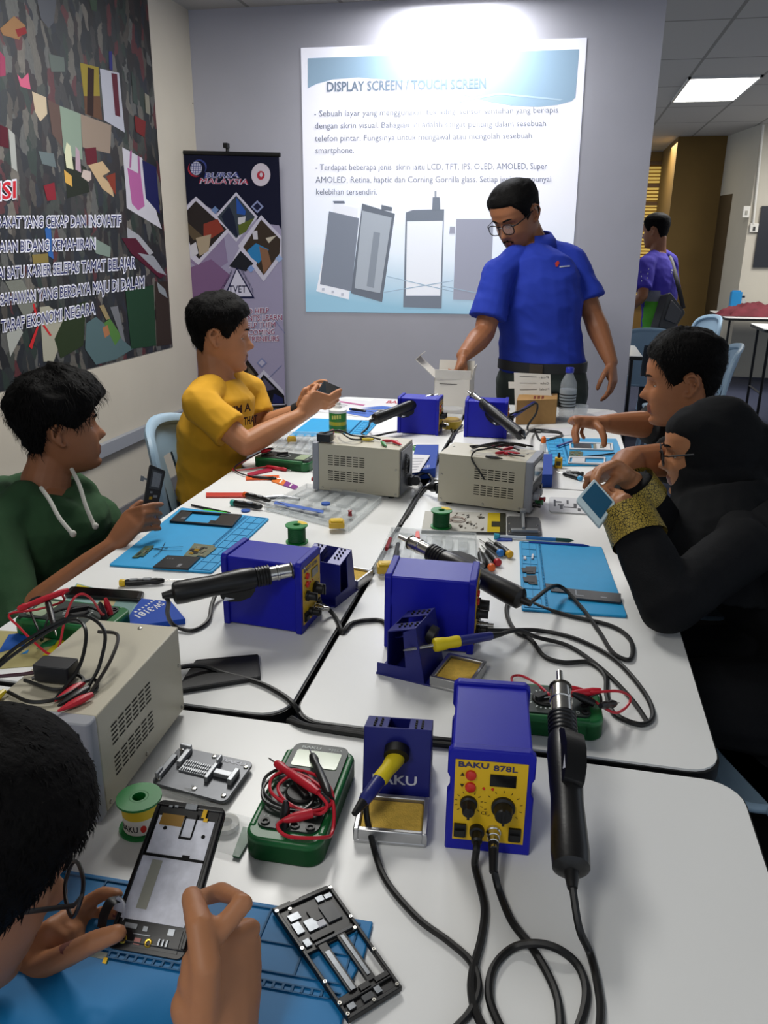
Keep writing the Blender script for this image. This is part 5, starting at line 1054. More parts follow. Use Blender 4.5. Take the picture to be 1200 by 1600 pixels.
# ================================================================= things at the far end
spray = thing('spray_can', 'small yellow and green spray can with white cap behind the left power supply', 'spray can', T(528, 676))
b = MB(); b.use(mat('can_yellow', 'b9a81f', .35)); b.lathe([(0, 0), (.032, .001), (.033, .004), (.033, .046)], n=28); b.use(mat('can_green', '2f7a32', .35)); b.lathe([(.033, .046), (.033, .078), (.031, .082)], n=28)
b.use(ink('c8c46a')); [b.poly([(.0335 * math.cos(a), .0335 * math.sin(a), z) for a, z in ((a0, z0), (a0 + .2, z0), (a0 + .2, z0 + .014), (a0, z0 + .014))]) for a0, z0 in ((-2.0, .056), (-1.72, .057), (-1.44, .058), (-1.16, .059))]; b.use(mat('can_green')); b.lathe([(.0334, .018), (.0334, .032)], n=28)
b.build('can_body', None, spray)
b = MB(); b.lathe([(.033, .078), (.034, .082), (.033, .088), (.020, .092), (.016, .094), (.014, .104), (.012, .105), (.0105, .116), (0, .117)], n=24); b.build('cap', mat('cap_white', 'd8d8d6', .4), spray)
# brown carton with raised white lid
A_ = T(805, 664); B_ = T(868, 662); q = Quad(A_, B_, B_ + Vector((.0, .13, 0)), A_ + Vector((.0, .13, 0))); t = thing('carton', 'small brown carton with an open white printed lid in front of the man', 'carton', at_q(q))
kraft = mat('kraft_board', 'a07a48', .8, nz=.05, ns=80); wcard = mat('white_card', 'c4c0b8', .7)
b = MB(); qbox(b, q, 0, 1, 0, 1, .0005, .098); b.build('box', kraft, t, bevel=.001, world=True)
b = MB(); b.use(ink('6a2c1c'))
for k in range(3): qbox(b, q, .40 + .10 * k, .46 + .10 * k, .15, .65, .098, .0986)
b.build('printing', None, t, smooth=False, world=True)
lid = [onY(804, 620, A_.y + .14), onY(861, 617, A_.y + .14), onY(860, 585, A_.y + .16), onY(803, 582, A_.y + .16)]
b = MB(); ql = Quad(*lid); qbox(b, ql, 0, 1, 0, 1, -.002, 0); qbox(b, ql, -.16, 0, .35, .62, -.006, -.004); qbox(b, ql, -.0, 1.02, -.6, 0, -.002, 0); l_ = b.build('lid', wcard, t, world=True)
b = MB(); b.use(ink('55524e'))
for v, s in ((.80, 'Pcs.'), (.52, 'Color'), (.24, 'Model')): qtext(b, s, ql, .95, v, .70, v, -.10, .0006); b.poly([ql(.15, v + .06, .0005), ql(.62, v + .06, .0005), ql(.62, v + .04, .0005), ql(.15, v + .04, .0005)])
[qbox(b, ql, .24 + .09 * k, .30 + .09 * k, -.10, -.02, 0, .0006) for k in range(7)]
b.build('lettering', None, l_, smooth=False, world=True)
# open white carton the man reaches into
A_ = T(668, 642); c_ = Vector((-.405, 3.36, TZ)); t = thing('carton', 'open white carton with raised flaps under the hand of the man in blue', 'carton', c_)
b = MB(); X, Y, H = .075, .06, .145; th = .002
b.M = Matrix.Rotation(-.05, 4, 'Z')
b.box(-X, X, -Y, -Y + th, 0, H); b.box(-X, X, Y - th, Y, 0, H); b.box(-X, -X + th, -Y, Y, 0, H); b.box(X - th, X, -Y, Y, 0, H); b.box(-X, X, -Y, Y, 0, th); b.M = None
b.build('box', wcard, t)
def flap(p0, p1, v): 
    b = MB(); p0, p1, v = Vector(p0), Vector(p1), Vector(v); n = (p1 - p0).cross(v).normalized() * .002; b.add([p0, p1, p1 + v, p0 + v, p0 + n, p1 + n, p1 + v + n, p0 + v + n], [(0, 1, 2, 3), (7, 6, 5, 4), (0, 4, 5, 1), (1, 5, 6, 2), (2, 6, 7, 3), (3, 7, 4, 0)]); b.build('flap', wcard, t)
flap((-X, -Y, H), (-X, Y, H), (-.085, 0, .075)); flap((X, -Y, H), (X, Y, H), (.01, 0, .05)); flap((-X, -Y, H), (X, -Y, H), (0, -.006, .038)); flap((-X, Y, H), (X, Y, H), (0, .01, .06))
flap((-X - .085, -Y, H + .075), (-X - .085, Y, H + .075), (.022, 0, .02))
b = MB(); b.use(ink('5c5a56')); b.poly([(-X + .02, -Y - .001, H - .02), (X - .03, -Y - .001, H - .02), (X - .03, -Y - .001, H - .023), (-X + .02, -Y - .001, H - .023)]); b.poly([(X - .03, -Y - .001, H - .03), (X - .01, -Y - .001, H - .03), (X - .01, -Y - .001, H - .036), (X - .03, -Y - .001, H - .036)]); b.build('printing', None, t, smooth=False)
# water bottle
t = thing('water_bottle', 'clear plastic water bottle with blue cap beside the brown carton', 'bottle', T(884, 657))
pet = mat('clear_pet', 'b9c0c6', .08, alpha=.30, spec=.8); b = MB(); pr = [(0, 0), (.028, .0), (.032, .006)]
for k in range(6): pr += [(.032, .012 + k * .016), (.0295, .018 + k * .016), (.032, .024 + k * .016)]
pr += [(.0325, .115), (.0325, .145), (.030, .158), (.018, .182), (.0135, .190), (.0135, .197)]
b.lathe(pr, n=24); b.build('bottle_body', pet, t)
b = MB(); b.lathe([(0, .194), (.0165, .194), (.0165, .212), (.015, .214), (0, .214)], n=20); b.build('cap', mat('cap_blue', '1c2a9c', .4), t)
b = MB(); b.lathe([(.0328, .038), (.0328, .088)], n=24); b.use(ink('22242a'))
b = MB(); b.use(mat('bottle_label', 'a9b2b8', .4, alpha=.55)); b.lathe([(.0330, .050), (.0330, .128)], n=24); b.use(ink('1c1e22'))
for z in (.058, .070, .082, .094, .106): b.lathe([(.0333, z), (.0333, z + .004)], n=24)
b.build('label', None, t)
t = thing('plastic_cup', 'clear plastic cup behind the water bottle at the table end', 'cup', T(906, 650)); b = MB(); b.rings([[(r * math.cos(2 * PI * k / 20), r * math.sin(2 * PI * k / 20), z) for k in range(20)] for r, z in ((.001, .002), (.024, .002), (.032, .045), (.033, .045), (.025, 0), (.001, 0))]); b.build('cup_body', pet, t)
# papers
paper = mat('paper_white', 'c9c8cc', .8)
q = TQ([(897, 668), (985, 660), (958, 642), (890, 650)], TZ); b = MB(); qbox(b, q, 0, 1, 0, 1, 0, .003); tag(b.build('paper_sheet', paper, smooth=False), 'white papers behind the hand of the boy in black', 'paper')
q = TQ([(845, 682), (900, 680), (905, 668), (845, 670)], TZ); b = MB(); qbox(b, q, 0, 1, 0, 1, 0, .002); tag(b.build('paper_sheet', paper, smooth=False), 'white paper strip beyond the far right cyan mat', 'paper')
q = TQ([(462, 640), (575, 653), (608, 630), (515, 622)], TZ); t = thing('brochure', 'white and blue printed brochure lying on the table behind the spray can', 'brochure', at_q(q)); b = MB(); b.use(paper); qbox(b, q, 0, 1, 0, 1, 0, .002); b.use(ink('4a6ab8')); b.poly([q(*u, .0026) for u in ((.6, .1), (1, .0), (1, .5), (.75, .4))]); b.use(ink('a85a86')); b.poly([q(*u, .0026) for u in ((.2, .75), (.9, .6), (.9, .68), (.2, .84))]); b.use(ink('8a8c94'))
for k in range(5): b.poly([q(.1, .2 + k * .09, .0026), q(.5, .2 + k * .09, .0026), q(.5, .23 + k * .09, .0026), q(.1, .23 + k * .09, .0026)])
b.build('printed_sheet', None, t, smooth=False, world=True)
q = TQ([(560, 640), (640, 642), (640, 626), (585, 624)], TZ + .003); t = thing('brochure', 'brochure with red heading left of the far left blue station', 'brochure', at_q(q)); b = MB(); b.use(paper); qbox(b, q, 0, 1, 0, 1, 0, .002); b.use(ink('a83a4a')); qtext(b, 'BAKU', q, .42, .62, .98, .60, .26, .0026, .02); b.use(ink('3f62b0')); b.poly([q(*u, .0026) for u in ((0, .1), (.4, .0), (.9, .15), (.4, .35))]); b.build('printed_sheet', None, t, smooth=False, world=True)
q = TQ([(565, 690), (625, 692), (630, 676), (575, 676)], TZ); b = MB(); qbox(b, q, 0, 1, 0, 1, 0, .002); tag(b.build('paper_sheet', paper, smooth=False), 'white paper under the gun tail behind the left power supply', 'paper')
# blue manual packets between the power supplies and beside the right one
q = TQ([(638, 752), (680, 746), (685, 708), (650, 708)], TZ); t = thing('packet', 'blue packet with leaflet on top between the two power supplies', 'packet', at_q(q)); b = MB(); b.use(ink('1f3f94')); qbox(b, q, 0, 1, 0, 1, 0, .03); b.use(white_print); qtext(b, 'SW-3181', q, .3, .05, .75, .05, .1, .0304); b.build('box', None, t, smooth=False, world=True, bevel=.001)
q = TQ([(612, 744), (655, 738), (672, 712), (636, 710)], TZ + .034); t = thing('leaflet', 'white leaflet with line drawing leaning on the blue packet', 'leaflet', at_q(q)); b = MB(); b.use(paper); qbox(b, q, 0, 1, 0, 1, 0, .0015); b.use(ink('8c8e96'))
for k in range(5): b.poly([q(.2 + .03 * k, .15 + k * .15, .002), q(.85, .15 + k * .15, .002), q(.85, .18 + k * .15, .002), q(.2 + .03 * k, .18 + k * .15, .002)])
b.build('printed_sheet', None, t, smooth=False, world=True)
q = TQ([(836, 762), (862, 762), (862, 728), (838, 728)], TZ); t = thing('packet', 'blue box standing at the right side of the right power supply', 'packet', at_q(q)); b = MB(); qbox(b, q, -.3, 1, 0, 1, 0, .040); b.build('box', ink('1f3f94'), t, smooth=False, world=True, bevel=.001)
b = MB(); o_ = T(655, 700, TZ + .004)
for k in range(3): b.tube([o_ + Vector(((.030 - .004 * k) * math.cos(a), (.034 - .004 * k) * math.sin(a), .002 * k)) for a in [2 * PI * i / 24 for i in range(24)]], .0016, 5, closed=True)
tag(b.build('wire_coil', mat('wire_green2', '2c8a3c', .4)), 'coil of green wire behind the left power supply', 'wire')
# ================================================================= cords on the tables
def cord(owner, pts, r=.0042, plug=None):
    b = MB(); b.tube(spline(pts, 10), r, 8); t = b.build('power_cord', rub, owner, world=True)
    if plug:
        a, c = pts[0], pts[1]; d = (Vector(c) - Vector(a)).normalized(); b = MB(); b.tube([Vector(a) - d * .012, Vector(a) + d * .012, Vector(a) + d * .022, Vector(a) + d * .034], [.013, .013, .009, .0055], 10); b.build('plug', rub, t, world=True)
cord(psn, [psn_c + root_matrix(psn).to_3x3() @ Vector((-.027, PD / 2 + .018, .033))] + C((300, 1040, TZ + .02), (350, 1052), (405, 1067), (440, 1085), (458, 1100, TZ + .003), (470, 1118, TZ - .01)), plug=True)
cord(st1, C((492, 945, TZ + .035), (508, 948, TZ + .02), (522, 962), (532, 982), (534, 1000, TZ - .01)))
cord(st2, C((622, 1000, TZ + .02), (600, 972), (575, 969), (550, 974), (538, 986), (530, 1000, TZ - .01)))
cord(st3, C((455, 1122, TZ), (480, 1134), (530, 1140), (580, 1146), (640, 1152), (690, 1156), (715, 1158)))
cord(st3, C((450, 1126, TZ), (475, 1134), (520, 1142), (575, 1150), (630, 1158), (690, 1163), (715, 1166)), .0045)
cord(psl, [psl_c + root_matrix(psl).to_3x3() @ Vector((-.027, PD / 2 + .020, .033))] + C((655, 742, TZ + .02), (668, 740, TZ + .015), (676, 752), (664, 764), (650, 780), (638, 800, TZ + .003), (630, 815, TZ - .01)), plug=True)
cord(psr, [psr_c + root_matrix(psr).to_3x3() @ Vector((-.027, PD / 2 + .020, .033))] + C((664, 762, TZ + .02), (654, 775), (644, 792), (634, 808, TZ + .003), (626, 822, TZ - .01)), plug=True)
cord(st4, C((688, 662, TZ + .03), (702, 668), (708, 678), (704, 690), (712, 676), (722, 664, TZ + .02)), .004)
cord(st5, C((775, 655, TZ + .05), (818, 640, TZ + .08), (838, 630, TZ + .10), (838, 645, TZ + .06), (825, 665, TZ + .02), (830, 674), (868, 676), (878, 680), (860, 686)), .004)
t = thing('soldering_iron', 'soldering iron with yellow grip sticking out right of the far right station', 'soldering iron', T(792, 645, TZ + .05))
p0 = T(790, 660, TZ + .05) + Vector((0, .02, 0)); p1 = T(838, 628, TZ + .09) + Vector((0, .02, 0)); d = (p1 - p0).normalized(); L = (p1 - p0).length
b = MB(); b.lathe([(.010, 0), (.0115, .01), (.0105, .03), (.009, .034)], p0, d, 14); b.build('grip', MATS['grip_yellow'], t, world=True); b = MB(); b.lathe([(.008, .03), (.0065, L)], p0, d, 12); b.build('handle', MATS['iron_blue'], t, world=True)
cord(st3, [root_matrix(st3) @ Vector((-.0125, -D_ / 2 - .012, .0315)), root_matrix(st3) @ Vector((-.0125, -D_ / 2 - .03, .028))] + C((742, 1352, TZ + .008), (750, 1385), (757, 1420), (752, 1465), (738, 1520), (738, 1560), (752, 1600), (790, 1660)))
st_cab = MB(); M_ = root_matrix(st3)
st_cab.tube([M_ @ Vector((.0065, -D_ / 2 - .022, .032)), M_ @ Vector((.0065, -D_ / 2 - .055, .022))], [.0062, .0045], 10); st_cab.tube(spline([M_ @ Vector((.0065, -D_ / 2 - .05, .024))] + C((780, 1392), (800, 1440), (832, 1482), (862, 1535), (874, 1580), (872, 1640), (850, 1700)), 10), .0042, 8); st_cab.build('iron_cable', rub, st3, world=True)
cord(st3, C((812, 1660), (775, 1590), (764, 1550), (772, 1510), (800, 1482), (835, 1474, TZ + .012), (870, 1482, TZ + .012), (900, 1505), (915, 1540), (912, 1580), (890, 1640)))
# leads lying on the power supply lids
def clip(b, p, d, L=.04, h=red):
    b.use(mat('lead_' + h, h, .38)); p = Vector(p); d = Vector(d).normalized(); b.tube([p, p + d * L * .3, p + d * L * .65, p + d * L], [(.003, .003), (.006, .005), (.0055, .004), (.0015, .0015)], 8)
def lid_leads(label, root, seed, pts, clips, block=None):
    M = root_matrix(root); t = thing('clip_leads', label, 'leads', M @ Vector((0, 0, PH))); z = PH + .004
    for h, path in pts:
        b = MB(); b.tube(spline([M @ Vector((x, y, z + dz)) for x, y, dz in path], 9), .0024, 7); b.build('wire', mat('lead_' + h, h, .38), t, world=True)
    for h, x, y, a in clips:
        b = MB(); clip(b, M @ Vector((x, y, z + .003)), M.to_3x3() @ Vector((math.cos(a), math.sin(a), -.05)), .045, h); b.build('alligator_clip', None, t, world=True)
    if block:
        b = MB(); b.M = M; x, y, sx, sy = block; b.rbox(x - sx, x + sx, y - sy, y + sy, z, z + .022, .003, 3); b.M = None; b.build('adapter_block', mat('adapter_black', '1a1b20', .4), t, bevel=.001, world=True)
    return t
K = blk; MA = '3a1020'
lid_leads('heap of black and red leads on the nearest power supply lid', psn, 1,
    [(K, [(-.10, -.10, .0), (-.085, -.04, .02), (-.04, .02, .045), (.0, .0, .05), (.012, -.04, .02), (.006, -.09, .0)]), (K, [(-.11, -.07, .0), (-.08, -.02, .03), (-.03, .03, .05), (.02, .01, .045), (.034, -.03, .02), (.03, -.055, .0)]),
     (K, [(-.06, -.085, .0), (-.02, -.100, .0), (.012, -.088, .002), (.02, -.05, .004), (-.01, -.035, .004), (-.05, -.05, .0)]), (K, [(-.05, -.065, .006), (0, -.075, .004), (.03, -.045, .004), (.042, -.06, .0), (.03, -.075, 0)]), (MA, [(-.09, -.06, .004), (-.06, -.052, .006), (-.04, -.045, .008)]),
     ('2a2522', [(.0, .03, .03), (.03, .025, .03), (.043, -.02, .02), (.04, -.07, .0)])],
    [(red, .022, -.052, -1.9), (K, .034, -.062, -1.95), (red, .046, -.075, -2.1), ('c8b01c', -.062, -.088, -1.7)], (-.02, -.042, .024, .014))
lid_leads('black leads with yellow, green and red clips on the left power supply lid', psl, 2,
    [(K, [(-.03, -.09, .01), (.02, -.06, .02), (.045, -.02, .01), (.02, .0, .005), (-.01, -.01, .004), (-.005, .03, .003)]), (K, [(.06, -.11, .02), (.04, -.06, .03), (.01, -.03, .012), (-.02, .01, .004), (.0, .05, .004)]), (red, [(-.05, -.12, -.03), (-.03, -.10, .012), (.03, -.095, .02)])],
    [('c8b01c', .0, .03, -1.4), ('2f7a3c', .02, .06, .6), (red, .008, .058, 2.0), (red, .0, .085, .9)], (.052, -.095, .016, .020))
lid_leads('tangled black leads with red clips on the right power supply lid', psr, 3,
    [(K, [(.06, -.08, .005), (.02, -.02, .02), (-.02, .03, .015), (.0, .06, .006), (.03, .03, .004), (.05, -.03, .004), (.02, -.07, .004)]), (K, [(.05, -.10, .01), (.0, -.05, .025), (-.04, .0, .015), (-.055, .03, .008), (-.069, .035, -.01), (-.078, .01, -.04), (-.080, -.005, -.06)]), (K, [(.04, -.05, .01), (-.01, .0, .02), (-.03, .04, .01), (.0, .05, .006), (.02, .0, .004), (-.03, -.06, .004), (-.05, -.10, .006)])],
    [(red, -.035, -.02, -.6), (red, -.025, -.04, -1.0), (K, -.079, -.004, -1.5), (red, .045, -.05, 2.4), ('8a1c3c', .055, -.02, 2.0)])
# ================================================================= chairs
chair_blue = mat('chair_pale_blue_plastic', '8fa9bd', .42, nz=.03, ns=12, bump=.05, bs=300)
def chair(label, loc, rz, group=None):
    """moulded plastic chair, sitter faces local +Y"""
    t = thing('plastic_chair', label, 'chair', loc, rz, group)
    b = MB(); b.rbox(-.22, .22, -.21, .22, .425, .445, .06, 6); b.build('seat', chair_blue, t, bevel=.008)
    # arched back: a curved shell of slats inside a rim
    def bk(u, v):                              # u -1..1 across, v 0..1 up
        return Vector((u * (.225 - .02 * v), -.20 - .10 * v + .05 * u * u * (.4 + v), .44 + v * .40))
    b = MB(); rim = [bk(-1, 0), bk(-1, .35), bk(-1, .7), bk(-.88, .90), bk(-.55, 1.0), bk(0, 1.03), bk(.55, 1.0), bk(.88, .90), bk(1, .7), bk(1, .35), bk(1, 0)]
    b.tube(spline(rim, 5), [(.020, .014)] * (len(rim) * 5 - 4), 8); b.build('back_rim', chair_blue, t)
    b = MB(); NU, NV = 12, 12; g = []
    for s in (0, .008):
        for j in range(NV + 1):
            for i in range(NU + 1):
                u = -1 + 2 * i / NU; v = j / NV * (1.0 - .12 * abs(u) ** 3); p = bk(u, v); p.y -= s; g.append(p)
    F = []; n1 = NU + 1; tot = n1 * (NV + 1)
    for j in range(NV):
        for i in range(NU):
            if 2 <= j <= 8 and i in (2, 5, 6, 9): continue
            a = j * n1 + i; F += [(a, a + 1, a + n1 + 1, a + n1), (tot + a, tot + a + n1, tot + a + n1 + 1, tot + a + 1)]
    b.add(g, F); b.build('backrest', chair_blue, t)
    for sx in (-1, 1):
        b = MB(); b.tube([(sx * .19, .19, .43), (sx * .215, .225, 0)], [(.028, .018), (.02, .014)], 8); b.build('leg', chair_blue, t)
        b = MB(); b.tube([(sx * .20, -.20, .44), (sx * .222, -.27, 0)], [(.03, .02), (.02, .015)], 8); b.build('leg', chair_blue, t)
    return t
ch0 = chair('pale blue plastic chair of the boy in the yellow shirt', (-.985, 2.44, 0), -PI / 2 + .05)
CHAIRS = [((-1.31, 1.70, 0), -PI / 2, 'pale blue plastic chair under the boy in the green hoodie'), ((.57, 1.58, 0), PI / 2 + .1, 'pale blue plastic chair under the girl in the black headscarf'), ((.58, 2.28, 0), PI / 2, 'pale blue plastic chair under the boy in the black shirt')]
for loc, rz, lab in CHAIRS: clone(ch0, loc, rz, lab)
p = T(1018, 514, .86); clone(ch0, (p.x, p.y + .30, 0), 0.0, 'pale blue round backed chair behind the head of the boy in black')
p = T(1122, 542, .84); clone(ch0, (p.x - .18, p.y - .05, 0), PI * .5, 'pale blue chair standing right of the head of the boy in black')
p = onY(1070, 490, 7.6); clone(ch0, (p.x - .02, 7.5, 0), PI * .62, 'pale blue chair beside the shoulder bag of the man in purple')
# far tables
zf = .775
pn_ = onY(1150, 497, 8.9); far = table('white table with black legs at the far right holding the red cloth', onY(1150, 497, 8.9).x - .1, onY(1150, 497, 8.9).x + 1.3, 8.9, 9.9, None, pn_.z)
pt2 = onY(1005, 557, 5.3); table('white table whose corner shows behind the partition edge', pt2.x - 1.2, pt2.x, 5.3, 5.9, None, pt2.z, r=.01)
p3 = onY(1196, 515, 7.2); table('second white table with black legs at the right edge of the photo', p3.x, p3.x + 1.2, 7.2, 7.8, None, p3.z)
fz = pn_.z
fl = lambda x, y: T(x, y, fz)
t = thing('tall_box', 'bright blue tall drink carton on the far table', 'carton', onY(1150, 462, 9.7)); p = onY(1150, 462, 9.7); t.location = (p.x, 9.7, fz); b = MB(); b.rbox(-.055, .055, -.05, .05, 0, .22, .008, 3); b.build('box', mat('box_blue', '1f7fb8', .5), t); b = MB(); b.rbox(-.045, .045, -.01, .01, .22, .235, .004, 2); b.build('folded_top', mat('box_blue'), t)
p = onY(1162, 462, 9.7); t = thing('water_bottle', 'small clear bottle with dark cap beside the blue carton', 'bottle', (p.x, 9.7, fz)); b = MB(); b.lathe([(0, 0), (.03, .001), (.033, .01), (.033, .12), (.015, .15), (.014, .165)], n=16); b.build('bottle_body', pet, t); b = MB(); b.lathe([(.017, .16), (.017, .18), (0, .181)], n=14); b.build('cap', ink('1f2a3a'), t)
p = onY(1180, 470, 9.3); cl = MB(); n = 28; R_ = random.Random(8); g = []
for j in range(n + 1):
    for i in range(n + 1):
        u = i / n * 2 - 1; v = j / n * 2 - 1; r = math.hypot(u, v); h = max(0, 1 - r * r) ** .8; N3 = mnoise.noise(Vector((u * 3.1, v * 3.1, 4))) + .6 * mnoise.noise(Vector((u * 7, v * 7, 9)))
        g.append((p.x + u * .36 * (1 + .12 * N3), 9.3 + v * .22, fz + .004 + h * (.12 + .045 * N3)))
cl.add(g, [(j * (n + 1) + i, j * (n + 1) + i + 1, (j + 1) * (n + 1) + i + 1, (j + 1) * (n + 1) + i) for j in range(n) for i in range(n)]); tag(cl.build('crumpled_cloth', mat('cloth_red', '66262f', .85, nz=.35, ns=9)), 'crumpled dark red patterned cloth lying on the far white table', 'cloth')
# foil snack wrapper by the boy in black
p = T(978, 652); b = MB(); g = []; n = 10
for j in range(n + 1):
    for i in range(n + 1):
        u = i / n * 2 - 1; v = j / n * 2 - 1; g.append((p.x + u * .06, p.y + v * .05, TZ + .004 + .035 * max(0, 1 - u * u) * max(0, 1 - v * v) + .012 * abs(mnoise.noise(Vector((u * 4, v * 4, 2))))))
# ================================================================= people
CX = Vector((ROT[0][0], ROT[1][0], ROT[2][0])); CU = -Vector((ROT[0][1], ROT[1][1], ROT[2][1])); CB = -Vector((ROT[0][2], ROT[1][2], ROT[2][2]))
def solid(b, voxel, smooth=2, sf=.5):
    """one continuous skin over all the overlapping closed volumes in b"""
    me = bpy.data.meshes.new('t'); me.from_pydata(b.v, [], b.f); me.update()
    o = bpy.data.objects.new('t', me); COL.objects.link(o)
    m = o.modifiers.new('r', 'REMESH'); m.mode = 'VOXEL'; m.voxel_size = voxel
    if smooth: s = o.modifiers.new('s', 'SMOOTH'); s.iterations = smooth; s.factor = sf
    out = bpy.data.meshes.new_from_object(o.evaluated_get(bpy.context.evaluated_depsgraph_get()))
    bpy.data.objects.remove(o); bpy.data.meshes.remove(me)
    return out
def finish(me, name, mats, parent, disp=None, pick=None, shade=True):
    off = root_matrix(parent).translation
    if disp:
        nor = [v.normal.copy() for v in me.vertices]
        for v, n in zip(me.vertices, nor): v.co += n * disp(v.co)
    me.materials.clear()
    for m in mats: me.materials.append(m)
    if pick:
        for p in me.polygons: p.material_index = pick(p.center)
    else: me.polygons.foreach_set('material_index', [0] * len(me.polygons))
    me.polygons.foreach_set('use_smooth', [True] * len(me.polygons))
    me.transform(Matrix.Translation(-off)); me.name = name
    o = bpy.data.objects.new(name, me); COL.objects.link(o); o.parent = parent
    return o
HT = [(-.121, .060, .010, .020), (-.114, .079, -.010, .033), (-.100, .085, -.030, .044), (-.086, .081, -.045, .053), (-.070, .084, -.056, .059), (-.055, .085, -.066, .063), (-.040, .085, -.074, .067), (-.020, .082, -.083, .070), (0, .081, -.090, .072),
      (.020, .086, -.096, .074), (.045, .087, -.099, .076), (.070, .078, -.094, .073), (.090, .060, -.080, .063), (.104, .036, -.056, .046), (.112, .012, -.028, .025), (.115, -.006, -.014, .006)]
def hrow(z):
    for a, c in zip(HT, HT[1:]):
        if z <= c[0]:
            t = max(0, (z - a[0]) / (c[0] - a[0])); return [a[i] + (c[i] - a[i]) * t for i in (1, 2, 3)]
    return list(HT[-1][1:])
def g2(d, s): return math.exp(-(d / s) ** 2)
def head_pt(az, z, face=True):
    f, bk, w_ = hrow(z); cy = -.008 if z < .09 else (f + bk) / 2
    s, c = math.sin(az), math.cos(az)
    x = w_ * math.copysign(abs(s) ** .88, s)
    y = cy + ((f - cy) * abs(c) ** .74 if c > 0 else (bk - cy) * abs(c) ** .85)
    if face and c > 0:
        a = abs(x)
        nz_ = [(.016, .0), (.004, .006), (-.012, .015), (-.028, .026), (-.036, .027), (-.043, .014), (-.049, 0)]
        amp = 0
        for p, q in zip(nz_, nz_[1:]):
            if q[0] <= z <= p[0]: amp = q[1] + (p[1] - q[1]) * (z - q[0]) / (p[0] - q[0])
        sg = .0095 if z > -.018 else .0135
        y += amp * g2(a, sg)
        y += -.011 * g2(a - .031, .014) * g2(z - .0, .011) + .005 * g2(z - .021, .008) * g2(a - .025, .025) + .004 * g2(a - .042, .018) * g2(z + .028, .018)
        y += (.0075 * g2(z + .0635, .0050) + .0075 * g2(z + .0765, .0058) - .0015 * g2(z + .070, .0025)) * g2(a, .021) - .003 * g2(z + .089, .006) * g2(a, .02) + .004 * g2(z + .106, .009) * g2(a, .018)
    return Vector((x, y, z))
def head_solid(b, M, s=1.0, ears=True):
    n, zs = 56, []
    z = -.121
    while z < .1151: zs.append(z); z += .004
    b.rings([[M @ (head_pt(2 * PI * k / n, z) * s) for k in range(n)] for z in zs])
    if ears:
        for e in (-1, 1):
            o = Vector((e * .074, -.014, -.006)); L = lambda x, y, z: M @ ((o + Vector((e * x, y, z))) * s)
            b.caps([L(-.002, .010, .012), L(.006, .006, .026), L(.011, -.008, .031), L(.014, -.019, .020), L(.013, -.020, .002), L(.008, -.010, -.014), L(.002, .002, -.026), L(-.002, .008, -.022)], [.0045, .005, .005, .005, .0048, .0048, .0062, .005], 8)
            b.caps([L(-.004, .004, .012), L(.004, -.008, .010), L(.003, -.004, -.012)], [(.010, .006), (.012, .004), (.010, .004)], 8)
def head_matrix(c, heading, pitch, roll=0.0):
    return Matrix.Translation(c) @ Matrix.Rotation(math.radians(heading - 90), 4, 'Z') @ Matrix.Rotation(math.radians(pitch), 4, 'X') @ Matrix.Rotation(math.radians(roll), 4, 'Y')
hair_m = mat('hair_black', '070606', .75, nz=.5, ns=120, bump=.6, bs=160, spec=.12)
def sst(t): t = max(0, min(1, t)); return t * t * (3 - 2 * t)
def make_hair(parent, M, s, top=.022, side=.010, fringe=.064, nape=-.078, tous=.006, strands=900, ln=.03, seed=1, fr=4.0, sideburn=-.012, m=None, front=0.0, taper=.4):
    R = random.Random(seed)
    def hl(az):
        a = abs(math.degrees(math.atan2(math.sin(az), math.cos(az))))
        pts = [(0, fringe), (38, fringe - .002), (58, fringe - .026), (66, .010), (74, sideburn), (84, sideburn + .006), (92, .022), (108, .012), (122, -.030), (145, nape + .006), (180, nape)]
        for p, q in zip(pts, pts[1:]):
            if a <= q[0]: return p[1] + (q[1] - p[1]) * (a - p[0]) / (q[0] - p[0])
        return nape
    def hp(az, z, extra=0.0):
        p = head_pt(az, z, False); c = Vector((0, -.01, min(z, .03))); n = (p - c).normalized() if (p - c).length > 1e-4 else Vector((0, 0, 1))
        k = sst((z - .01) / .075); th = (side + (top - side) * k) * (taper + (1 - taper) * sst((z - hl(az)) / .055)) + front * max(0, math.cos(az)) * k
        o = sst((z - hl(az)) / .014); nz_ = mnoise.noise(p * fr * 8 + Vector((seed * 3.1, 0, 0))) * tous + mnoise.noise(p * fr * 22) * tous * .5
        return p + n * ((th + nz_ + extra) * o - .007 * (1 - o)), n, o
    n, zs = 72, []
    z = nape - .02
    while z < .1149: zs.append(z); z += .0036
    zs.append(.1149)
    b = MB(); b.rings([[M @ (hp(2 * PI * k / n, z)[0] * s) for k in range(n)] for z in zs])
    # loose locks
    for i in range(strands):
        az = R.uniform(-PI, PI); z = .114 - (R.random() ** 1.3) * (.114 - nape)
        p, nn, o = hp(az, z, -.002)
        if o < .55: continue
        fl = Vector((math.sin(az) * .5, math.cos(az) * .5 + .35 * sst((z - .05) / .05), -.75 if z < .09 else -.15)) + Vector((R.uniform(-.5, .5), R.uniform(-.5, .5), R.uniform(-.25, .25)))
        fl = (fl - nn * fl.dot(nn)).normalized(); L = ln * R.uniform(.5, 1.1); w_ = .0011; sv = fl.cross(nn).normalized() * w_
        q1 = p + fl * L * .5 + nn * L * .16; q2 = p + fl * L + nn * L * R.uniform(-.02, .16)
        b.add([M @ (x * s) for x in (p - sv, p + sv, q1 - sv * .8, q1 + sv * .8, q2)], [(0, 1, 3, 2), (2, 3, 4)])
    return b.build('hair', m or hair_m, parent, world=True, ang=180)
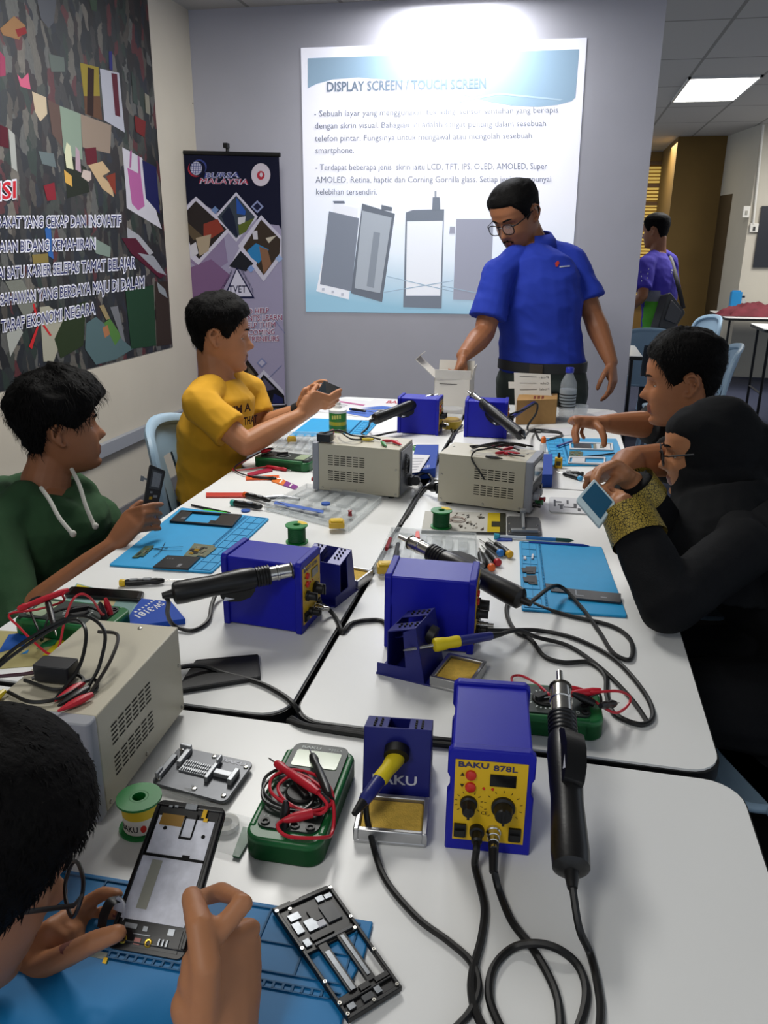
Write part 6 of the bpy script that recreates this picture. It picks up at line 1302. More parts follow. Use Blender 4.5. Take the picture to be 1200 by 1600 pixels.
def brows_eyes(parent, M, s, look=-.25):
    b = MB()
    for e in (-1, 1):
        pts = []
        for k in range(7):
            x = .013 + k * .0055; z = .0215 + .004 * math.sin(k / 6 * PI * .8); pts.append((e * x, head_pt(math.asin(min(1, x / .078)), z)[1] + .0015, z))
        b.tube([M @ (Vector(p) * s) for p in pts], [(.0012 * s, .0028 * s)] + [(.0014 * s, .0034 * s)] * 4 + [(.0012 * s, .0024 * s), (.0008 * s, .001 * s)], 6)
    b.build('eyebrows', hair_m, parent, world=True)
    for e in (-1, 1):
        b = MB(); c = Vector((e * .031, .0605, .0)); b.use(mat('eye_white', 'b9b2a8', .2)); Rm = M.to_3x3()
        b.ell(M @ (c * s), .0118 * s, n=14, m=10); b.use(mat('eye_iris', '120c09', .12)); d = Vector((0, 1, look)).normalized(); b.ell(M @ ((c + d * .0066) * s), .0062 * s, n=12, m=8); b.build('eye', None, parent, world=True)
        b = MB(); b.M = None
        prof = []
        for j in range(7):
            a = -.15 + j * .27; prof.append([M @ ((c + Vector((math.sin(u) * .0128 * math.cos(.6 * 0), math.cos(u) * .0128 * math.cos(a), math.sin(a) * .0128))) * s) for u in [(-1.2 + 2.4 * i / 10) for i in range(11)]])
        V = [p for r in prof for p in r]; b.add(V, [(j * 11 + i, j * 11 + i + 1, (j + 1) * 11 + i + 1, (j + 1) * 11 + i) for j in range(6) for i in range(10)]); b.build('eyelid', parent.get('_skin') and MATS[parent['_skin']], parent, world=True)
def glasses(parent, M, s, col='0c0c0d', lens=True):
    g = mat('frame_' + col, col, .35); t = []
    b = MB()
    for e in (-1, 1):
        ring = []
        for k in range(20):
            a = 2 * PI * k / 20; x = .033 + .024 * math.copysign(abs(math.cos(a)) ** .75, math.cos(a)); z = -.004 + .019 * math.copysign(abs(math.sin(a)) ** .75, math.sin(a)); ring.append(M @ (Vector((e * x, .098 - .06 * (x - .02) ** 2 / .04, z)) * s))
        b.tube(ring, .0019 * s, 6, closed=True)
        b.tube([M @ (Vector(p) * s) for p in ((e * .056, .096, .006), (e * .070, .085, .007), (e * .0765, .03, .008), (e * .0775, -.012, .010), (e * .076, -.028, -.004))], [(.0012 * s, .0024 * s)] * 5, 6)
    b.tube([M @ (Vector(p) * s) for p in ((-.010, .098, .002), (0, .102, .005), (.010, .098, .002))], .0018 * s, 6); go = b.build('glasses', g, parent, world=True)
    if lens:
        b = MB()
        for e in (-1, 1): b.add([M @ (Vector((e * (.033 + .023 * math.cos(a)), .0975, -.004 + .018 * math.sin(a))) * s) for a in [2 * PI * k / 18 for k in range(18)]], [tuple(range(18))])
        b.build('lenses', mat('lens_clear', 'c8d0d6', .05, alpha=.18, spec=.8), go, world=True)
    return go
FL = (.078, .086, .080, .063)
def hand(b, W, f, n, right=True, s=1.0, curls=None, paths=None, thumb=None, spread=.10):
    """palm, four fingers and a thumb: W wrist, f towards the knuckles, n the way the palm faces"""
    f = Vector(f).normalized(); n = Vector(n); n = (n - f * n.dot(f)).normalized(); t = f.cross(n).normalized() * (1 if right else -1); W = Vector(W)
    b.tube([W - f * .02 * s, W + f * .012 * s, W + f * .045 * s, W + f * .078 * s, W + f * .088 * s], [(.026 * s, .019 * s), (.028 * s, .019 * s), (.037 * s, .0165 * s), (.040 * s, .0135 * s), (.036 * s, .009 * s)], 14, up=n)
    b.caps([W + f * .020 * s + t * .012 * s + n * .006 * s, W + f * .050 * s + t * .026 * s + n * .008 * s], [.017 * s, .014 * s], 10)
    b.caps([W + f * .040 * s + t * .022 * s + n * .004 * s, W + f * .066 * s + t * .024 * s + n * .006 * s], [.0155 * s, .0115 * s], 10)
    curls = curls or [(.35, .5, .4)] * 4
    for i in range(4):
        o = (1.5 - i) * .0205; base = W + f * (.080, .085, .081, .072)[i] * s + t * o * s
        r0 = (.0092, .0095, .0090, .0078)[i] * s
        if paths and paths[i]:
            P = [base - f * .012 * s, base] + [Vector(q) for q in paths[i]]
        else:
            d = (f + t * spread * (1.5 - i)).normalized(); P = [base - d * .014 * s, base]; ang = 0; p = base
            for fr_, c in zip((.46, .31, .23), curls[i]):
                ang += c; dd = d * math.cos(ang) + n * math.sin(ang); p = p + dd * FL[i] * fr_ * s; P.append(p)
        k = len(P); b.caps(P, [r0 * (1.05 - .28 * j / (k - 1)) for j in range(k)], 10)
    if thumb: P = [W + f * .022 * s + t * .020 * s + n * .004 * s] + [Vector(q) for q in thumb]
    else: b0 = W + f * .024 * s + t * .022 * s + n * .006 * s; P = [b0, b0 + (f * .62 + t * .70 + n * .25).normalized() * .040 * s, b0 + (f * .75 + t * .55 + n * .35).normalized() * .072 * s, b0 + (f * .85 + t * .35 + n * .45).normalized() * .095 * s]
    k = len(P); b.caps(P, [(.0135, .0112, .0102, .0085)[min(j, 3)] * s for j in range(k)], 10)
def limb(b, P, R, n=14): b.caps(P, R, n)
def mid(a, c, t=.5): return Vector(a).lerp(Vector(c), t)
TR = [(0, .150, .105), (.22, .145, .105), (.45, .140, .105), (.70, .155, .112), (.88, .150, .100), (1.0, .118, .078)]
def torso_path(S, add=0.0):
    pel, shc, nk = S['pelvis'], (S['shL'] + S['shR']) / 2, S['neck']; k = S.get('k', 1.0); P = []; Rr = []
    bend = S.get('bend', Vector((0, 0, 0)))
    for t, rx, ry in TR:
        P.append(pel.lerp(shc, t) + bend * math.sin(PI * t)); Rr.append((rx * k + add, ry * k + add))
    return P, Rr
def body(label, S, skin, voxel=.0042, tag_group=None, cat='person'):
    t = thing('person', label, cat, (S['pelvis'].x, S['pelvis'].y, 0)); t['_skin'] = skin.name; sk = skin; k = S.get('k', 1.0)
    b = MB(); M = head_matrix(*S['head'][:4]); hs = S['head'][4]
    head_solid(b, M, hs, S.get('ears', True))
    nk = S['neck']; hb = M @ (Vector((0, -.028, -.055)) * hs)
    b.caps([M @ (Vector((0, -.022, -.030)) * hs), hb, mid(hb, nk, .6), nk], [.050 * hs, .054 * hs, .056 * hs, .064 * k], 16)
    fr_ = Vector((math.cos(math.radians(S['front'])), math.sin(math.radians(S['front'])), 0)); S['frv'] = fr_
    P, Rr = torso_path(S, -.004)
    b.tube(P + [mid(P[-1], nk, .7)], Rr + [(.066 * k, .060 * k)], 20, up=fr_)
    for sd_ in 'LR':
        sh, el, wr = S['sh' + sd_], S['el' + sd_], S['wr' + sd_]; a = S.get('arm', 1.0) * k
        b.caps([mid(sh, nk, .5), sh], [.05 * k, .054 * k], 12)
        limb(b, [sh, mid(sh, el, .45), el], [.050 * a, .045 * a, .038 * a])
        limb(b, [el, mid(el, wr, .3), mid(el, wr, .75), wr], [.038 * a, .041 * a, .031 * a, (.026 * a, .022 * a)])
        if S.get('leg' + sd_):
            hp, kn, an = S['leg' + sd_]; limb(b, [hp, mid(hp, kn), kn], [.078 * k, .070 * k, .052 * k]); limb(b, [kn, mid(kn, an, .3), an], [.052 * k, .054 * k, .036 * k])
            foot = S.get('footdir', fr_); limb(b, [an - Vector((0, 0, .02)), an + foot * .10 - Vector((0, 0, .03))], [.036, .030])
        if S.get('hand' + sd_): hand(b, wr, right=(sd_ == 'R'), **S['hand' + sd_])
    me = solid(b, voxel)
    Mi = M.inverted(); lip = mat(skin.name + '_lips', S.get('lip', '6e3a30'), .45)
    def pick(c):
        q = (Mi @ c) / hs; return 1 if (abs(q.x) < .0235 and -.082 < q.z < -.0585 and q.y > .074) else 0
    finish(me, 'body', [sk, lip], t, pick=pick)
    for sd_ in 'LR':
        if S.get('leg' + sd_):
            an = S['leg' + sd_][2]; fd = S['frv']; b = MB(); b.caps([an - Vector((0, 0, .030)) - fd * .02, an - Vector((0, 0, .035)) + fd * .06, an - Vector((0, 0, .040)) + fd * .14], [(.048, .046), (.050, .044), (.046, .036)], 14); b.box(0, 0, 0, 0, 0, 0) if False else None
            b.build('shoe', mat('shoe_dark', '1a1a1d', .5), t, world=True)
    return t, M, hs
def cloth(name, pieces, m, parent, voxel=.0065, amp=.004, fs=9.0, smooth=3, seed=0, pick=None, mats=None):
    b = MB(); pieces(b); me = solid(b, voxel, smooth)
    def d(c):
        q = Vector((c.x * fs + seed, c.y * fs, c.z * fs * 1.5 + c.x * fs * .6)); a = mnoise.noise(q); e = mnoise.noise(q * 2.1 + Vector((5, 1, 3)))
        return amp * (.9 * a + 1.1 * (.35 - abs(mnoise.noise(q * 1.25 + Vector((9, 4, 7))))) * 1.6 + .5 * (.3 - abs(e)))
    return finish(me, name, mats or [m], parent, disp=d, pick=pick)
def shirt_pieces(S, add=.012, sleeve=.62, cuff=.062, neck_r=.070, hem=0.0, neck_t=.55, arm=None):
    def f(b):
        P, Rr = torso_path(S, add); k = S.get('k', 1.0); nk = S['neck']; fr_ = S['frv']
        if hem: P[0] = P[0] + (P[0] - P[1]).normalized() * hem
        b.tube(P + [mid(P[-1], nk, neck_t)], Rr + [(neck_r * k, neck_r * .93 * k)], 24, up=fr_)
        for sd_ in 'LR':
            sh, el, wr = S['sh' + sd_], S['el' + sd_], S['wr' + sd_]
            b.caps([mid(sh, nk, .55), sh], [.056 * k, .062 * k], 14)
            sl = sleeve[sd_] if isinstance(sleeve, dict) else sleeve
            if sl <= 1: b.tube([sh, mid(sh, el, sl * .5), mid(sh, el, sl)], [.062 * k, .061 * k, cuff * k], 16)
            else: b.caps([sh, mid(sh, el, .5), el], [.066 * k, .060 * k, .057 * k], 16); b.tube([el, mid(el, wr, min(.4, (sl - 1) * .5)), mid(el, wr, sl - 1)], [.056 * k, .054 * k, cuff * k], 16)
    return f
def leg_pieces(S, add=.012, to=.97):
    def f(b):
        P, Rr = torso_path(S, add); b.tube([P[0] - Vector((0, 0, .06)), P[0], P[0].lerp(P[1], S.get('waist', .6))], [Rr[0]] * 3, 20, up=S['frv']); k = S.get('k', 1.0)
        for sd_ in 'LR':
            hp, kn, an = S['leg' + sd_]; b.caps([hp, mid(hp, kn), kn], [.092 * k, .082 * k, .066 * k], 14); b.tube([kn, mid(kn, an, .4), mid(kn, an, to)], [.066 * k, .068 * k, .060 * k], 14)
    return f
def seated_legs(S, side_out=.09, thigh=.40):
    fr_ = Vector((math.cos(math.radians(S['front'])), math.sin(math.radians(S['front'])), 0)); rt = Vector((fr_.y, -fr_.x, 0)); p = S['pelvis']
    for sd_, e in (('R', 1), ('L', -1)):
        hp = p + rt * side_out * e; kn = hp + fr_ * thigh; kn.z = .52; an = kn + fr_ * .02; an.z = .085; S['leg' + sd_] = (hp, kn, an)
skin_a = mat('skin_tan', 'a87350', .5, nz=.06, ns=30, spec=.35, sss=.08); skin_b = mat('skin_brown', '8c5b3e', .5, nz=.06, ns=30, spec=.35, sss=.06); skin_c = mat('skin_mid', '986444', .5, nz=.06, ns=30, spec=.35, sss=.07)
jean = mat('trousers_dark', '1d2028', .8, bump=.2, bs=600)
# ---------------------------------------------------------------- boy in the green hoodie
S = dict(head=(D(95, 668, 2.05), 42, 3, 0, 1.0), front=5, k=.98, neck=D(72, 752, 2.07), shL=D(152, 812, 2.20), shR=D(-8, 828, 1.92), pelvis=Vector((-1.40, 1.72, .545)),
         elR=D(28, 975, 1.84), wrR=D(176, 853, 1.86), elL=D(150, 930, 2.22), wrL=D(190, 965, 2.2))
seated_legs(S)
ph = [D(222, 800, 1.88), D(246, 796, 1.90), D(259, 736, 1.92), D(234, 725, 1.90)]
S['handR'] = dict(f=D(214, 806, 1.86) - D(176, 853, 1.86), n=CX * .5 - CB * .8 + CU * -.2, s=.98,
    paths=[[D(224, 793, 1.85), D(240, 789, 1.87), D(252, 788, 1.89)], [D(226, 803, 1.845), D(240, 800, 1.87), D(250, 803, 1.89)], [D(224, 815, 1.845), D(238, 814, 1.87), D(248, 816, 1.89)], [D(222, 828, 1.85), D(236, 826, 1.87), D(250, 826, 1.885)]],
    thumb=[D(196, 812, 1.89), D(208, 795, 1.915), D(220, 785, 1.925)])
S['handL'] = dict(f=Vector((1, 0, -.3)), n=Vector((0, 0, -1)), s=.95)
pgr, M, hs = body('boy in a green hoodie at left looking up, holding an opened phone in one hand', S, skin_b)
hoodm = mat('hoodie_green', '2b4c2e', .9, nz=.10, ns=14, bump=.35, bs=700)
def hp_(b):
    shirt_pieces(S, .018, 1.10, .060, .112, .06, .30)(b)
    # folded hood around the neck
    fr_ = S['frv']; rt = Vector((fr_.y, -fr_.x, 0)); up = Vector((0, 0, 1)); nk = S['neck'] - up * .040
    ring = [nk + fr_ * .105 - up * .050, nk + fr_ * .07 + rt * .075 - up * .005, nk + rt * .105 + up * .018, nk - fr_ * .06 + rt * .09 + up * .022, nk - fr_ * .11 + up * .015, nk - fr_ * .06 - rt * .09 + up * .022, nk - rt * .105 + up * .018, nk + fr_ * .07 - rt * .075 - up * .005]
    b.tube(spline(ring, 5, True), [(.024, .030)] * 40, 12, closed=True)
    b.ell(nk - fr_ * .13 - up * .03, .08, .085, .07); b.ell(nk - up * .06 + fr_ * .02, .135, .135, .085)
cloth('hoodie', hp_, hoodm, pgr, amp=.006, fs=8)
cloth('trousers', leg_pieces(S), jean, pgr, .009)
make_hair(pgr, M, hs, top=.036, side=.016, fringe=.050, nape=-.066, tous=.011, strands=2600, ln=.034, seed=3, front=.016, sideburn=.0, taper=.9)
brows_eyes(pgr, M, hs, -.05)
cordm = mat('cord_white', 'b9b8b0', .8)
for e, pts in ((1, ((64, 762, 1.93), (78, 782, 1.90), (92, 808, 1.885), (108, 828, 1.88), (114, 834, 1.88))), (-1, ((112, 733, 2.02), (124, 758, 1.99), (134, 790, 1.975), (146, 818, 1.975), (149, 822, 1.975)))):
    b = MB(); P = [D(*q) for q in pts]; b.tube(spline(P, 6), .0052, 8); b.ell(P[-1], .008, .008, .009, n=10, m=6); b.build('drawstring', cordm, pgr, world=True)
# the opened phone he holds
q = Quad(*ph); t = thing('opened_phone', 'opened black phone shell held up by the boy in the green hoodie', 'phone', at_q(q)); b = MB(); qround(b, q, 0, 1, 0, 1, -.005, 0, .08, .05); b.build('shell', pf, t, world=True, bevel=.0008)
b = MB(); b.use(mat('phone_dark_grey')); qbox(b, q, .2, .86, .50, .92, 0, .0006); b.use(pgrey); qbox(b, q, .3, .8, .55, .88, .0006, .001); b.use(gold); qbox(b, q, .3, .5, .26, .32, 0, .001); b.use(pgrey); qbox(b, q, .55, .8, .30, .36, 0, .001); qbox(b, q, .3, .45, .40, .44, 0, .001); b.build('inner_parts', None, t, smooth=False, world=True)
b = MB(); b.use(pgrey); qbox(b, q, -.35, 0, .66, .70, -.003, -.002); qbox(b, q, -.40, -.2, .62, .72, -.003, -.001); b.build('flex_tab', None, t, smooth=False, world=True)
# ---------------------------------------------------------------- boy in the yellow T-shirt
S = dict(head=(D(346, 523, 2.66), 20, -4, 0, 1.0), front=8, k=.95, neck=D(338, 592, 2.68), shL=D(388, 612, 2.86), shR=D(313, 632, 2.52), pelvis=Vector((-1.12, 2.47, .545)),
         elR=D(384, 695, 2.50), wrR=D(470, 648, 2.60), elL=D(408, 668, 2.86), wrL=D(468, 640, 2.80), bend=Vector((-.03, 0, 0)))
seated_legs(S)
S['handR'] = dict(f=D(498, 622, 2.62) - D(470, 648, 2.60), n=CU * .75 - CB * .6 + CX * .1, s=.98,
    paths=[[D(514, 620, 2.63), D(524, 613, 2.65), D(532, 609, 2.67)], [D(514, 627, 2.63), D(524, 621, 2.65), D(531, 617, 2.67)], [D(512, 633, 2.64), D(522, 629, 2.66), D(528, 625, 2.68)], [D(508, 638, 2.65), D(516, 636, 2.67), D(522, 633, 2.69)]],
    thumb=[D(484, 622, 2.65), D(490, 610, 2.68), D(496, 602, 2.70)])
S['handL'] = dict(f=D(480, 612, 2.78) - D(468, 640, 2.80), n=CX * .8 + CB * .3, s=.95, paths=[[D(482, 606, 2.78), D(488, 602, 2.77), D(493, 602, 2.76)], [D(486, 610, 2.80), D(494, 606, 2.80), D(500, 606, 2.79)], None, None], thumb=[D(484, 620, 2.76), D(490, 610, 2.75), D(494, 604, 2.74)])
py, M, hs = body('boy in a yellow T-shirt sitting in profile, looking at the phone in his hands', S, skin_a)
yt = mat('tshirt_yellow', 'c8941c', .9, nz=.06, ns=12, bump=.25, bs=800)
cloth('tshirt', shirt_pieces(S, .016, .66, .068, .074, .08), yt, py, amp=.006, fs=8, seed=4)
cloth('trousers', leg_pieces(S), jean, py, .009)
make_hair(py, M, hs, top=.026, side=.014, fringe=.058, nape=-.078, tous=.006, strands=2200, ln=.020, seed=5, front=.006)
brows_eyes(py, M, hs, -.5)
q = Quad(D(492, 618, 2.68), D(527, 615, 2.70), D(533, 606, 2.73), D(506, 594, 2.72)); t = thing('mobile_phone', 'black phone held in both hands by the boy in the yellow T-shirt', 'phone', at_q(q)); b = MB(); qround(b, q, 0, 1, 0, 1, -.008, 0, .07, .07); b.build('phone_body', mat('phone_black'), t, world=True, bevel=.001)
b = MB(); qround(b, q, .06, .94, .08, .92, 0, .0004, .03, .03); b.build('screen', mat('screen_dim', '0e1a22', .6, spec=.1), t, world=True)
b = MB(); b.use(ink('1c4a66')); qbox(b, q, .12, .5, .15, .5, .0004, .0006); b.use(ink('2a3438')); qbox(b, q, .3, .8, .6, .7, .0004, .0006); b.build('screen_content', None, t, smooth=False, world=True)
wc = S['wrL'].lerp(S['elL'], .04); dd_ = (S['elL'] - S['wrL']).normalized(); b = MB(); b.tube([wc - dd_ * .012, wc + dd_ * .012], [(.031, .028), (.031, .028)], 16); tag(b.build('wristwatch', rub), 'black wristwatch on the far wrist of the boy in yellow', 'watch')
def on_cloth(parent, body_obj, lines, m, name='lettering'):
    """lettering printed on a garment: each line follows the cloth between two points as the camera sees them"""
    from mathutils.bvhtree import BVHTree
    me = body_obj.data; off = root_matrix(parent).translation
    bv = BVHTree.FromPolygons([v.co + off for v in me.vertices], [tuple(p.vertices) for p in me.polygons]); cam0 = Vector((0, 0, CH)); b = MB(); b.use(m)
    for s_, p0, p1, h in lines:
        def pl(x, y):
            d = ray(x, y).normalized(); hit = bv.ray_cast(cam0, d); return (hit[0] + hit[1] * .0012 if hit[0] else cam0 + d * 2.6)
        px_text(b, s_, p0, p1, h, pl, off=.03)
    return b.build(name, None, body_obj, smooth=False, world=True)
on_cloth(py, py.children[1], [("I'M A", (363, 648), (392, 641), 12), ('LIKE THAT', (364, 668), (402, 660), 12)], ink('2a1418'))
# ---------------------------------------------------------------- man in the blue polo shirt
S = dict(head=(D(806, 337, 3.58), 236, -30, 4, 1.22), front=262, k=1.16, neck=D(832, 385, 3.66), shL=D(893, 408, 3.66), shR=D(778, 432, 3.54), pelvis=D(848, 585, 3.74), arm=1.06,
         elR=D(757, 520, 3.55), wrR=D(724, 556, 3.40), elL=D(926, 492, 3.66), wrL=D(955, 566, 3.60))
p = S['pelvis']
S['legL'] = (p + Vector((.105, .0, -.03)), p + Vector((.12, 0, -.42)), Vector((p.x + .13, p.y + .02, .085))); S['legR'] = (p + Vector((-.105, 0, -.03)), p + Vector((-.12, 0, -.42)), Vector((p.x - .13, p.y + .02, .085)))
S['handR'] = dict(f=D(716, 578, 3.38) - D(724, 556, 3.40), n=CB * .2 + CX * .6 - CU * .6, s=1.08, paths=[[D(712, 584, 3.36), D(716, 592, 3.355), D(719, 595, 3.36)], [D(705, 580, 3.37), D(706, 590, 3.36), D(712, 595, 3.36)], [D(701, 578, 3.39), D(701, 587, 3.39), D(706, 592, 3.385)], None], thumb=[D(727, 576, 3.37), D(725, 586, 3.36), D(721, 593, 3.355)])
S['handL'] = dict(f=D(958, 596, 3.60) - D(955, 566, 3.60), n=-CX * .7 + CB * -.5, s=1.1, curls=[(.25, .35, .3), (.35, .5, .3), (.4, .5, .35), (.4, .55, .4)])
pb, M, hs = body('man in a blue polo shirt and glasses standing behind the table, reaching into a carton', S, skin_b, .0048)
polo = mat('polo_blue', '15309c', .85, nz=.05, ns=12, bump=.25, bs=900)
so = cloth('polo_shirt', shirt_pieces(S, .022, .74, .072, .070, -.035, .62), polo, pb, amp=.008, fs=6, seed=2)
cloth('trousers', leg_pieces(S, .014, .98), mat('trousers_olive', '343c38', .85, bump=.2, bs=600), pb, .009, amp=.005, fs=7)
b = MB(); P_, R_ = torso_path(S, .027); wc = P_[0].lerp(P_[1], .45); b.tube([wc - Vector((0, 0, .022)), wc + Vector((0, 0, .022))], [(R_[0][0] + .006, R_[0][1] + .006)] * 2, 28, up=S['frv']); bo = b.build('belt', leather, pb, world=True)
b = MB(); c = wc + S['frv'] * (R_[0][1] + .006); rt = Vector((S['frv'].y, -S['frv'].x, 0)); b.add([c + rt * x + Vector((0, 0, z)) + S['frv'] * y for y in (0, .008) for z in (-.02, .02) for x in (-.03, .03)], [(0, 2, 3, 1), (4, 5, 7, 6), (0, 1, 5, 4), (2, 6, 7, 3), (0, 4, 6, 2), (1, 3, 7, 5)]); b.build('buckle', mat('buckle_dark', '4a4238', .35, .8), bo, world=True)
# collar
nk = S['neck']; fr_ = S['frv']; up = Vector((0, 0, 1)); rt = Vector((fr_.y, -fr_.x, 0)); b = MB()
ring0, ring1 = [], []
for k in range(25):
    a = math.radians(-165 + 330 * k / 24 + 180); o = fr_ * math.cos(a) + rt * math.sin(a); tl_ = .02 * math.cos(a)
    ring0.append(nk + o * .080 + up * (.058 - tl_ * .7)); ring1.append(nk + o * .118 + up * (.008 - tl_ * 1.4))
b.add(ring0 + ring1 + [p - up * .004 for p in ring1], [(i, i + 1, 26 + i, 25 + i) for i in range(24)]); cl = b.build('collar', polo, so, world=True); sm = cl.modifiers.new('s', 'SOLIDIFY'); sm.thickness = .005
make_hair(pb, M, hs, top=.012, side=.006, fringe=.062, nape=-.07, tous=.003, strands=900, ln=.010, seed=8, sideburn=-.02)
brows_eyes(pb, M, hs, -.6); glasses(pb, M, hs)
b = MB()
for k in range(260):
    R_h = random.Random(k); a = R_h.uniform(-.75, .75); z = R_h.uniform(-.119, -.088) if abs(a) < .5 else R_h.uniform(-.118, -.098)
    p = head_pt(a, z); p2 = p + Vector((p.x * .04, .003, -.006)); b.add([M @ (x * hs) for x in (p - Vector((.0012, 0, 0)), p + Vector((.0012, 0, 0)), p2)], [(0, 1, 2)])
for k in range(120):
    R_h = random.Random(k + 900); x = R_h.uniform(-.022, .022); z = -.053 - abs(x) * .25 + R_h.uniform(-.003, .003); p = head_pt(math.asin(x / .066), z) + Vector((0, .001, 0)); p2 = p + Vector((x * .1, .001, -.005)); b.add([M @ (q * hs) for q in (p - Vector((.0011, 0, 0)), p + Vector((.0011, 0, 0)), p2)], [(0, 1, 2)])
b.build('beard', hair_m, pb, world=True, smooth=False)
def cloth_patch(parent, body_obj, polys, name):
    from mathutils.bvhtree import BVHTree
    me = body_obj.data; off = root_matrix(parent).translation
    bv = BVHTree.FromPolygons([v.co + off for v in me.vertices], [tuple(p.vertices) for p in me.polygons]); cam0 = Vector((0, 0, CH)); b = MB()
    for m, pts in polys:
        b.use(m); V = []; ok = True
        for x, y in pts:
            d = ray(x, y).normalized(); hit = bv.ray_cast(cam0, d)
            if not hit[0]: ok = False; break
            V.append(hit[0] + hit[1] * .002)
        if ok: b.poly(V)
    if b.v: return b.build(name, None, body_obj, smooth=False, world=True)
cloth_patch(pb, so, [(ink('b03a30'), [(867, 411), (872, 407), (874, 411), (871, 417), (868, 417)]), (ink('b9bcc8'), [(874, 416.5), (882, 415.5), (890, 415), (890, 416.8), (882, 417.3), (874, 418.3)])], 'logo')
# ---------------------------------------------------------------- boy in the black T-shirt
S = dict(head=(D(1064, 594, 2.15), 178, -8, 0, 1.0), front=182, k=.98, neck=D(1098, 672, 2.20), shL=D(1128, 712, 2.02), shR=D(1078, 690, 2.42), pelvis=Vector((.66, 2.28, .545)),
         elL=D(986, 722, 1.88), wrL=D(964, 744, 1.775), elR=D(1026, 664, 2.36), wrR=D(938, 661, 2.30), bend=Vector((.06, 0, .02)))
seated_legs(S)
S['handR'] = dict(f=CX * -1 + CU * .1, n=CU * -1 + CX * .3, s=1.0, paths=[[D(903, 664, 2.27), D(900, 678, 2.26), D(902, 690, 2.25)], [D(900, 663, 2.29), D(896, 677, 2.28), D(899, 691, 2.27)], [D(904, 662, 2.31), D(900, 676, 2.31), D(903, 687, 2.30)], [D(912, 664, 2.33), D(908, 676, 2.33), D(912, 684, 2.33)]], thumb=[D(940, 672, 2.25), D(944, 684, 2.24), D(944, 695, 2.235)])
S['handL'] = dict(f=-CX * .7 + CU * .05 + CB * -.5, n=Vector((0, 0, -1)), s=.78, curls=[(1.2, 1.4, 1.0)] * 4)
pk, M, hs = body('boy in a black T-shirt at right bending over his cyan mat', S, skin_c)
cloth('tshirt', shirt_pieces(S, .016, dict(L=.60, R=1.16), .062, .074, .08), mat('tshirt_black', '18191c', .9, bump=.25, bs=800), pk, amp=.006, fs=8, seed=6)
cloth('trousers', leg_pieces(S), jean, pk, .009)
make_hair(pk, M, hs, top=.026, side=.014, fringe=.064, nape=-.072, tous=.005, strands=2200, ln=.020, seed=7, front=.004)
brows_eyes(pk, M, hs, -.6)
# ---------------------------------------------------------------- girl in the black headscarf
S = dict(head=(D(1098, 702, 1.80), 177, -10, 0, .90), front=176, k=.94, neck=D(1128, 790, 1.80), shL=D(1158, 858, 1.60), shR=D(1120, 806, 1.98), pelvis=Vector((.66, 1.62, .55)), ears=False,
         elL=D(1046, 944, 1.44), wrL=D(974, 788, 1.55), elR=D(1042, 838, 1.76), wrR=D(982, 748, 1.70), bend=Vector((.06, 0, .0)))
seated_legs(S)
S['handR'] = dict(f=D(945, 730, 1.66) - D(982, 748, 1.70), n=-CU * .9 + CB * .35, s=.94, paths=[[D(938, 735, 1.63), D(932, 748, 1.615), D(932, 760, 1.61)], [D(934, 734, 1.65), D(927, 746, 1.64), D(928, 757, 1.63)], [D(938, 732, 1.67), D(931, 742, 1.67), D(931, 752, 1.67)], [D(946, 732, 1.69), D(938, 741, 1.69), D(938, 750, 1.69)]], thumb=[D(962, 748, 1.65), D(950, 760, 1.62), D(940, 768, 1.60)])
S['handL'] = dict(f=D(952, 790, 1.66) - D(974, 790, 1.55), n=-CX * .8 + CU * .2, s=.82, curls=[(.9, .9, .6)] * 4, thumb=[D(956, 776, 1.60), D(946, 770, 1.60), D(936, 768, 1.605)])
pg, M, hs = body('girl in a black headscarf and robe with gold cuffs looking down at a white phone', S, skin_a)
robe = mat('robe_black', '0e0f12', .85, bump=.3, bs=500, spec=.2); scarf = mat('scarf_black', '141517', .9, bump=.3, bs=600, spec=.15)
def rb(b):
    shirt_pieces(S, .045, 1.93, .046, .085, .02)(b)
    p = S['pelvis']; b.tube([Vector((p.x, p.y, .72)), Vector((p.x, p.y, .5)), Vector((p.x - .02, p.y, .12))], [(.19, .17), (.24, .22), (.28, .27)], 20, up=S['frv'])
    for sd_ in 'LR': hp, kn, an = S['leg' + sd_]; b.caps([hp, kn, an], [.12, .10, .10], 12)
cloth('robe', rb, robe, pg, amp=.0035, fs=8, seed=1)
def sc(b):
    e = lambda x, y, z: M @ (Vector((x, y, z)) * hs)
    R3 = M.to_3x3()
    b.ell(e(0, -.036, .008), .098 * hs, .108 * hs, .124 * hs, R3, 24, 16); b.ell(e(0, -.012, .060), .084 * hs, .094 * hs, .058 * hs, R3, 24, 14)
    nk = S['neck']; b.tube([e(0, -.035, -.04), e(0, -.03, -.105), nk + Vector((0, 0, .015)), mid(nk, (S['shL'] + S['shR']) / 2, .6), (S['shL'] + S['shR']) / 2 + Vector((-.02, 0, -.10))], [(.092, .10), (.100, .10), (.125, .12), (.20, .145), (.255, .17)], 24, up=S['frv'])
    b.ell(e(0, -.13, -.02), .05, .05, .06, R3, 16, 10)
cloth('headscarf', sc, scarf, pg, voxel=.006, amp=.0035, fs=10, seed=9)
brows_eyes(pg, M, hs, -.6); glasses(pg, M, hs)
gp = bpy.data.materials.new('cuff_gold_braid'); gp.use_nodes = True; nt = gp.node_tree; bs = nt.nodes['Principled BSDF']; bs.inputs['Roughness'].default_value = .45; bs.inputs['Metallic'].default_value = .35
tc = nt.nodes.new('ShaderNodeTexCoord'); vo = nt.nodes.new('ShaderNodeTexVoronoi'); vo.feature = 'DISTANCE_TO_EDGE'; vo.inputs['Scale'].default_value = 85; nt.links.new(tc.outputs['Object'], vo.inputs['Vector'])
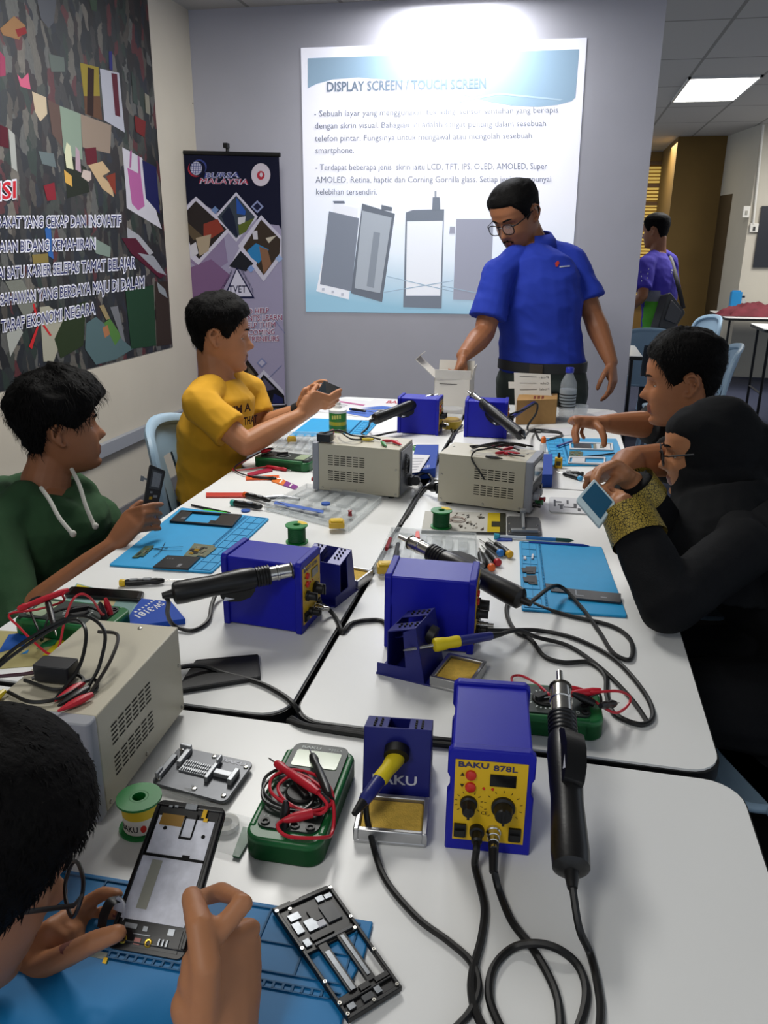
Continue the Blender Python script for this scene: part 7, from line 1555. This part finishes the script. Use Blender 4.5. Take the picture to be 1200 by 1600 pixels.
rp = nt.nodes.new('ShaderNodeValToRGB'); rp.color_ramp.interpolation = 'CONSTANT'; rp.color_ramp.elements[0].color = (*lin('1a1608'), 1); rp.color_ramp.elements[1].position = .07; rp.color_ramp.elements[1].color = (*lin('a58f3c'), 1)
vo.inputs['Scale'].default_value = 190; nt.links.new(vo.outputs['Distance'], rp.inputs['Fac']); nt.links.new(rp.outputs['Color'], bs.inputs['Base Color'])
MATS['cuff_gold_braid'] = gp
for sd_ in 'LR':
    el, wr = S['el' + sd_], S['wr' + sd_]; b = MB(); k = .94
    ts = [.62, .66, .74, .84, .90, .93]; b.tube([mid(el, wr, t) for t in ts], [(.0545 - .0075 * (t - .4) / .53) * k + .0055 for t in ts], 24, cap=False); b.build('cuff_band', gp, pg, world=True)
q = Quad(D(936, 828, 1.50), D(899, 785, 1.56), D(928, 752, 1.60), D(962, 790, 1.54)); t = thing('mobile_phone', 'white phone held by the girl in the black headscarf, its dark screen toward her', 'phone', at_q(q))
b = MB(); qround(b, q, 0, 1, 0, 1, -.008, 0, .07, .08); b.build('phone_body', mat('phone_pale', 'a9bcc4', .3), t, bevel=.0015, world=True)
b = MB(); qround(b, q, .10, .90, .20, .92, -.0088, -.0075, .01, .01); b.build('screen', mat('screen_blue_dark', '1b4a66', .25, spec=.3), t, world=True)
# ---------------------------------------------------------------- man in purple far behind
S = dict(head=(D(1024, 361, 6.15), 150, -8, 0, 1.02), front=150, k=1.0, neck=D(1028, 395, 6.18), shL=D(1010, 414, 6.02), shR=D(1046, 410, 6.30), pelvis=D(1030, 528, 6.20),
         elL=D(1004, 462, 5.98), wrL=D(990, 478, 6.15), elR=D(1050, 465, 6.35), wrR=D(1040, 500, 6.40))
p = S['pelvis']; fr_ = Vector((math.cos(math.radians(150)), math.sin(math.radians(150)), 0)); rt = Vector((fr_.y, -fr_.x, 0))
for sd_, e in (('R', 1), ('L', -1)): S['leg' + sd_] = (p + rt * .09 * e, Vector((p.x, p.y, .48)) + rt * .10 * e, Vector((p.x, p.y, .085)) + rt * .11 * e)
S['handL'] = dict(f=Vector((-.8, .5, 0)), n=Vector((.3, .6, -.6))); S['handR'] = dict(f=Vector((-.3, .3, -1)), n=Vector((-.6, -.6, 0)))
pp, M, hs = body('man in a purple shirt with a black shoulder bag standing far behind at right', S, skin_b, .006)
pur = mat('shirt_purple', '3d31a0', .85); grn = mat('shirt_green', '4fa02c', .85); gry = mat('shirt_grey', '7c7c86', .85)
bj = Vector((0, 0, 0))
pa = S['shL']; 
def pick(c):
    v = c - p; sx = v.dot(rt); z = c.z; lo = p.z - .04
    if sx < -.085 and z < p.z + .36 and abs(v.dot(fr_)) < .10: return 1 if z < p.z + .28 else 2
    return 0
so = cloth('shirt', shirt_pieces(S, .018, .80, .070, .074, .06), pur, pp, voxel=.009, amp=.008, fs=6, pick=pick, mats=[pur, grn, gry])
cloth('trousers', leg_pieces(S), jean, pp, .010)
make_hair(pp, M, hs, top=.018, side=.010, nape=-.075, tous=.003, strands=300, ln=.02, seed=12)
on_cloth(pp, so, [('S', (1048, 428), (1054, 425), 8)], ink('b4b6c8'))
cloth_patch(pp, so, [(ink('b4b6c8'), [(1001 + .5 * k, 424 + 7 * k), (1014 - k, 419 + 7 * k), (1014 - k, 421.5 + 7 * k), (1001 + .5 * k, 426.5 + 7 * k)]) for k in range(3)], 'sleeve_stripes')
t = thing('shoulder_bag', 'black shoulder bag hanging on the back of the man in purple', 'bag', D(1050, 485, 5.92))
q = Quad(D(1028, 512, 5.90), D(1054, 515, 5.95), D(1072, 488, 6.02), D(1046, 454, 5.92)); b = MB(); qround(b, q, 0, 1, 0, 1, -.10, 0.0, .12, .12); b.build('bag_body', mat('bag_black', '1c1c1f', .6, bump=.2, bs=300), t, bevel=.012, world=True)
b = MB(); qround(b, q, .18, .85, .25, .85, 0.0, .008, .06, .06); b.build('front_pocket', mat('bag_pocket', '2e2e33', .6), t, bevel=.004, world=True)
b = MB(); P = [D(1068, 482, 6.0), D(1058, 440, 6.02), D(1048, 405, 6.15), D(1040, 398, 6.25)]; b.tube(spline(P, 6), [(.016, .004)] * 19, 6); b.build('strap', MATS['bag_black'], t, world=True)
# ---------------------------------------------------------------- boy nearest, seen from behind
F_ = math.radians(45); fw = Vector((math.cos(F_), math.sin(F_), 0)); rt = Vector((fw.y, -fw.x, 0)); hc = D(-72, 1352, .69)
nk = hc - fw * .085 - Vector((0, 0, .13))
S = dict(head=(hc, 45, -24, 0, 1.0), front=60, k=.98, neck=nk, shR=nk + rt * .17 - Vector((0, 0, .05)) - fw * .02, shL=nk - rt * .19 - Vector((0, 0, .05)), pelvis=Vector((nk.x - .10, nk.y - .20, .545)),
         wrR=D(352, 1675, .66), elR=D(250, 2080, .56), wrL=D(25, 1560, .80), elL=nk - rt * .24 + Vector((0, 0, -.16)) + fw * .12)
seated_legs(S)
S['handR'] = dict(f=D(348, 1478, .68) - D(352, 1675, .66), n=-CX * .82 - CB * .55, s=1.15,
    paths=[[D(382, 1408, .675), D(346, 1393, .715), D(318, 1402, .745)], [D(392, 1452, .70), D(352, 1450, .76), D(300, 1470, .775)], [D(388, 1500, .715), D(345, 1498, .775), D(278, 1508, .79)], [D(378, 1530, .715), D(335, 1530, .76), D(268, 1525, .78)]],
    thumb=[D(322, 1508, .640), D(312, 1447, .655), D(300, 1402, .690)])
S['handL'] = dict(f=D(95, 1490, .80) - D(25, 1560, .80), n=CX * .5 + CB * .75, s=1.0,
    paths=[[D(130, 1415, .83), D(160, 1396, .83), D(182, 1398, .82)], [D(135, 1440, .835), D(168, 1425, .835), D(190, 1425, .825)], [D(130, 1478, .83), D(160, 1490, .83), D(188, 1500, .815)], [D(125, 1505, .82), D(155, 1512, .82), D(186, 1516, .81)]], thumb=[D(110, 1490, .755), D(150, 1470, .735), D(184, 1458, .735)])
pn, M, hs = body('boy nearest the camera seen from behind, holding an opened phone over the blue mat', S, skin_a, .0036)
cloth('tshirt', shirt_pieces(S, .016, .66, .066, .074, .08), mat('tshirt_lavender', '8f93b8', .9, bump=.25, bs=800), pn, amp=.006, fs=8, seed=6)
cloth('trousers', leg_pieces(S), jean, pn, .009)
make_hair(pn, M, hs, top=.026, side=.018, fringe=.052, nape=-.085, tous=.003, strands=7000, ln=.015, seed=17, front=.008, sideburn=-.03)
brows_eyes(pn, M, hs, -.7); glasses(pn, M, hs, '1c1b1a')
b = MB(); Pn = S['handR']['thumb']; tipd = (Pn[2] - Pn[1]).normalized(); c = Pn[2] + CB * .0075 + tipd * .002; xn = tipd.cross(CB).normalized(); v = []
for j in range(6):
    for i in range(7): a = -1.0 + 2.0 * i / 6; y = -.007 + .0145 * j / 5; w_ = .0072 * (1 - .35 * (j / 5) ** 3); v.append(c + tipd * y + xn * math.sin(a) * w_ / .84 + CB * (math.cos(a) - .9) * .0075)
b.add(v, [(j * 7 + i, j * 7 + i + 1, (j + 1) * 7 + i + 1, (j + 1) * 7 + i) for j in range(5) for i in range(6)]); b.build('thumbnail', mat('nail_pink', 'a8705c', .3), pn, world=True)
# the opened phone he holds
q = Quad(D(163, 1480, .745), D(286, 1502, .735), D(354, 1262, .82), D(248, 1248, .83)); t = thing('opened_phone', 'opened phone with bare metal plate in the hands of the nearest boy', 'phone', at_q(q))
b = MB(); qround(b, q, 0, 1, 0, 1, -.006, 0, .10, .06, 5); qframe(b, q, .015, .985, .05, .965, .05, .012, 0, .0025); b.build('shell', mat('phone_shell_black', '0e0e10', .35), t, bevel=.0008, world=True)
plate2 = mat('phone_plate_metal', 'd2d4de', .5, .05, nz=.16, ns=90)
b = MB(); qbox(b, q, .07, .90, .19, .60, 0, .0012); qbox(b, q, .10, .90, .62, .885, 0, .0012); b.build('metal_plate', plate2, t, world=True)
b = MB(); b.use(mat('kapton_amber', '8f6a1c', .35)); qbox(b, q, .14, .46, .82, .90, .0012, .0018); b.use(mat('tape_cream', '9a9a8c', .6)); qbox(b, q, .22, .36, .26, .58, .0012, .0016); b.use(ink('0c0c0e'))
for u0, u1, v0, v1 in ((.47, .49, .74, .90), (.49, .64, .74, .755), (.63, .65, .755, .92), (.60, .70, .615, .635), (.1, .9, .603, .617)): qbox(b, q, u0, u1, v0, v1, .0012, .0022)
for u, v in ((.24, .80), (.80, .775)): b.add([q(u + .028 * math.cos(a), v + .014 * math.sin(a), .0014) for a in [2 * PI * k / 14 for k in range(14)]], [tuple(range(14))])
b.use(pgrey); qbox(b, q, .44, .60, .945, .985, .001, .004); qbox(b, q, .20, .25, .945, .96, .001, .003); qbox(b, q, .28, .33, .95, .965, .001, .003); b.use(gold); qbox(b, q, .70, .76, .90, .96, .001, .003); qbox(b, q, .74, .80, .875, .90, .001, .003)
b.use(chip); qbox(b, q, .1, .9, .03, .17, 0, .001); b.use(pgrey); qbox(b, q, .16, .32, .135, .165, .001, .002); qbox(b, q, .40, .46, .13, .16, .001, .002); qbox(b, q, .72, .8, .13, .17, .001, .002); qbox(b, q, .30, .52, .105, .11, .001, .002); qbox(b, q, .64, .66, .06, .1, .001, .003); qbox(b, q, .69, .71, .06, .1, .001, .003); qbox(b, q, .74, .76, .06, .1, .001, .003)
b.use(mat('copper_pad', 'a8645a', .4)); qbox(b, q, .34, .42, .045, .085, .001, .002); b.build('inner_parts', None, t, smooth=False, world=True)
b = MB()
for u in (.20, .52): o_ = q(u, .065, .0015); ex = (q(1, .065) - q(0, .065)).normalized(); ey = (q(.5, 1) - q(.5, 0)).normalized(); b.tube([o_ + ex * .0026 * math.cos(a) + ey * .0030 * math.sin(a) for a in [2 * PI * k / 14 for k in range(14)]], .0011, 6, closed=True)
b.build('contact_rings', mat('ring_gold', 'c0a03c', .3, .8), t, world=True)
b = MB(); b.use(rub); P = [q(.02, .30, .003), q(-.06, .26, .012), q(-.10, .18, .010), q(-.10, .10, .004)]; b.tube(spline(P, 6), [(.006, .0006)] * 19, 6); b.use(white_print); P = [q(.03, .22, .003), q(.06, .28, .010), q(.12, .24, .009), q(.13, .18, .004)]; b.tube(spline(P, 6), [(.006, .0006)] * 19, 6); b.build('flex_ribbon', None, t, world=True)
b = MB(); b.use(mat('tape_cream')); qbox(b, q, -.20, .02, -.06, -.02, -.012, -.009); b.use(gold); qbox(b, q, .0, .05, -.085, -.05, -.012, -.008); b.build('loose_flex', None, t, smooth=False, world=True)
# spare chair with a black cushion at the right edge
p = T(1215, 1215, .44); cx = clone(ch0, (p.x + .16, p.y - .02, 0), PI * .62, 'pale blue plastic chair at the right edge beside the nearest table corner')
# ================================================================= repeats share a group
GR = {'soldering_station': 'blue soldering stations on the tables', 'hot_air_gun': 'hot air guns of the soldering stations', 'power_supply': 'cream bench power supplies', 'iron_stand': 'blue iron stands with sponges', 'soldering_iron': 'soldering irons with yellow grips',
      'silicone_work_mat': 'silicone work mats on the tables', 'multimeter': 'green multimeters on the tables', 'test_lead': 'multimeter test leads', 'solder_reel': 'green solder reels', 'blister_tray': 'clear blister trays', 'flux_jar': 'yellow flux boxes', 'folding_table': 'white folding tables with black edges',
      'plastic_chair': 'pale blue plastic chairs', 'screwdriver': 'black handled screwdrivers', 'pry_tool': 'plastic pry tools', 'pen': 'pens above the right cyan mat', 'clip_leads': 'clip leads on the power supplies', 'phone_mid_frame': 'taken apart phone frames', 'mobile_phone': 'mobile phones', 'opened_phone': 'opened phones in the hands',
      'circuit_board': 'small phone circuit boards', 'circuit_board_holder': 'steel circuit board holders', 'leaflet': 'printed leaflets', 'brochure': 'printed brochures', 'packet': 'blue packets', 'paper_sheet': 'white papers at the far end', 'ceiling_light': 'ceiling panel lights', 'person': 'people in the workshop', 'tweezers': 'black tweezers'}
for o in list(COL.objects):
    if o.parent is None and 'label' in o and 'group' not in o:
        g = GR.get(o.name.split('.')[0])
        if g: o['group'] = g
